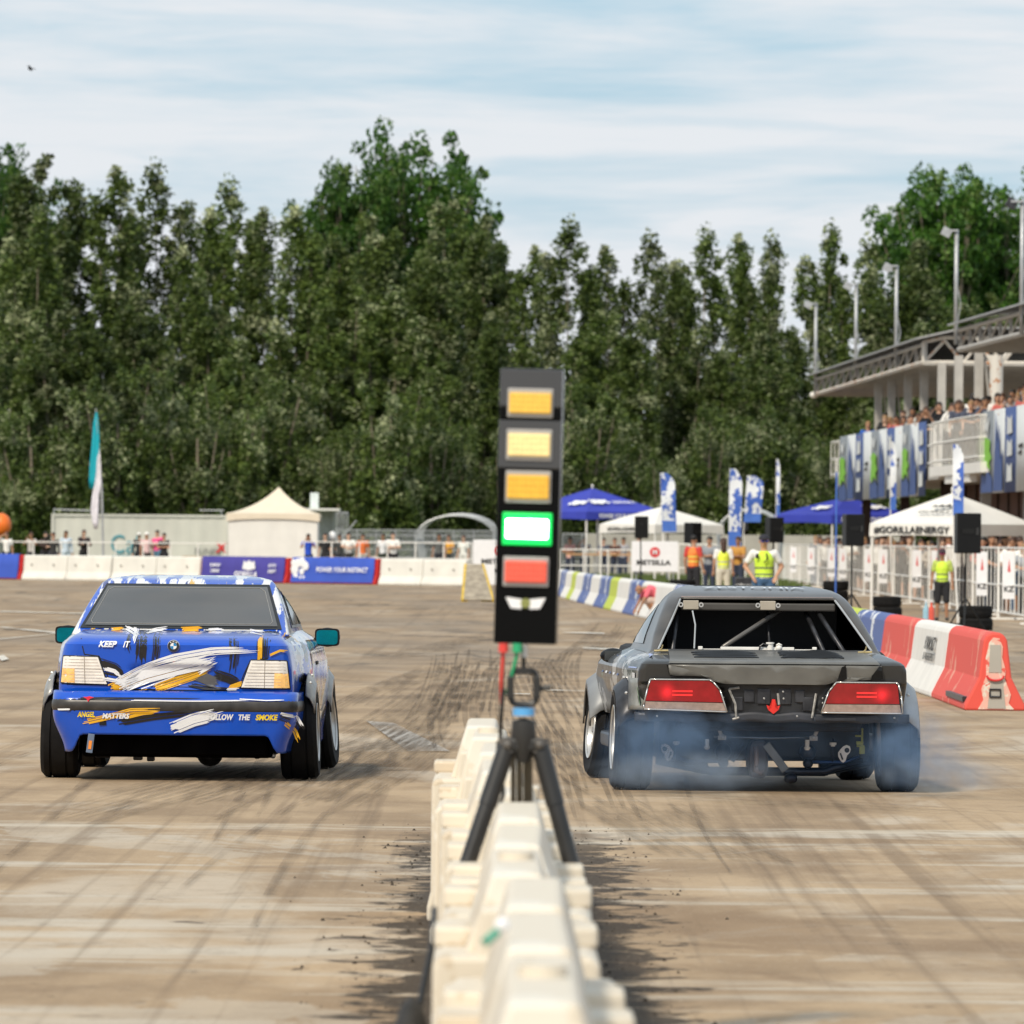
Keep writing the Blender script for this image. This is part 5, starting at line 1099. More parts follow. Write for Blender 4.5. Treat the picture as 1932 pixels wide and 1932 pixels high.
# ================================================================ CARS
def sm01(a, b, x):
    t = min(1, max(0, (x - a) / (b - a))); return t * t * (3 - 2 * t)
class Shell:
    """car body stacked from plan outlines; local axes x right, y forward, z up, rear bumper at y=0"""
    def __init__(s, zs, yr, yf, w, taper=.10, r=.10, bow=.05, recess=None, hw=None):
        s.zs, s.yr_, s.yf_, s.w_ = zs, yr, yf, w; s.taper, s.r_, s.bow, s.rec, s.hw = taper, r, bow, recess, hw
    def yr(s, z): return float(np.interp(z, s.zs, s.yr_))
    def yf(s, z): return float(np.interp(z, s.zs, s.yf_))
    def w(s, z): return float(np.interp(z, s.zs, s.w_))
    def wt(s, z): return s.w(z) * (1 - s.taper)
    def r(s, z): return max(.02, s.wt(z) - s.hw(z)) if s.hw else s.r_
    def rear_y(s, x, z):
        W_, r = s.wt(z), s.r(z); e = abs(x) - (W_ - r); y = s.yr(z) + s.bow * (min(abs(x), W_ - r) / W_) ** 2
        if e > 0: e = min(e, r * .999); y += r - math.sqrt(r * r - e * e)
        if s.rec: y += s.rec(x, z)
        return y
    def side_x(s, y, z):
        y0 = s.yr(z) + s.bow + s.r(z); y1 = s.yf(z) - .18; return s.w(z) * (1 - s.taper * (1 - sm01(0, .9, y - y0))) * (1 - .12 * sm01(y1 - .9, y1, y))
    def ring(s, z, nr=22, nc=6, ns=26, nf=8):
        W_, r = s.wt(z), s.r(z); P = []
        for i in range(nr + 1): x = (W_ - r) * i / nr; P.append((x, s.rear_y(x, z)))
        yb = s.yr(z) + s.bow * ((W_ - r) / W_) ** 2
        for i in range(1, nc + 1): a = math.pi / 2 * i / nc; P.append((W_ - r + r * math.sin(a), yb + r - r * math.cos(a)))
        y0 = yb + r; y1 = s.yf(z) - .18
        for i in range(1, ns + 1): y = y0 + (y1 - y0) * i / ns; P.append((s.side_x(y, z), y))
        xe = P[-1][0]
        for i in range(1, nf + 1): u = i / nf; P.append((xe * math.cos(u * math.pi / 2) ** .5 if u < 1 else 0, y1 + .18 * math.sin(u * math.pi / 2)))
        return P
    def mesh(s, zl, skip=None, cap=True):
        rings = [s.ring(z) for z in zl]; n = len(rings[0]); full = []; vs = []; fs = []
        for z, P in zip(zl, rings):
            L_ = [(x, y, z) for x, y in P] + [(-x, y, z) for x, y in P[-2:0:-1]]; full.append(len(L_)); vs += L_
        m = full[0]
        for i in range(len(zl) - 1):
            for k in range(m):
                a, b = i * m + k, i * m + (k + 1) % m; kk = k if k < n else m - k - 1
                if skip and skip(kk if k < n else kk, zl[i], zl[i + 1]): continue
                fs.append((a, b, b + m, a + m))
        if cap: fs.append(tuple(range(m - 1, -1, -1))); fs.append(tuple(range((len(zl) - 1) * m, len(zl) * m)))
        return vs, fs
def patch(fn, nu, nv):
    vs = [fn(i / nu, j / nv) for i in range(nu + 1) for j in range(nv + 1)]
    return vs, [(i * (nv + 1) + j, (i + 1) * (nv + 1) + j, (i + 1) * (nv + 1) + j + 1, i * (nv + 1) + j + 1) for i in range(nu) for j in range(nv)]
def decal_poly(b, poly, fy, off=.004, m=0, sub=3):
    """triangulate a flat outline in x,z, refine it and lay it on the surface y = fy(x, z)"""
    bm = bmesh.new(); f = bm.faces.new([bm.verts.new((x, 0, z)) for x, z in poly]); bmesh.ops.triangulate(bm, faces=[f])
    for _ in range(sub):
        es = [e for e in bm.edges if e.calc_length() > .05]
        if not es: break
        bmesh.ops.subdivide_edges(bm, edges=es, cuts=1); bmesh.ops.triangulate(bm, faces=bm.faces[:])
    bm.verts.index_update(); b.add([(v.co.x, fy(v.co.x, v.co.z) - off, v.co.z) for v in bm.verts], [tuple(v.index for v in f.verts) for f in bm.faces], m); bm.free()
def decal_text(b, txt, h, cx, cz, fy, off=.004, w=None, shear=.25, bold=.02, ang=0):
    vs, fs = text_mesh(txt, h, shear, bold, w=w); c, s_ = math.cos(ang), math.sin(ang)
    b.add([(cx + x * c - y * s_, fy(cx + x * c - y * s_, cz + x * s_ + y * c) - off, cz + x * s_ + y * c) for x, y in vs], fs)
def brush(b, pts, width, fy, off, rag=.35, seed=0, gap=.18, fil=.0045):
    """a ragged brush stroke: many thin bristle tracks side by side"""
    rr = random.Random(seed); P = [Vector(p) for p in pts]; ln = [0]
    for i in range(len(P) - 1): ln.append(ln[-1] + (P[i + 1] - P[i]).length)
    T = ln[-1]
    def at_(d):
        d = min(max(d, -.5), T + .5)
        for i in range(len(P) - 1):
            if d <= ln[i + 1] or i == len(P) - 2: u = (d - ln[i]) / (ln[i + 1] - ln[i]); return P[i].lerp(P[i + 1], u) if 0 <= u <= 1 else P[i] + (P[i + 1] - P[i]) * u
    def tan(d): return (at_(d + .03) - at_(d - .03)).normalized()
    n = max(2, int(width / fil))
    for k in range(n):
        u = (k + .5) / n - .5; edge = abs(u) * 2
        if rr.random() < gap * (0.4 + edge): continue
        d0 = rr.uniform(-.02, .25 * rag * T * (.3 + edge)); d1 = T - rr.uniform(-.02, rag * T * (.25 + .6 * edge)); m = 10; vs = []
        if d1 - d0 < .02: continue
        hw = fil * rr.uniform(.45, .75)
        for i in range(m + 1):
            d = d0 + (d1 - d0) * i / m; c = at_(d); t = tan(d); nn = Vector((-t.y, t.x)); w_ = hw * (1 if i < m else .2)
            for sg in (-1, 1): q = c + nn * (u * width + sg * w_); vs.append((q.x, fy(q.x, q.y) - off, q.y))
        b.add(vs, [(2 * i, 2 * i + 1, 2 * i + 3, 2 * i + 2) for i in range(m)])
def boolean(o, cutters):
    for c in cutters:
        q = o.modifiers.new('b', 'BOOLEAN'); q.operation = 'DIFFERENCE'; q.object = c; q.solver = 'EXACT'
    dg = bpy.context.evaluated_depsgraph_get(); me = bpy.data.meshes.new_from_object(o.evaluated_get(dg)); o.modifiers.clear(); o.data = me
    me.polygons.foreach_set('use_smooth', [True] * len(me.polygons)); me.set_sharp_from_angle(angle=R(32))
    for c in cutters: bpy.data.objects.remove(c)
def wheel(x, y, r, wd, parent, camber, steer=0, rim=None):
    sx = 1 if x > 0 else -1
    wl = bpy.data.objects.new('wheel', None); COL.objects.link(wl); wl.parent = parent; wl.location = (x, y, r - .004); wl.rotation_euler = (0, camber * sx, steer)
    tyre_mesh(MB(), (0, 0, 0), r, wd, 'X').build('tyre', M_rubber, wl, smooth=True)
    b = MB(); rr = r * .61; b.lathe([(-wd / 2 + .01, rr), (-wd / 2 + .02, rr * .95), (0, rr * .9), (wd / 2 - .03, rr * .94), (wd / 2 - .005, rr * 1.01), (wd / 2, rr), (wd / 2 - .01, rr * .96)] if sx > 0 else [(wd / 2 - .01, rr), (wd / 2 - .02, rr * .95), (0, rr * .9), (-wd / 2 + .03, rr * .94), (-wd / 2 + .005, rr * 1.01), (-wd / 2, rr), (-wd / 2 + .01, rr * .96)], n=36)
    xo = sx * (wd / 2 - .05)
    for k in range(10):
        a = k * .6283; b.box((xo, math.cos(a) * rr * .5, math.sin(a) * rr * .5), (.03, rr * .95, .03), rot=Matrix.Rotation(a, 3, 'X'))
    b.lathe([(xo - .02, .001), (xo - .02, .07), (xo + .02, .065), (xo + .02, .001)], n=16); b.build('rim', rim or M_alu, wl, smooth=True)
    MB().lathe([(xo - sx * .08, .02), (xo - sx * .08, r * .48), (xo - sx * .06, r * .48), (xo - sx * .06, .02)], n=28).build('brake_disc', M_dsteel, wl, smooth=True)
    return wl
def flare(x, y, r, w_, parent, m, a0=15, a1=165, th=.012, tilt=0):
    sx = 1 if x > 0 else -1; vs = []; n = 14
    for i in range(n + 1):
        a = R(a0 + (a1 - a0) * i / n); rr = r * (1 + .02 * math.sin(i)); cy, cz = y - math.cos(a) * rr, r + math.sin(a) * rr * 1.0
        vs += [(x, cy, cz + .05), (x + sx * w_ * .5, cy, cz + .03), (x + sx * w_, cy, cz - .02), (x + sx * (w_ + .004), cy, cz - .07)]
    o = MB().add(vs, [(4 * i + j, 4 * i + 4 + j, 4 * i + 5 + j, 4 * i + 1 + j) for i in range(n) for j in range(3)]).build('wheel_flare', m, parent, smooth='all', solid=th)
    b = MB()
    for i in (3, 7, 11): v = vs[4 * i + 1]; b.sph((v[0], v[1], v[2] + .008), .011, 6)
    b.build('rivets', M_alu, o); return o
M_flr = mat('scraped grey flare', (.30, .29, .27), .35, .3, var=.35, scale=14)
# ---------------------------------------------------------------- blue car
def paint(name, base, cols, scale, metal=0, rough=.30, coat=.9, y0=.30, y1=.5, stretch=(1, 1, 1)):
    m = splash_mat(name, base, cols, scale, rough, coat, stretch); nt = m.node_tree; b = nt.nodes['Principled BSDF']; src = b.inputs['Base Color'].links[0].from_socket
    tc = nt.nodes.new('ShaderNodeTexCoord'); sp = nt.nodes.new('ShaderNodeSeparateXYZ'); nt.links.new(tc.outputs['Object'], sp.inputs[0])
    mr = nt.nodes.new('ShaderNodeMapRange'); nt.links.new(sp.outputs[1], mr.inputs[0]); mr.inputs[1].default_value = y0; mr.inputs[2].default_value = y1
    x = nt.nodes.new('ShaderNodeMix'); x.data_type = 'RGBA'; nt.links.new(mr.outputs[0], x.inputs[0]); x.inputs[6].default_value = (*base, 1); nt.links.new(src, x.inputs[7]); nt.links.new(x.outputs[2], b.inputs['Base Color'])
    b.inputs['Metallic'].default_value = metal; b.inputs['Coat Roughness'].default_value = .04; b.inputs['Specular IOR Level'].default_value = .3
    # road dust dulls the lacquer in patches
    n = nt.nodes.new('ShaderNodeTexNoise'); nt.links.new(tc.outputs['Object'], n.inputs[0]); n.inputs['Scale'].default_value = 4; n.inputs['Detail'].default_value = 6
    r2 = nt.nodes.new('ShaderNodeMapRange'); nt.links.new(n.outputs[0], r2.inputs[0]); r2.inputs[3].default_value = rough * .7; r2.inputs[4].default_value = rough * 1.9; nt.links.new(r2.outputs[0], b.inputs['Roughness'])
    return m
BLUE = (.0015, .075, .52)
M_blue = paint('blue livery paint', BLUE, [((.78, .78, .80), .48), ((.01, .01, .012), .54), ((.70, .40, .02), .60), ((.55, .50, .46), .62), ((.005, .05, .4), .66)], 3.6, stretch=(2.2, .8, 1.6))
M_bluep = mat('blue bumper paint', BLUE, .30, var=.06, coat=.9, scale=3, spec=.3)
M_lw = mat('white livery film', (.80, .80, .82), .3, var=.04, coat=.4); M_ly = mat('yellow livery film', (.80, .42, .02), .3, var=.08, coat=.4); M_lk = mat('black livery film', (.010, .010, .012), .3, coat=.4); M_lg = mat('grey livery film', (.10, .10, .11), .35, coat=.4)
blue = thing('race_car', 'blue drift car with brush-stroke livery and teal mirrors on the left lane', 'car', GS(327, 294.6), R(-1.5)); blue.scale = (.98,) * 3
def rec(x, z): return .022 * sm01(.30, .27, abs(x)) * sm01(.60, .63, z) * sm01(.77, .74, z) if True else 0
def rec(x, z): return .024 * (1 - sm01(.27, .30, abs(x))) * sm01(.60, .635, z) * (1 - sm01(.73, .775, z)) + .006 * (1 - sm01(.585, .60, z))
SB = Shell([.30, .45, .58, .62, .75, .85, .892, .905, .93, .950, .965, .985], [.10, .08, .07, .066, .055, .048, .044, .058, .105, .18, .32, .50], [4.33, 4.42, 4.41, 4.40, 4.30, 4.1, 3.8, 3.7, 3.5, 3.35, 3.25, 3.2], [.83, .85, .857, .857, .848, .830, .815, .803, .778, .755, .737, .715], .10, .11, .05, rec)
zl = list(np.linspace(.30, .88, 30)) + [.889, .892, .895, .900, .905, .912, .919, .926, .933, .940, .947, .953, .959, .966, .973, .979, .985]
vs, fs = SB.mesh(zl); body = MB().add(vs, fs).build('body', M_blue, blue)
bpy.context.view_layer.update()
cut = []
for (x, y) in ((.80, .75), (-.80, .75), (.80, 3.45), (-.80, 3.45)):
    cut.append(MB().lathe([(-.30, 0.0001), (-.30, .36), (.30, .36), (.30, 0.0001)], (0, 0, 0), n=40).build('c', M_black, blue, (x, y, .31)))
bpy.context.view_layer.update(); boolean(body, cut)
SG = Shell([.95, .985, 1.05, 1.15, 1.24, 1.29, 1.315, 1.33, 1.342], [.45, .52, .68, .93, 1.14, 1.27, 1.36, 1.52, 1.8], [3.35, 3.25, 3.05, 2.75, 2.50, 2.38, 2.3, 2.2, 2.1], [.735, .722, .70, .66, .618, .590, .560, .490, .36], .02, .055, .10)
zg = list(np.linspace(.95, 1.29, 18)) + [1.30, 1.308, 1.315, 1.323, 1.33, 1.336, 1.342]
M_roofb = paint('striped roof livery', BLUE, [((.80, .79, .78), .47), ((.01, .02, .2), .60), ((.72, .42, .03), .64)], 4.6, stretch=(2.2, .25, .25), y0=-1, y1=0)
vs, fs = SG.mesh(zg); cab = MB().add(vs, fs).build('cabin', M_roofb, blue, smooth='all')
M_rglass = mat('warm grey tinted rear glass', (.060, .053, .044), .14, var=.35, scale=1.0, coat=.5); M_seal = mat('rubber seal', (.01, .01, .01), .5)  # glass: warm grey base mottled by noise, under a gloss coat
def rw(u, v, off, k=1):
    z = .992 + (1.283 - .992) * v; hwid = .668 + (.545 - .668) * v; z2 = .992 + (z - .992); x = (u * 2 - 1) * hwid * k; cz = z
    return (x, SG.rear_y(x, cz) - off, cz + off * .4)
vs, fs = patch(lambda u, v: rw(u, v, .006), 30, 14); MB().add(vs, fs).build('window_seal', M_seal, cab, smooth='all')
vs, fs = patch(lambda u, v: (rw(u, .06 + .88 * v, .011, .965)), 30, 14); MB().add(vs, fs).build('rear_window', M_rglass, blue, smooth='all')
b = MB(); lp = [(u, .10) for u in np.linspace(.03, .97, 16)] + [(.985, v) for v in np.linspace(.16, .84, 10)] + [(u, .91) for u in np.linspace(.96, .04, 16)] + [(.015, v) for v in np.linspace(.84, .16, 10)]; lp.append(lp[0])
b.tube([rw(u, v, .012, .955) for u, v in lp], .0022, 4); b.build('glass_border', mat('glass border line', (.30, .29, .27), .4), cab)
for sx in (1, -1):
    def sw(u, v, y0, y1, off):
        z = 1.0 + .262 * v; ya = SG.yr(z) + .42 + (.10 * (1 - v)); yb = SG.yf(z) - .30; y = ya + (yb - ya) * (y0 + (y1 - y0) * u)
        return (sx * (SG.side_x(y, z) + off), y, z)
    vs, fs = patch(lambda u, v: sw(u, v, 0, 1, .004), 20, 8); MB().add(vs, fs).build('window_surround', M_lk, cab, smooth='all')
    for (a_, b_) in ((.04, .40), (.46, .96)):
        vs, fs = patch(lambda u, v: sw(u, .08 + .84 * v, a_, b_, .009), 12, 6); MB().add(vs, fs).build('side_window', M_glass, blue, smooth='all')
    x = sx * .885; mr = MB()   # door mirrors
    mr.sph((x, 2.40, .925), (.088, .06, .066), 16).tube([(sx * .70, 2.45, .89), (sx * .84, 2.42, .90)], .022, 8); mo = mr.build('door_mirror', M_black, blue, smooth='all')
    pl = [(x + .084 * (abs(math.cos(a)) ** .35) * (1 if math.cos(a) > 0 else -1), .925 + .060 * (abs(math.sin(a)) ** .35) * (1 if math.sin(a) > 0 else -1)) for a in [2 * math.pi * i / 28 for i in range(28)]]
    MB().prism(pl, 2.345, 2.40, 'XZ').build('mirror_housing_rim', M_black, mo); pl2 = [(x + (p[0] - x) * .86, .925 + (p[1] - .925) * .82) for p in pl]
    MB().prism(pl2, 2.338, 2.342, 'XZ').build('mirror_glass', mat('teal mirror glass', (.0, .20, .26), .12, .85, var=.3, scale=9), mo)
# bumper
def bz_y(z): return float(np.interp(z, [.17, .22, .30, .44, .452, .535, .545, .585], [.05, .02, .0, -.022, -.03, -.03, -.018, .03]))
def outl(u, z, off=0, ylen=.36):
    """u -1..1 along the bumper plan; returns x, y"""
    Wb = .795 - .075 * (1 - sm01(.19, .44, z)); r = .13; s_ = abs(u); sg = 1 if u >= 0 else -1; L1, L2 = Wb - r, r * math.pi / 2; Lt = L1 + L2 + ylen; d = s_ * Lt; y0 = bz_y(z) - off
    if d <= L1: return sg * d, y0 + .05 * (d / Wb) ** 2
    e = .05 * (L1 / Wb) ** 2
    if d <= L1 + L2: a = (d - L1) / r; return sg * (L1 + (r + off) * math.sin(a)), y0 + e + r * (1 - math.cos(a)) + off * (1 - math.cos(a))
    d2 = d - L1 - L2; return sg * (Wb + off + .02 * d2 / .36), y0 + e + r + off + d2
def zlow(u, z0=.30):
    x = abs(outl(u, .3)[0]); return .305 - .115 * sm01(.60, .70, x) - .0 if abs(u) < .8 else .19
def bump(u, v): U = u * 2 - 1; zl_ = zlow(U); z = zl_ + (.585 - zl_) * v; q = outl(U, z); return (q[0], q[1], z)
vs, fs = patch(bump, 96, 20); bmp = MB().add(vs, fs).build('rear_bumper', M_bluep, blue, smooth=True, solid=.018)
def strip(u, v): U = (u * 2 - 1) * .97; z = .455 + .078 * v; q = outl(U, z, .012 * math.sin(math.pi * min(1, max(0, v))) ** .5); return (q[0], q[1], z)
vs, fs = patch(strip, 70, 8); MB().add(vs, fs).build('rubbing_strip', mat('worn black rubber strip', (.035, .032, .03), .38, var=.4, scale=14), bmp, smooth='all', solid=.01)
def fb(x, z):
    Wb, r = .795 - .075 * (1 - sm01(.19, .44, z)), .13; e = abs(x) - (Wb - r); y = bz_y(z) + .05 * (min(abs(x), Wb - r) / Wb) ** 2
    if e > 0: e = min(e, r * .995); y += r - math.sqrt(r * r - e * e)
    return y - .010
B0 = SB.rear_y
def bx_(p): return ((p[0] - 868) / 878, (1255 - p[1]) / 878)
def Z(*pts): return [bx_(p) for p in pts]
def strokes(name, m, parent, fy, items, base=.003):
    for i, (pts, wd, rag, gap) in enumerate(items): b = MB(); brush(b, Z(*pts), wd / 878, fy, base + .0005 * i, rag, i * 13 + len(name), gap); b.build(name[:-1] if name.endswith('s') else name, m, parent)
strokes('black_strokes', M_lk, body, B0, [([(672, 405), (676, 480), (668, 575)], 62, .5, .12), ([(762, 410), (768, 490), (756, 575)], 50, .6, .3), ([(596, 415), (592, 470), (600, 505)], 40, .6, .45), ([(1205, 428), (1215, 520), (1200, 635)], 62, .6, .3),
    ([(440, 575), (520, 600), (580, 650)], 46, .4, .3), ([(460, 640), (540, 655), (600, 690)], 40, .5, .5), ([(1100, 640), (1180, 665), (1250, 705)], 62, .4, .25), ([(1370, 430), (1372, 480), (1366, 545)], 70, .5, .3), ([(620, 745), (740, 742), (900, 758)], 34, .3, .35), ([(960, 700), (1080, 720), (1180, 728)], 26, .3, .2)], .003)
strokes('grey_stroke', M_lg, body, B0, [([(925, 630), (1010, 650), (1112, 692)], 62, .12, .05)], .008)
strokes('yellow_strokes', M_ly, body, B0, [([(505, 722), (640, 660), (780, 628), (900, 590)], 62, .25, .08), ([(755, 722), (850, 690), (965, 650), (1060, 610)], 52, .3, .12), ([(1353, 430), (1356, 490), (1354, 550)], 24, .2, .1), ([(1190, 712), (1250, 690)], 26, .3, .2), ([(1420, 520), (1470, 497), (1500, 500)], 26, .4, .3), ([(640, 745), (700, 730)], 8, .3, .2), ([(890, 385), (985, 380)], 26, .3, .3), ([(485, 388), (530, 384)], 18, .3, .3)], .010)
strokes('white_strokes', M_lw, body, B0, [([(530, 688), (680, 605), (850, 543), (1080, 500), (1330, 490)], 34, .2, .08), ([(690, 600), (860, 558), (1100, 518), (1340, 505)], 14, .2, .2), ([(560, 712), (700, 655), (880, 606), (1095, 556)], 78, .25, .02), ([(1010, 612), (1100, 560)], 50, .6, .4), ([(470, 612), (520, 625), (560, 660)], 22, .4, .3), ([(470, 668), (540, 680), (590, 712)], 24, .4, .4), ([(615, 385), (630, 420), (625, 450)], 34, .5, .4), ([(1170, 724), (1225, 722)], 14, .2, .1), ([(565, 385), (600, 400), (640, 418)], 34, .4, .4), ([(700, 395), (740, 385), (790, 378)], 26, .4, .4), ([(1040, 385), (1110, 380)], 14, .4, .4), ([(1290, 392), (1350, 402)], 20, .4, .4), ([(680, 724), (860, 655)], 12, .4, .4)], .016)
strokes('bumper_black_strokes', M_lk, bmp, fb, [([(560, 915), (760, 880), (1010, 850)], 44, .3, .2), ([(300, 785), (700, 775), (1150, 772)], 14, .3, .2), ([(1480, 870), (1560, 900), (1600, 950)], 50, .3, .3)], .003)
strokes('bumper_yellow_strokes', M_ly, bmp, fb, [([(360, 920), (480, 893), (620, 855), (790, 850)], 36, .35, .2), ([(600, 885), (690, 862), (790, 852)], 24, .3, .2), ([(1515, 920), (1560, 960), (1578, 1010)], 30, .3, .2)], .006)
strokes('bumper_white_strokes', M_lw, bmp, fb, [([(868, 948), (980, 900), (1140, 858)], 74, .45, .2), ([(600, 790), (1000, 792), (1400, 782)], 7, .3, .2), ([(1250, 775), (1400, 782), (1520, 778)], 9, .3, .3), ([(200, 850), (255, 848)], 12, .3, .3), ([(1480, 860), (1570, 880), (1600, 930)], 26, .4, .4)], .009)
b = MB(); decal_text(b, 'KEEP', .040, *bx_((480, 470)), B0, .013, .122, .3, .045); decal_text(b, 'IT', .040, *bx_((590, 470)), B0, .020, .046, .3, .02); b.each('white_lettering', M_lw, body)
b = MB(); decal_text(b, 'ANGEL', .036, *bx_((364, 874)), fb, .014, .118, .22, .045); decal_text(b, 'SMOKE', .039, *bx_((1402, 882)), fb, .014, .146, .22, .045); b.each('yellow_lettering', mat('yellow letter film', (.85, .62, .02), .3, coat=.4), bmp)
b = MB(); decal_text(b, 'MATTERS', .036, *bx_((536, 881)), fb, .014, .180, .22, .045); decal_text(b, 'FOLLOW', .040, *bx_((1138, 882)), fb, .014, .170, .22, .045); decal_text(b, 'THE', .038, *bx_((1274, 882)), fb, .014, .078, .22, .045); b.each('white_lettering', M_lw, bmp)
b = MB(); cx, cz = bx_((375, 783)); b.add([(cx + dx, fb(cx, cz) - .012, cz + dz) for dx, dz in ((-.035, .012), (-.012, .010), (.008, .016), (.04, .008), (.012, -.002), (.0, -.022), (-.010, -.002))], [tuple(range(7))]); b.build('red_mark', mat('red film', (.7, .02, .05), .4), bmp)
# roundel
cx, cz = bx_((860, 478)); cy = B0(cx, cz) - .004
def disc(r0, r1, y, m, nm_, a0=0, a1=360, par=None):
    n = 28; vs = []
    for i in range(n + 1): a = R(a0 + (a1 - a0) * i / n); vs += [(cx + r0 * math.cos(a), y, cz + r0 * math.sin(a)), (cx + r1 * math.cos(a), y, cz + r1 * math.sin(a))]
    return MB().add(vs, [(2 * i, 2 * i + 1, 2 * i + 3, 2 * i + 2) for i in range(n)]).build(nm_, m, par or body)
bd = MB().lathe([(cy, .001), (cy - .008, .001), (cy - .008, .036), (cy, .041)], (cx, 0, cz), 'Y', 32).build('round_badge', M_alu, body, smooth=True)
y = cy - .009; bd2 = disc(.022, .037, y, M_lk, 'badge_ring'); 
for k, mm in ((0, mat('badge blue', (.02, .22, .5), .3)), (1, M_lw), (2, MT.get('bb') or mat('badge light blue', (.02, .22, .5), .3)), (3, M_lw)): disc(0.0005, .021, y - .001, mm, 'badge_quarter', 90 * k, 90 * k + 90)
b = MB()
for (ch, a) in (('B', 128), ('M', 90), ('W', 52)):
    tv, tf = text_mesh(ch, .010, 0, .02); q = R(a - 90); px, pz = cx + .0295 * math.cos(R(a)), cz + .0295 * math.sin(R(a)); b.add([(px + x * math.cos(q) - yy * math.sin(q), y - .002, pz + x * math.sin(q) + yy * math.cos(q)) for x, yy in tv], tf)
b.build('badge_letters', M_lw, body)
MB().lathe([(B0(cx, .79) - .012, .001), (B0(cx, .79) - .014, .012), (B0(cx, .79), .014)], (cx, 0, .792), 'Y', 14).build('lock', mat('red lock', (.5, .05, .05), .4), body)
# panel gaps
def line(b, pts, fy, wd=.006, off=.002):
    for p, q in zip(pts[:-1], pts[1:]):
        n = max(1, int(math.hypot(q[0] - p[0], q[1] - p[1]) / .04)); L_ = []
        for i in range(n + 1): u = i / n; L_.append((p[0] + (q[0] - p[0]) * u, p[1] + (q[1] - p[1]) * u))
        b.tube([(x, fy(x, z) - off + wd * .3, z) for x, z in L_], wd / 2, 5)
b = MB(); line(b, Z((322, 440), (345, 530), (430, 540), (475, 640), (500, 712), (560, 728), (1150, 735), (1235, 715), (1262, 640), (1300, 558), (1400, 545), (1412, 440)), B0, .008); b.build('boot_lid_gap', M_lk, body)
b = MB(); line(b, Z((215, 703), (1530, 722)), B0, .006); line(b, Z((205, 768), (1560, 778)), B0, .010); b.build('bumper_gap', M_lk, body)
# tail lamps
M_clear = mat('clear lens plastic', (.84, .80, .75), .18, var=.10, scale=20, coat=.8); M_amber = mat('amber lens', (.88, .48, .16), .2, var=.25, scale=20, coat=.8, emit=(1, .55, .15), es=.15)
def lamp(poly, grid, amb, nm_='tail_lamp'):
    P = Z(*poly); b = MB(); decal_poly(b, P, B0, .014); o = b.build(nm_, M_clear, body, smooth='all')
    b = MB(); line(b, P + [P[0]], B0, .014, .012); b.build('lamp_seal', M_lk, o)
    b = MB()
    for g_ in grid: line(b, Z(*g_), B0, .005, .015)
    b.build('lens_division', mat('lens seam', (.30, .25, .20), .4), o); b = MB(); decal_poly(b, Z(*amb), B0, .0165); b.build('indicator_lens', M_amber, o)
    b = MB(); y0, y1 = min(p[1] for p in P), max(p[1] for p in P); x0, x1 = min(p[0] for p in P), max(p[0] for p in P)
    for k in range(1, 9):
        zz = y0 + (y1 - y0) * k / 9; xs = [x for x in np.linspace(x0, x1, 60) if in_poly((x, zz), P)]
        if xs: line(b, [(min(xs) + .01, zz), (max(xs) - .01, zz)], B0, .0022, .0175)
    b.build('lens_ribs', mat('lens rib', (.58, .50, .43), .3), o); return o
lamp([(222, 542), (425, 545), (478, 700), (208, 694)], [[(345, 545), (350, 697)], [(215, 612), (450, 615)]], [(217, 610), (288, 611), (290, 694), (210, 692)])
lamp([(1305, 556), (1508, 560), (1526, 716), (1250, 712)], [[(1385, 560), (1382, 714)], [(1282, 628), (1518, 632)]], [(1440, 630), (1517, 632), (1525, 714), (1436, 713)])
# underside
M_under = mat('near-black underside', (.0035, .003, .003), .95, spec=.03, var=.5)  # near-black matt base with hardly any gloss
MB().box((0, 1.9, .30), (1.24, 3.2, .30)).build('underbody', M_under, blue, bevel=.02)
b = MB().box((0, .35, .30), (1.2, .3, .26)); b.build('floor_tray', M_under, blue, bevel=.02)
rq = random.Random(8)
for k in range(16):
    x = -.58 + k * .078; MB().box((x, .5 + rq.uniform(0, .3), .165 + rq.uniform(-.02, .03)), (rq.uniform(.03, .10), .1, rq.uniform(.03, .07))).build('underbody_bracket', M_dsteel, blue, bevel=.008)
MB().sph((.19, .78, .155), (.085, .14, .075), 14).tube([(-.28, .8, .17), (.62, .8, .17)], .03, 8).box((-.18, .7, .17), (.26, .2, .05)).box((.05, .75, .175), (.22, .2, .06)).build('differential', M_dsteel, blue, smooth=True)
for x0, x1 in ((-.53, -.26), (.34, .62)):
    MB().tube([(x0, .55, .172), (x1, .55, .160)], .009, 8).build('link_rod', mat('gold rod', (.45, .22, .05), .35, .6), blue); MB().sph((x1, .55, .162), .02, 8).sph((x0, .55, .172), .02, 8).build('rod_end', M_alu, blue)
tw = MB().box((-.545, -.005, .245), (.042, .010, .125), rot=Matrix.Rotation(.12, 3, 'Y')).build('tow_strap', mat('grey blue strap', (.12, .16, .24), .7), blue, bevel=.003)
MB().box((-.546, -.013, .235), (.020, .004, .055), rot=Matrix.Rotation(.12, 3, 'Y')).build('strap_print', mat('orange print', (.8, .25, .03), .6), tw)
MB().box((bx_((460, 920))[0], fb(bx_((460, 920))[0], .38) - .001, .381), (.045, .008, .032)).build('tow_hole', M_black, bmp)
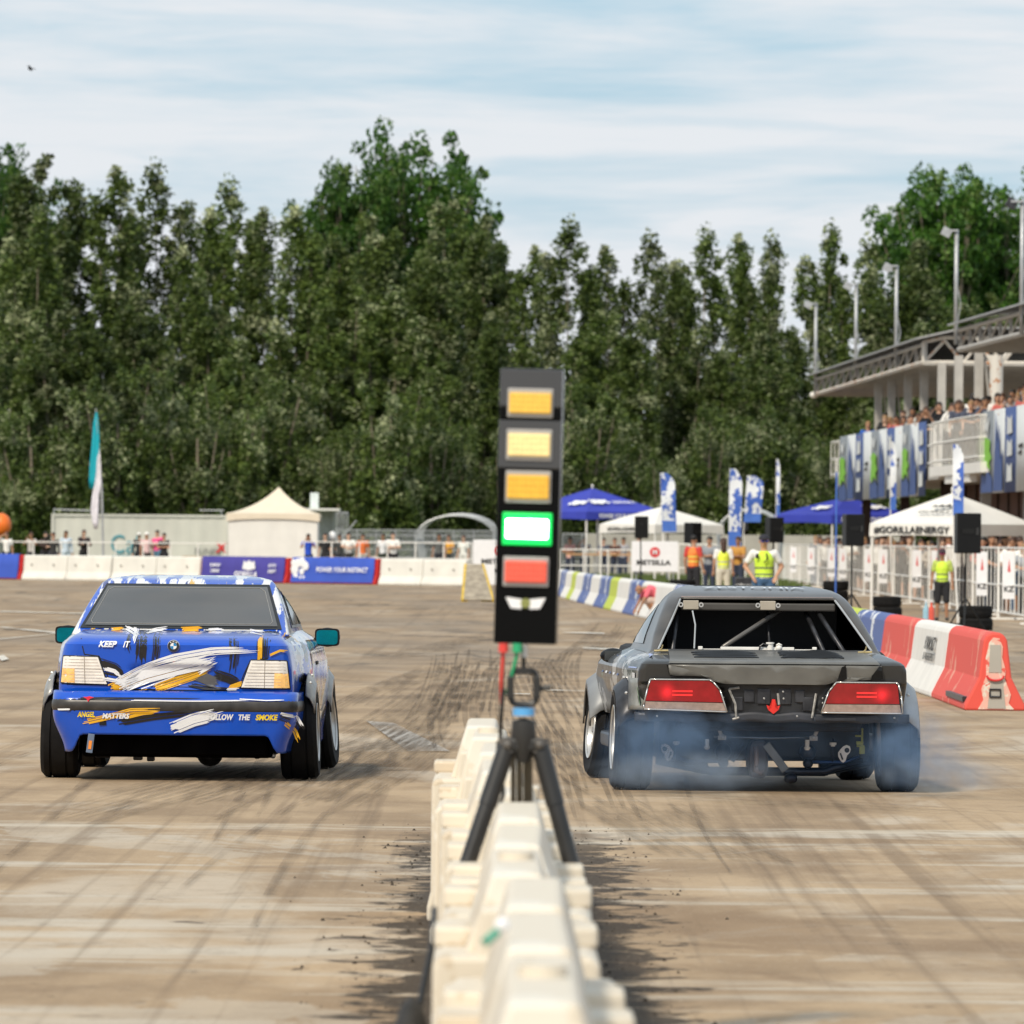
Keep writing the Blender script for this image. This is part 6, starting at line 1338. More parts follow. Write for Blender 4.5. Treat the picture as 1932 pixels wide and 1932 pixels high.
for sx in (1, -1):
    wheel(sx * .787, .75, .315, .245, blue, R(-2.2)); wheel(sx * .775, 3.45, .315, .225, blue, R(-5), R(-3))
    flare(sx * .835, .75, .325, .055, blue, M_flr, 35, 150); flare(sx * .80, 3.45, .33, .075, blue, M_flr, 25, 160)
    MB().box((sx * .78, 2.1, .26), (.10, 1.9, .12)).build('sill', M_bluep, blue, bevel=.02)
    MB().box((sx * .845, 1.75, .76), (.02, .16, .025)).build('door_handle', M_black, blue, bevel=.005)
# ---------------------------------------------------------------- black car
black = thing('race_car', 'black smoking drift car without rear bumper, red lamps and open rear window', 'car', GS(1459, 303), R(3.3)); black.scale = (.99,) * 3
M_kg = paint('scuffed grey black paint', (.034, .034, .034), [((.42, .42, .42), .56), ((.02, .03, .09), .63), ((.15, .30, .22), .70)], 2.6, rough=.35, coat=.5, y0=.1, y1=.3, stretch=(1.5, .8, 1.5))
M_carb = mat('dull carbon grey', (.125, .12, .108), .42, var=.22, scale=5, coat=.15); M_roofk = mat('black roof paint', (.058, .050, .042), .32, var=.3, coat=.3)  # roof base carries the warm tint of reflected ground
def kx(p): return ((p[0] - 1083) / 835, (1168 - p[1]) / 835)
def K(*p): return [kx(q) for q in p]
SK = Shell([.45, .60, .68, .70, .78, .812, .828, .85, .87, .885], [.11, .10, .09, .065, .05, .045, .075, .25, .45, .62], [4.3, 4.35, 4.3, 4.3, 4.15, 4.0, 3.8, 3.6, 3.4, 3.3], [.86, .895, .905, .905, .90, .885, .865, .825, .785, .755], .06, .05, .02)
zk = list(np.linspace(.45, .68, 12)) + [.69, .70] + list(np.linspace(.71, .81, 10)) + [.816, .822, .828, .839, .85, .86, .87, .8775, .885]
vs, fs = SK.mesh(zk); kb = MB().add(vs, fs).build('body', M_kg, black)
bpy.context.view_layer.update(); cut = []
for (x, y) in ((.86, .72), (-.86, .72), (.86, 3.39), (-.86, 3.39)): cut.append(MB().lathe([(-.30, 0.0001), (-.30, .375), (.30, .375), (.30, 0.0001)], n=40).build('c', M_black, black, (x, y, .34)))
bpy.context.view_layer.update(); boolean(kb, cut)
hwK = lambda z: float(np.interp(z, [.85, .89, 1.215, 1.29], [.70, .685, .497, .40]))
SKG = Shell([.86, .89, .98, 1.09, 1.18, 1.215, 1.245, 1.268, 1.283, 1.292], [.55, .62, .78, .96, 1.13, 1.22, 1.33, 1.5, 1.8, 2.1], [3.35, 3.2, 2.95, 2.75, 2.55, 2.48, 2.4, 2.35, 2.3, 2.2], [.77, .745, .715, .665, .615, .59, .56, .52, .46, .40], .03, .09, .08, hw=hwK)
zg = [.86, .892] + list(np.linspace(.90, 1.19, 14)) + [1.215, 1.225, 1.235, 1.245, 1.255, 1.265, 1.274, 1.280, 1.286, 1.292]
vs, fs = SKG.mesh(zg, skip=lambda k, z0, z1: k < 22 and z0 > .889 and z1 < 1.216)
cabk = MB().add(vs, fs).build('cabin', M_roofk, black, smooth=True, solid=.012)
b = MB(); pts = [SKG.rear_y(x, 1.212) for x in (0,)]
b.tube([(x, SKG.rear_y(x, 1.224) - .004, 1.224) for x in np.linspace(-.49, .49, 18)], .006, 6); b.build('roof_edge_trim', mat('pink worn edge', (.62, .42, .38), .5), cabk)
b = MB(); fr = [(-hwK(z), z) for z in np.linspace(1.21, .893, 12)]; b.tube([(x, SKG.rear_y(x, z) - .003, z) for x, z in fr], .007, 6); b.tube([(-x, SKG.rear_y(x, z) - .003, z) for x, z in fr], .007, 6); b.each('window_edge', M_alu, cabk)
for sx in (1, -1):
    def sw(u, v, y0, y1, off):
        z = .925 + .25 * v; ya = SKG.yr(z) + .50 + .12 * (1 - v); yb = SKG.yf(z) - .25; y = ya + (yb - ya) * (y0 + (y1 - y0) * u); return (sx * (SKG.side_x(y, z) + off), y, z)
    for (a_, b_) in ((.0, .42), (.47, 1)):
        vs, fs = patch(lambda u, v: sw(u, v, a_, b_, .012), 12, 6); MB().add(vs, fs).build('side_window', M_glass, black, smooth='all')
b = MB()
for k, (x0, x1, z0) in enumerate(((-.43, .41, .003),)):
    for j, ch in enumerate('ZESTONIA'): pass
# white film letters lying on the roof's rear edge
tv, tf = text_mesh('ZESTONIA', .16, 0, .01, w=.66)
def roof_z(x, y):
    lo, hi = 1.215, 1.292
    for _ in range(18):
        m_ = (lo + hi) / 2
        if SKG.rear_y(min(abs(x), hwK(m_)), m_) < y: lo = m_
        else: hi = m_
    return hi
b.add([(.0 + x, 1.62 + y_, roof_z(x, 1.62 + y_) + .016) for x, y_ in tv], tf); b.build('roof_lettering', M_lw, cabk)
# inside
M_int = mat('dark cabin cloth', (.012, .013, .016), .8)
MB().box((0, 1.72, .93), (1.10, .05, .50), rot=Matrix.Rotation(.15, 3, 'X')).build('bulkhead', M_int, black); MB().box((0, 2.6, .75), (1.5, 1.6, .3)).build('seat_block', M_int, black, bevel=.05)
cg = MB().tube([(kx((870, 408))[0], .85, kx((870, 408))[1]), ((kx((870, 408))[0] + kx((1290, 170))[0]) / 2, 1.15, (kx((870, 408))[1] + 1.20) / 2), (kx((1290, 170))[0], 1.45, 1.20)], .015, 10); cg.build('roll_cage_diagonal', mat('grey cage tube', (.13, .12, .11), .35, .3), black, smooth='all')
for (a_, c_) in (((-.575, .9, .885), (-.50, 1.4, 1.19)), ((.40, .95, .885), (.30, 1.45, 1.19)), ((.52, .85, .885), (.36, 1.4, 1.2)), ((.085, 1.3, .885), (.08, 1.5, 1.19))): MB().tube([a_, c_], .016 if a_[0] != .085 else .010, 8).build('roll_cage_tube', M_dsteel, black, smooth='all')
MB().tube([(-.445, .95, 1.14), (-.43, .9, 1.05), (-.44, .85, .90)], .005, 5).build('hanging_cable', M_alu, black)
MB().box((0, 1.28, 1.165), (1.0, .1, .05)).build('header_beam', mat('brown grey beam', (.06, .055, .05), .6), black, bevel=.01)
b = MB().box((-.045, .74, .903), (.47, .03, .022)); b.build('white_bar', M_bw, black, bevel=.003); MB().box((-.05, .76, .895), (.74, .02, .012)).build('white_rail', M_bw, black)
for x in (-.41, .32): MB().box((x, .73, .903), (.028, .03, .026)).build('bar_clamp', M_bw, black, bevel=.004)
MB().lathe([(.89, .001), (.89, .020), (.935, .020), (.935, .026), (.945, .026), (.945, .001)], (.035, .72, 0), 'Z', 14).build('filler_neck', M_bw, black, smooth=True); MB().sph((.092, .73, .91), .022, 10).tube([(.075, .72, .925), (.09, .72, .935), (.11, .72, .925)], .007, 6).build('hose_joint', M_bw, black, smooth='all')
MB().tube([(.02, .71, .925), (-.01, .71, .935), (-.03, .71, .92), (-.035, .71, .895)], .006, 6).build('thin_hose', M_dsteel, black)
for x in (kx((716, 188))[0], kx((1130, 182))[0]):
    MB().box((x, 1.16, kx((0, 186))[1]), (.098, .05, .058)).build('beige_box', mat('beige box', (.36, .32, .26), .6), black, bevel=.004)
    for dx in (-.065, .065): MB().lathe([(-.012, .008), (.012, .008), (.012, .016), (-.012, .016), (-.012, .008)], (x + dx, 1.15, kx((0, 185))[1]), 'Y', 10).build('ring_bracket', M_alu, black)
# tail: boot lid, lamps, centre panel
def fl(x, z): return SK.rear_y(x, z)
lid = [(-.672, .808), (-.655, .745), (-.62, .737), (-.39, .735), (-.355, .700), (-.30, .688), (.33, .686), (.37, .700), (.40, .735), (.67, .735), (.684, .81)]
b = MB(); decal_poly(b, lid, lambda x, z: fl(x, .79) + (.80 - z) * .06, .010); lidm = b.build('boot_lid', M_carb, black, smooth=True, solid=.012)
def deck_y(z): return SK.yr(z)
vs, fs = patch(lambda u, v: ((-.665 + 1.335 * u) * (1 - .06 * v), SK.rear_y(0, .812 + .071 * v) - .004 + .0, .812 + .071 * v + .005), 20, 12); MB().add(vs, fs).build('boot_top', M_carb, black, smooth='all')
def dz(y): return float(np.interp(y, [.045, .075, .25, .45, .62], [.812, .828, .85, .87, .885]))
for (x0, x1, off) in ((-.49, -.08, .0), (.06, .46, .006)):
    for k in range(3):
        yb = .22 + .12 * k; vs = []
        for i in range(15):
            u = i / 14; x = x0 + (x1 - x0) * u; wv = .012 * math.sin(u * 9 + k) * (1 if x0 > 0 else .3); hh = (.016 if x0 > 0 else .010) * math.sin(math.pi * u) ** .5
            vs += [(x, yb - .01, dz(yb) + .006 + wv * .3), (x, yb + .02, dz(yb) + .010 + hh + wv * .5)]
        MB().add(vs, [(2 * i, 2 * i + 2, 2 * i + 3, 2 * i + 1) for i in range(14)]).build('lid_vent', M_black, lidm, solid=.004)
b = MB(); decal_poly(b, K((1440, 500), (1462, 490), (1468, 560), (1425, 585), (1418, 570)), fl, .028); decal_poly(b, K((1600, 545), (1650, 480), (1660, 560), (1590, 590)), fl, .028); b.build('torn_patch', M_black, lidm)
b = MB(); line(b, [(-.672, .81), (-.655, .745), (-.62, .737), (-.39, .735), (-.355, .700), (-.30, .688), (.33, .686), (.37, .700), (.40, .735), (.67, .735)], fl, .010, .016); b.build('lid_edge_gap', M_black, lidm)
for sx, x0 in ((-1, 525), (1, 1610)):
    p = kx((x0, 425)); MB().tube([(p[0] - .02, .56, .885), (p[0], .555, .905), (p[0] + .004, .55, .925)], .005, 6).tube([(p[0] - .05, .56, .887), (p[0] + .04, .56, .889)], .007, 6).build('bonnet_pin', mat('brass pin', (.5, .4, .2), .4, .6), black)
M_red = mat('red lens', (.26, .008, .012), .16, var=.25, scale=12, coat=.5, emit=(1, .02, .03), es=.1)
def hot_lens(m, hots):
    nt = m.node_tree; b = nt.nodes['Principled BSDF']; tc = nt.nodes.new('ShaderNodeTexCoord'); cur = None
    for (x, z) in hots:
        mp = nt.nodes.new('ShaderNodeMapping'); nt.links.new(tc.outputs['Object'], mp.inputs[0]); mp.inputs['Location'].default_value = (-x, 0, -z); mp.inputs['Scale'].default_value = (1, 0, 1)
        ln = nt.nodes.new('ShaderNodeVectorMath'); ln.operation = 'LENGTH'; nt.links.new(mp.outputs[0], ln.inputs[0])
        r = nt.nodes.new('ShaderNodeMapRange'); nt.links.new(ln.outputs['Value'], r.inputs[0]); r.inputs[1].default_value = 0; r.inputs[2].default_value = .085; r.inputs[3].default_value = 1; r.inputs[4].default_value = 0
        p = nt.nodes.new('ShaderNodeMath'); p.operation = 'POWER'; nt.links.new(r.outputs[0], p.inputs[0]); p.inputs[1].default_value = 2.2
        a = nt.nodes.new('ShaderNodeMath'); a.operation = 'MULTIPLY_ADD'; nt.links.new(p.outputs[0], a.inputs[0]); a.inputs[1].default_value = .9; a.inputs[2].default_value = .03
        if cur is not None:
            q = nt.nodes.new('ShaderNodeMath'); q.operation = 'MAXIMUM'; nt.links.new(cur, q.inputs[0]); nt.links.new(a.outputs[0], q.inputs[1]); cur = q.outputs[0]
        else: cur = a.outputs[0]
    nt.links.new(cur, b.inputs['Emission Strength'])
hot_lens(M_red, [kx((522, 638)), kx((1655, 646))])
M_pink = mat('clear pink lens', (.34, .25, .21), .2, var=.2, scale=30, coat=.7)
M_hot = mat('lit red bulb', (1, .05, .05), .3, emit=(1, .02, .02), es=1.6); M_hot2 = mat('lit red glow', (.8, .03, .03), .3, emit=(1, .015, .02), es=.65); M_hot3 = mat('red filament bars', (.8, .03, .03), .3, emit=(1, .03, .03), es=.22)
fl2 = lambda x, z: SK.rear_y(x, .78) - .012 + (.76 - z) * .06
for side in (-1, 1):
    if side < 0: out_ = K((432, 572), (745, 572), (765, 585), (800, 625), (838, 740), (402, 728), (400, 705), (418, 620)); red = K((436, 578), (742, 578), (760, 590), (794, 628), (815, 690), (408, 684), (424, 620)); cl = K((408, 688), (817, 694), (832, 735), (406, 724)); bars = [K((548, 628), (655, 628), (655, 638), (548, 638)), K((548, 648), (655, 648), (655, 658), (548, 658))]; hot = kx((522, 638))
    else: out_ = K((1412, 580), (1730, 580), (1742, 590), (1758, 650), (1765, 742), (1335, 740), (1372, 630), (1392, 605)); red = K((1415, 586), (1726, 586), (1738, 598), (1748, 692), (1358, 692), (1378, 634), (1396, 610)); cl = K((1356, 696), (1750, 696), (1758, 738), (1341, 736)); bars = [K((1520, 630), (1628, 630), (1628, 640), (1520, 640)), K((1520, 650), (1628, 650), (1628, 660), (1520, 660))]; hot = kx((1655, 646))
    b = MB(); decal_poly(b, out_, fl2, -.012); lo = b.build('tail_lamp', M_seal, black, smooth='all', solid=.05)
    b = MB(); decal_poly(b, red, fl2, .020); b.build('red_lens', M_red, lo, smooth='all'); b = MB(); decal_poly(b, cl, fl2, .020); b.build('clear_lens', M_pink, lo, smooth='all')
    b = MB(); line(b, out_ + [out_[0]], fl2, .011, .022); b.build('chrome_trim', mat('chrome trim', (.75, .72, .68), .2, .8), lo, smooth='all')
    b = MB()
    for q in bars: decal_poly(b, q, fl2, .023)
    b.build('light_bars', M_hot3, lo)
cp = K((765, 598), (1415, 598), (1375, 660), (1335, 745), (838, 745), (805, 650)); b = MB(); decal_poly(b, cp, fl, .004); cpm = b.build('rear_panel', mat('black bare panel', (.02, .021, .024), .45, var=.5, scale=9), black, smooth='all')
for (x0, y0, x1, y1) in ((930, 622, 985, 690), (1000, 615, 1070, 700), (1110, 615, 1180, 700), (1200, 622, 1250, 690), (865, 660, 925, 735), (1240, 660, 1300, 735)):
    p, q = kx((x0, y0)), kx((x1, y1)); MB().box(((p[0] + q[0]) / 2, fl((p[0] + q[0]) / 2, .6) - .006, (p[1] + q[1]) / 2), (abs(q[0] - p[0]), .018, abs(q[1] - p[1]))).build('pressed_rib', M_dsteel, cpm, bevel=.006)
for (x0, y0, x1, y1) in ((850, 620, 885, 700), (885, 700, 890, 770), (1310, 640, 1290, 770), (1108, 640, 1115, 700), (850, 620, 905, 612), (870, 780, 905, 770)):
    p, q = kx((x0, y0)), kx((x1, y1)); MB().tube([(p[0], fl(p[0], .6) - .02, p[1]), (q[0], fl(q[0], .6) - .02, q[1])], .008, 6).build('bare_weld', mat('scraped metal', (.38, .36, .33), .5, .4, var=.4, scale=30), cpm)
for (x, y) in ((1035, 668), (1138, 668), (1135, 632), (820, 665), (822, 690), (1345, 665), (1345, 690), (472, 765), (1725, 765), (1210, 760)): p = kx((x, y)); MB().sph((p[0], fl(min(abs(p[0]), .7), .55) - .035, p[1]), .007, 8).build('bolt', M_alu, cpm)
b = MB(); q = K((1078, 672), (1094, 672), (1096, 715), (1122, 702), (1112, 728), (1086, 750), (1058, 728), (1048, 702), (1076, 715)); decal_poly(b, q, fl, .022); b.build('red_arrow', mat('red tow arrow', (.75, .03, .02), .5), cpm)
# lower rear: beam, flap, corner pieces
vs, fs = patch(lambda u, v: ((u * 2 - 1) * .87, .10 + .06 * (abs(u * 2 - 1)) ** 3, .448 + .06 * v - .006 * math.sin(u * 40)), 40, 3); MB().add(vs, fs).build('lower_beam', mat('dented dark beam', (.045, .045, .05), .45, .3, var=.4, scale=6), black, smooth='all', solid=.012)
p, q = kx((1300, 775)), kx((1520, 770)); MB().box(((p[0] + q[0]) / 2, .07, p[1]), (q[0] - p[0], .02, .022)).build('grey_bracket_strip', M_dsteel, black, bevel=.004)
vs, fs = patch(lambda u, v: (-.90 + .12 * u, .12 + .12 * (1 - u) ** 2, .52 + .20 * v), 6, 6); MB().add(vs, fs).build('silver_corner', mat('scraped silver corner', (.30, .31, .30), .35, .3, var=.35, scale=9), black, smooth='all', solid=.006)
b = MB()
for k in range(5): b.tube([(-.14 + .0 * k, .25, .36 - .001 * k)] * 1 + [(0, .2, .355 - .001 * k)], .004)
MB().box((0, 1.6, .33), (1.34, 1.9, .28)).build('underbody', M_black, black, bevel=.03); MB().box((0, .62, .44), (1.15, .9, .10)).build('boot_floor', M_black, black, bevel=.03)
M_undb = mat('blue black subframe', (.010, .016, .032), .35, .4, var=.3); M_arm = mat('blue anodised arm', (.015, .05, .16), .3, .6)
b = MB().tube([(-.62, .68, .21), (-.40, .62, .16), (-.36, .60, .125), (.38, .60, .125), (.44, .62, .15), (.62, .68, .20)], .028, 8).tube([(-.36, .60, .115), (.40, .60, .115)], .014, 8); b.build('subframe', M_undb, black, smooth='all')
b = MB().tube([(-.68, .74, .20), (-.37, .66, .14)], .04, 8); b.build('lower_arm', M_undb, black, smooth='all'); MB().tube([(.68, .74, .20), (.36, .66, .14)], .045, 8).build('lower_arm', M_undb, black, smooth='all')
for sx in (-1, 1):
    MB().tube([(sx * .60, .60, .225), (sx * .50, .58, .188), (sx * .27, .58, .187)], .012, 8).build('toe_arm', M_arm, black, smooth='all'); MB().sph((sx * .27, .57, .18), .034, 10).sph((sx * .27, .6, .25), .055, 10).build('subframe_bush', M_undb, black, smooth='all')
    cx_ = kx((552, 965))[0] if sx < 0 else kx((1505, 968))[0]; cz_ = .243; o_ = (.0); t_ = -1 if sx < 0 else 1
    pl = [(cx_ + sx * (-dx_), cz_ + dz_) for dx_, dz_ in ((-.035, .03), (-.028, .048), (-.008, .056), (.014, .046), (.03, .028), (.046, .006), (.044, -.02), (.026, -.05), (.012, -.058), (-.002, -.046), (-.012, -.012), (-.03, .008))]
    dr = MB().prism(pl, .545, .557, 'XZ').build('drop_bracket', mat('matt aluminium bracket', (.75, .72, .70), .5, .3), black, bevel=.002)
    MB().lathe([(.540, .001), (.541, .016), (.545, .016)], (cx_ - sx * -.010, 0, cz_ + .022), 'Y', 12).build('bracket_hole', M_black, dr); MB().prism([(cx_ - sx * a_, cz_ + b_) for a_, b_ in ((.028, .006), (.036, .0), (.022, -.04), (.012, -.036))], .540, .544, 'XZ').build('bracket_slot', M_black, dr)
    x_ = kx((606, 918))[0] if sx < 0 else kx((1440, 918))[0]; MB().lathe([(.288, .001), (.288, .014), (.297, .014), (.297, .022), (.313, .022), (.313, .001)], (x_, .56, 0), 'Z', 10).build('coilover_collar', M_bw, black); MB().tube([(x_, .57, .19), (x_, .57, .335)], .007, 6).tube([(x_ * .97, .75, .25), (x_ * .90, .85, .45)], .035, 10).build('damper', M_undb, black, smooth='all')
    x_ = kx((765, 940))[0] if sx < 0 else kx((1298, 938))[0]; MB().lathe([(.264, .001), (.264, .012), (.276, .02), (.284, .02), (.288, .001)], (x_, .5, 0), 'Z', 10).tube([(x_, .5, .285), (x_, .5, .33)], .014, 8).build('bump_stop', M_bw if sx > 0 else M_alu, black)
    x_ = kx((460, 905))[0] if sx < 0 else kx((1600, 910))[0]; cy_ = mat('faded yellow caliper', (.36, .38, .03), .5, var=.3)
    for (dx_, dz_, w_, h_) in ((0, .03, .012, .13), (.0, -.045, .035, .05), (.02, .045, .05, .012), (.015, .0, .045, .022), (.01, -.02, .05, .012)): MB().box((x_ + sx * -dx_, .62, .31 + dz_), (w_, .03, h_)).build('brake_caliper', cy_, black, bevel=.003)
    a_ = kx((795, 795)) if sx < 0 else kx((1345, 795)); c_ = kx((828, 880)) if sx < 0 else kx((1312, 880)); MB().tube([(a_[0], .2, a_[1]), (c_[0], .25, c_[1])], .012, 8).box((c_[0], .25, c_[1]), (.05, .03, .028)).sph((c_[0], .24, c_[1] + .005), .02, 8).build('stay_bracket', mat('grey stay', (.34, .32, .30), .45, .5), black, smooth=True)
    MB().tube([(sx * .62, .7, .29), (sx * .40, .66, .33)], .010, 6).build('upper_arm', M_dsteel, black)
MB().tube([(kx((785, 868))[0], .27, .352), (0, .26, .345), (kx((1290, 865))[0], .27, .354)], .008, 8).build('cross_bar', mat('thin shiny bar', (.12, .14, .17), .2, .8), black, smooth='all')
b = MB(); pl = []
for i in range(24):
    a_ = 2 * math.pi * i / 24; pl.append((kx((1038, 0))[0] + .062 * math.copysign(abs(math.cos(a_)) ** .6, math.cos(a_)), .205 + .122 * math.copysign(abs(math.sin(a_)) ** .6, math.sin(a_))))
df = b.prism(pl, .46, .72, 'XZ').build('differential', mat('brown grey casting', (.060, .048, .050), .5, .3, var=.35, scale=20), black, bevel=.02)
cx_ = kx((1038, 0))[0]; MB().tube([(cx_ - .018, .452, .29), (cx_ - .015, .452, .20), (cx_ - .020, .452, .13), (cx_ + .015, .452, .118), (cx_ + .018, .452, .14)], .016, 8).tube([(cx_ - .02, .452, .145), (cx_ - .005, .452, .15)], .022, 8).build('diff_cover_rib', mat('light casting', (.20, .15, .14), .5, .3, var=.3), df, smooth='all')
p, q = kx((1075, 915)), kx((1180, 1055)); d_ = Vector((q[0] - p[0], 0, q[1] - p[1])); MB().box(((p[0] + q[0]) / 2, .44, (p[1] + q[1]) / 2), (.052, .012, d_.length), rot=Matrix.Rotation(math.atan2(d_.x, d_.z), 3, 'Y')).build('slanted_plate', mat('grey plate', (.16, .165, .17), .4, .5, var=.3), black, bevel=.004)
MB().tube([(kx((960, 920))[0], .5, .30), (kx((900, 1010))[0], .5, .19)], .014, 8).build('brace_tube', M_undb, black); MB().sph((.155, .5, .085), (.045, .05, .035), 10).build('exhaust_hanger', M_undb, black, smooth='all')
for sx in (1, -1):
    wheel(sx * .848, .72, .335, .245, black, R(-1.5)); wheel(sx * .82, 3.39, .320, .225, black, R(-5), R(4))
    flare(sx * .84, .72, .335, .115, black, M_steel if sx > 0 else M_dsteel, 15, 165); flare(sx * .82, 3.39, .335, .13, black, mat('grey flare', (.26, .27, .28), .5, .2), 15, 165)
    mo = MB().sph((sx * .855, 2.35, .83), (.085, .07, .05), 14).tube([(sx * .76, 2.38, .82), (sx * .85, 2.36, .82)], .02, 8).build('door_mirror', M_black, black, smooth='all'); MB().box((sx * .855, 2.278, .83), (.12, .006, .065)).build('mirror_glass', M_glass, mo, bevel=.01)
    MB().box((sx * .84, 2.05, .28), (.10, 1.9, .10)).build('sill', M_dsteel, black, bevel=.02)
def side_decal(poly, m, nm_, off=.006, sx=-1):
    MB().add([(sx * (SK.side_x(y, z) + off), y, z) for y, z in poly], [tuple(range(len(poly)))]).build(nm_, m, kb)
M_stk = mat('pale blue sticker', (.30, .36, .60), .4); M_stw = mat('white sticker', (.75, .75, .76), .4); M_stg = mat('green sticker', (.35, .60, .30), .4); M_std = mat('navy sticker', (.02, .04, .16), .4)
side_decal([(.25, .78), (.6, .78), (.6, .87), (.28, .87)], M_stk, 'side_sticker'); side_decal([(.30, .66), (.42, .66), (.42, .75), (.30, .75)], M_stw, 'side_sticker'); side_decal([(.2 + .1 * math.cos(a), .60 + .07 * math.sin(a)) for a in [i * .5236 for i in range(12)]], M_stg, 'side_sticker')
side_decal([(.2 + .06 * math.cos(a), .58 + .045 * math.sin(a)) for a in [i * .5236 for i in range(12)]], M_std, 'side_sticker', .009)
for k in range(5): side_decal([(1.1 + k * .35, .72), (1.25 + k * .35, .72), (1.35 + k * .35, .84), (1.2 + k * .35, .84)], M_stw if k % 2 else M_std, 'side_sticker')
# ================================================================ TYRE SMOKE
def smoke(loc, dim, dens, name, lab, seed, col=(.42, .62, .93)):
    m = bpy.data.materials.new(name); m.use_nodes = True; nt = m.node_tree; nt.nodes.clear(); N = nt.nodes.new; L = nt.links.new
    out = N('ShaderNodeOutputMaterial'); v = N('ShaderNodeVolumePrincipled'); L(v.outputs[0], out.inputs['Volume']); v.inputs['Color'].default_value = (*col, 1); v.inputs['Anisotropy'].default_value = .2
    tc = N('ShaderNodeTexCoord'); vl = N('ShaderNodeVectorMath'); vl.operation = 'LENGTH'; mp = N('ShaderNodeMapping'); L(tc.outputs['Object'], mp.inputs[0]); mp.inputs['Scale'].default_value = (2 / dim[0], 2 / dim[1], 2 / dim[2]); L(mp.outputs[0], vl.inputs[0])
    f = N('ShaderNodeMapRange'); f.interpolation_type = 'SMOOTHSTEP'; L(vl.outputs['Value'], f.inputs[0]); f.inputs[1].default_value = .2; f.inputs[2].default_value = .98; f.inputs[3].default_value = 1; f.inputs[4].default_value = 0
    n = N('ShaderNodeTexNoise'); n.noise_dimensions = '3D'; mp2 = N('ShaderNodeMapping'); L(tc.outputs['Object'], mp2.inputs[0]); mp2.inputs['Location'].default_value = (seed, seed * 2, 0); L(mp2.outputs[0], n.inputs[0]); n.inputs['Scale'].default_value = 3.6; n.inputs['Detail'].default_value = 4; n.inputs['Distortion'].default_value = 1.2
    f2 = N('ShaderNodeMapRange'); L(n.outputs[0], f2.inputs[0]); f2.inputs[1].default_value = .40; f2.inputs[2].default_value = .60
    a = N('ShaderNodeMath'); a.operation = 'MULTIPLY'; L(f.outputs[0], a.inputs[0]); L(f2.outputs[0], a.inputs[1]); c = N('ShaderNodeMath'); c.operation = 'MULTIPLY'; L(a.outputs[0], c.inputs[0]); c.inputs[1].default_value = dens; L(c.outputs[0], v.inputs['Density'])
    o = MB().box((0, 0, 0), dim).build(name, m, None, loc); tag(o, lab, 'smoke', kind='stuff'); return o
pk = black.location
smoke((pk.x - .62, pk.y - .25, .30), (1.25, 1.2, .62), 2.9, 'tyre_smoke', 'blue tyre smoke curling from the left rear wheel of the black car', 1)
smoke((pk.x + .86, pk.y - .25, .30), (.95, 1.2, .62), 2.7, 'tyre_smoke', 'blue tyre smoke in front of the right rear wheel of the black car', 4)
smoke((pk.x + .12, pk.y - .15, .32), (1.9, 1.0, .50), .30, 'tyre_smoke', 'thin blue haze under the open tail of the black car', 7)
smoke((pk.x - .55, pk.y - .75, .15), (1.5, .9, .32), 3.2, 'tyre_smoke', 'pale puff of smoke rolling over the ground by the left rear tyre', 11, (.72, .82, .95))
smoke((pk.x + 1.0, pk.y - .7, .15), (1.1, .9, .32), 2.6, 'tyre_smoke', 'pale puff of smoke on the ground beyond the right rear tyre', 15, (.72, .82, .95))
# ================================================================ MIDDLE ROW OF PLASTIC BARRIERS
M_cream = mat('sun-bleached cream plastic', (.62, .54, .42), .55, var=.12, scale=2.2, bump=.08, col2=(.72, .67, .58))
M_cream = splash_mat('scuffed cream plastic', (.68, .61, .50), [((.58, .49, .37), .56), ((.74, .69, .60), .60), ((.34, .28, .20), .70)], 2.6, .6, 0, (1.5, .5, 1.2))
def median(x, d, ln, yaw, lab, hs=.56, hr=.78):
    hs += .03 * math.sin(d * 5.1); hr += .02 * math.sin(d * 3.3)
    t = thing('plastic_barrier', lab, 'barrier', (x, d, 0), yaw, 'cream plastic barriers of the middle row')
    b = MB(); pr = [(-.215, 0), (-.215, .06), (-.20, .12), (-.20, hs - .02), (-.18, hs), (.18, hs), (.20, hs - .02), (.20, .12), (.215, .06), (.215, 0)]
    b.prism(pr, 0, ln - .02, 'XZ'); b.build('body', M_cream, t, bevel=.015)
    pr = [(-.125, hs - .01), (-.075, hr - .05), (-.06, hr), (.06, hr), (.075, hr - .05), (.125, hs - .01)]
    MB().prism(pr, .22, ln - .30, 'XZ').build('ridge', M_cream, t, bevel=.012)
    MB().prism([(-.10, hs - .01), (-.085, hs + .11), (.085, hs + .11), (.10, hs - .01)], .02, .219, 'XZ').build('end_lug', M_cream, t, bevel=.01)
    MB().prism([(-.12, hs - .01), (-.10, hs + .07), (.10, hs + .07), (.12, hs - .01)], ln - .299, ln - .03, 'XZ').build('end_lug', M_cream, t, bevel=.01)
    for y in ((.5,), (1.0,), (.35, 1.4))[int(d * 7) % 3]:
        if y > ln - .3: continue
        for sx in (-1, 1):
            b = MB(); pts = [(sx * .09, y), (sx * .20, y + .03), (sx * .20, y + .34), (sx * .09, y + .38)]; b.prism(pts, hs - .005, hs + .045, 'XY'); b.build('shoulder_block', M_cream, t, bevel=.01)
    if int(d * 7) % 2: MB().lathe([(hr, .001), (hr, .045), (hr + .02, .045), (hr + .02, .001)], (0, ln * .5, 0), 'Z', 14).build('filler_cap', M_cream, t, smooth=True)
    return t
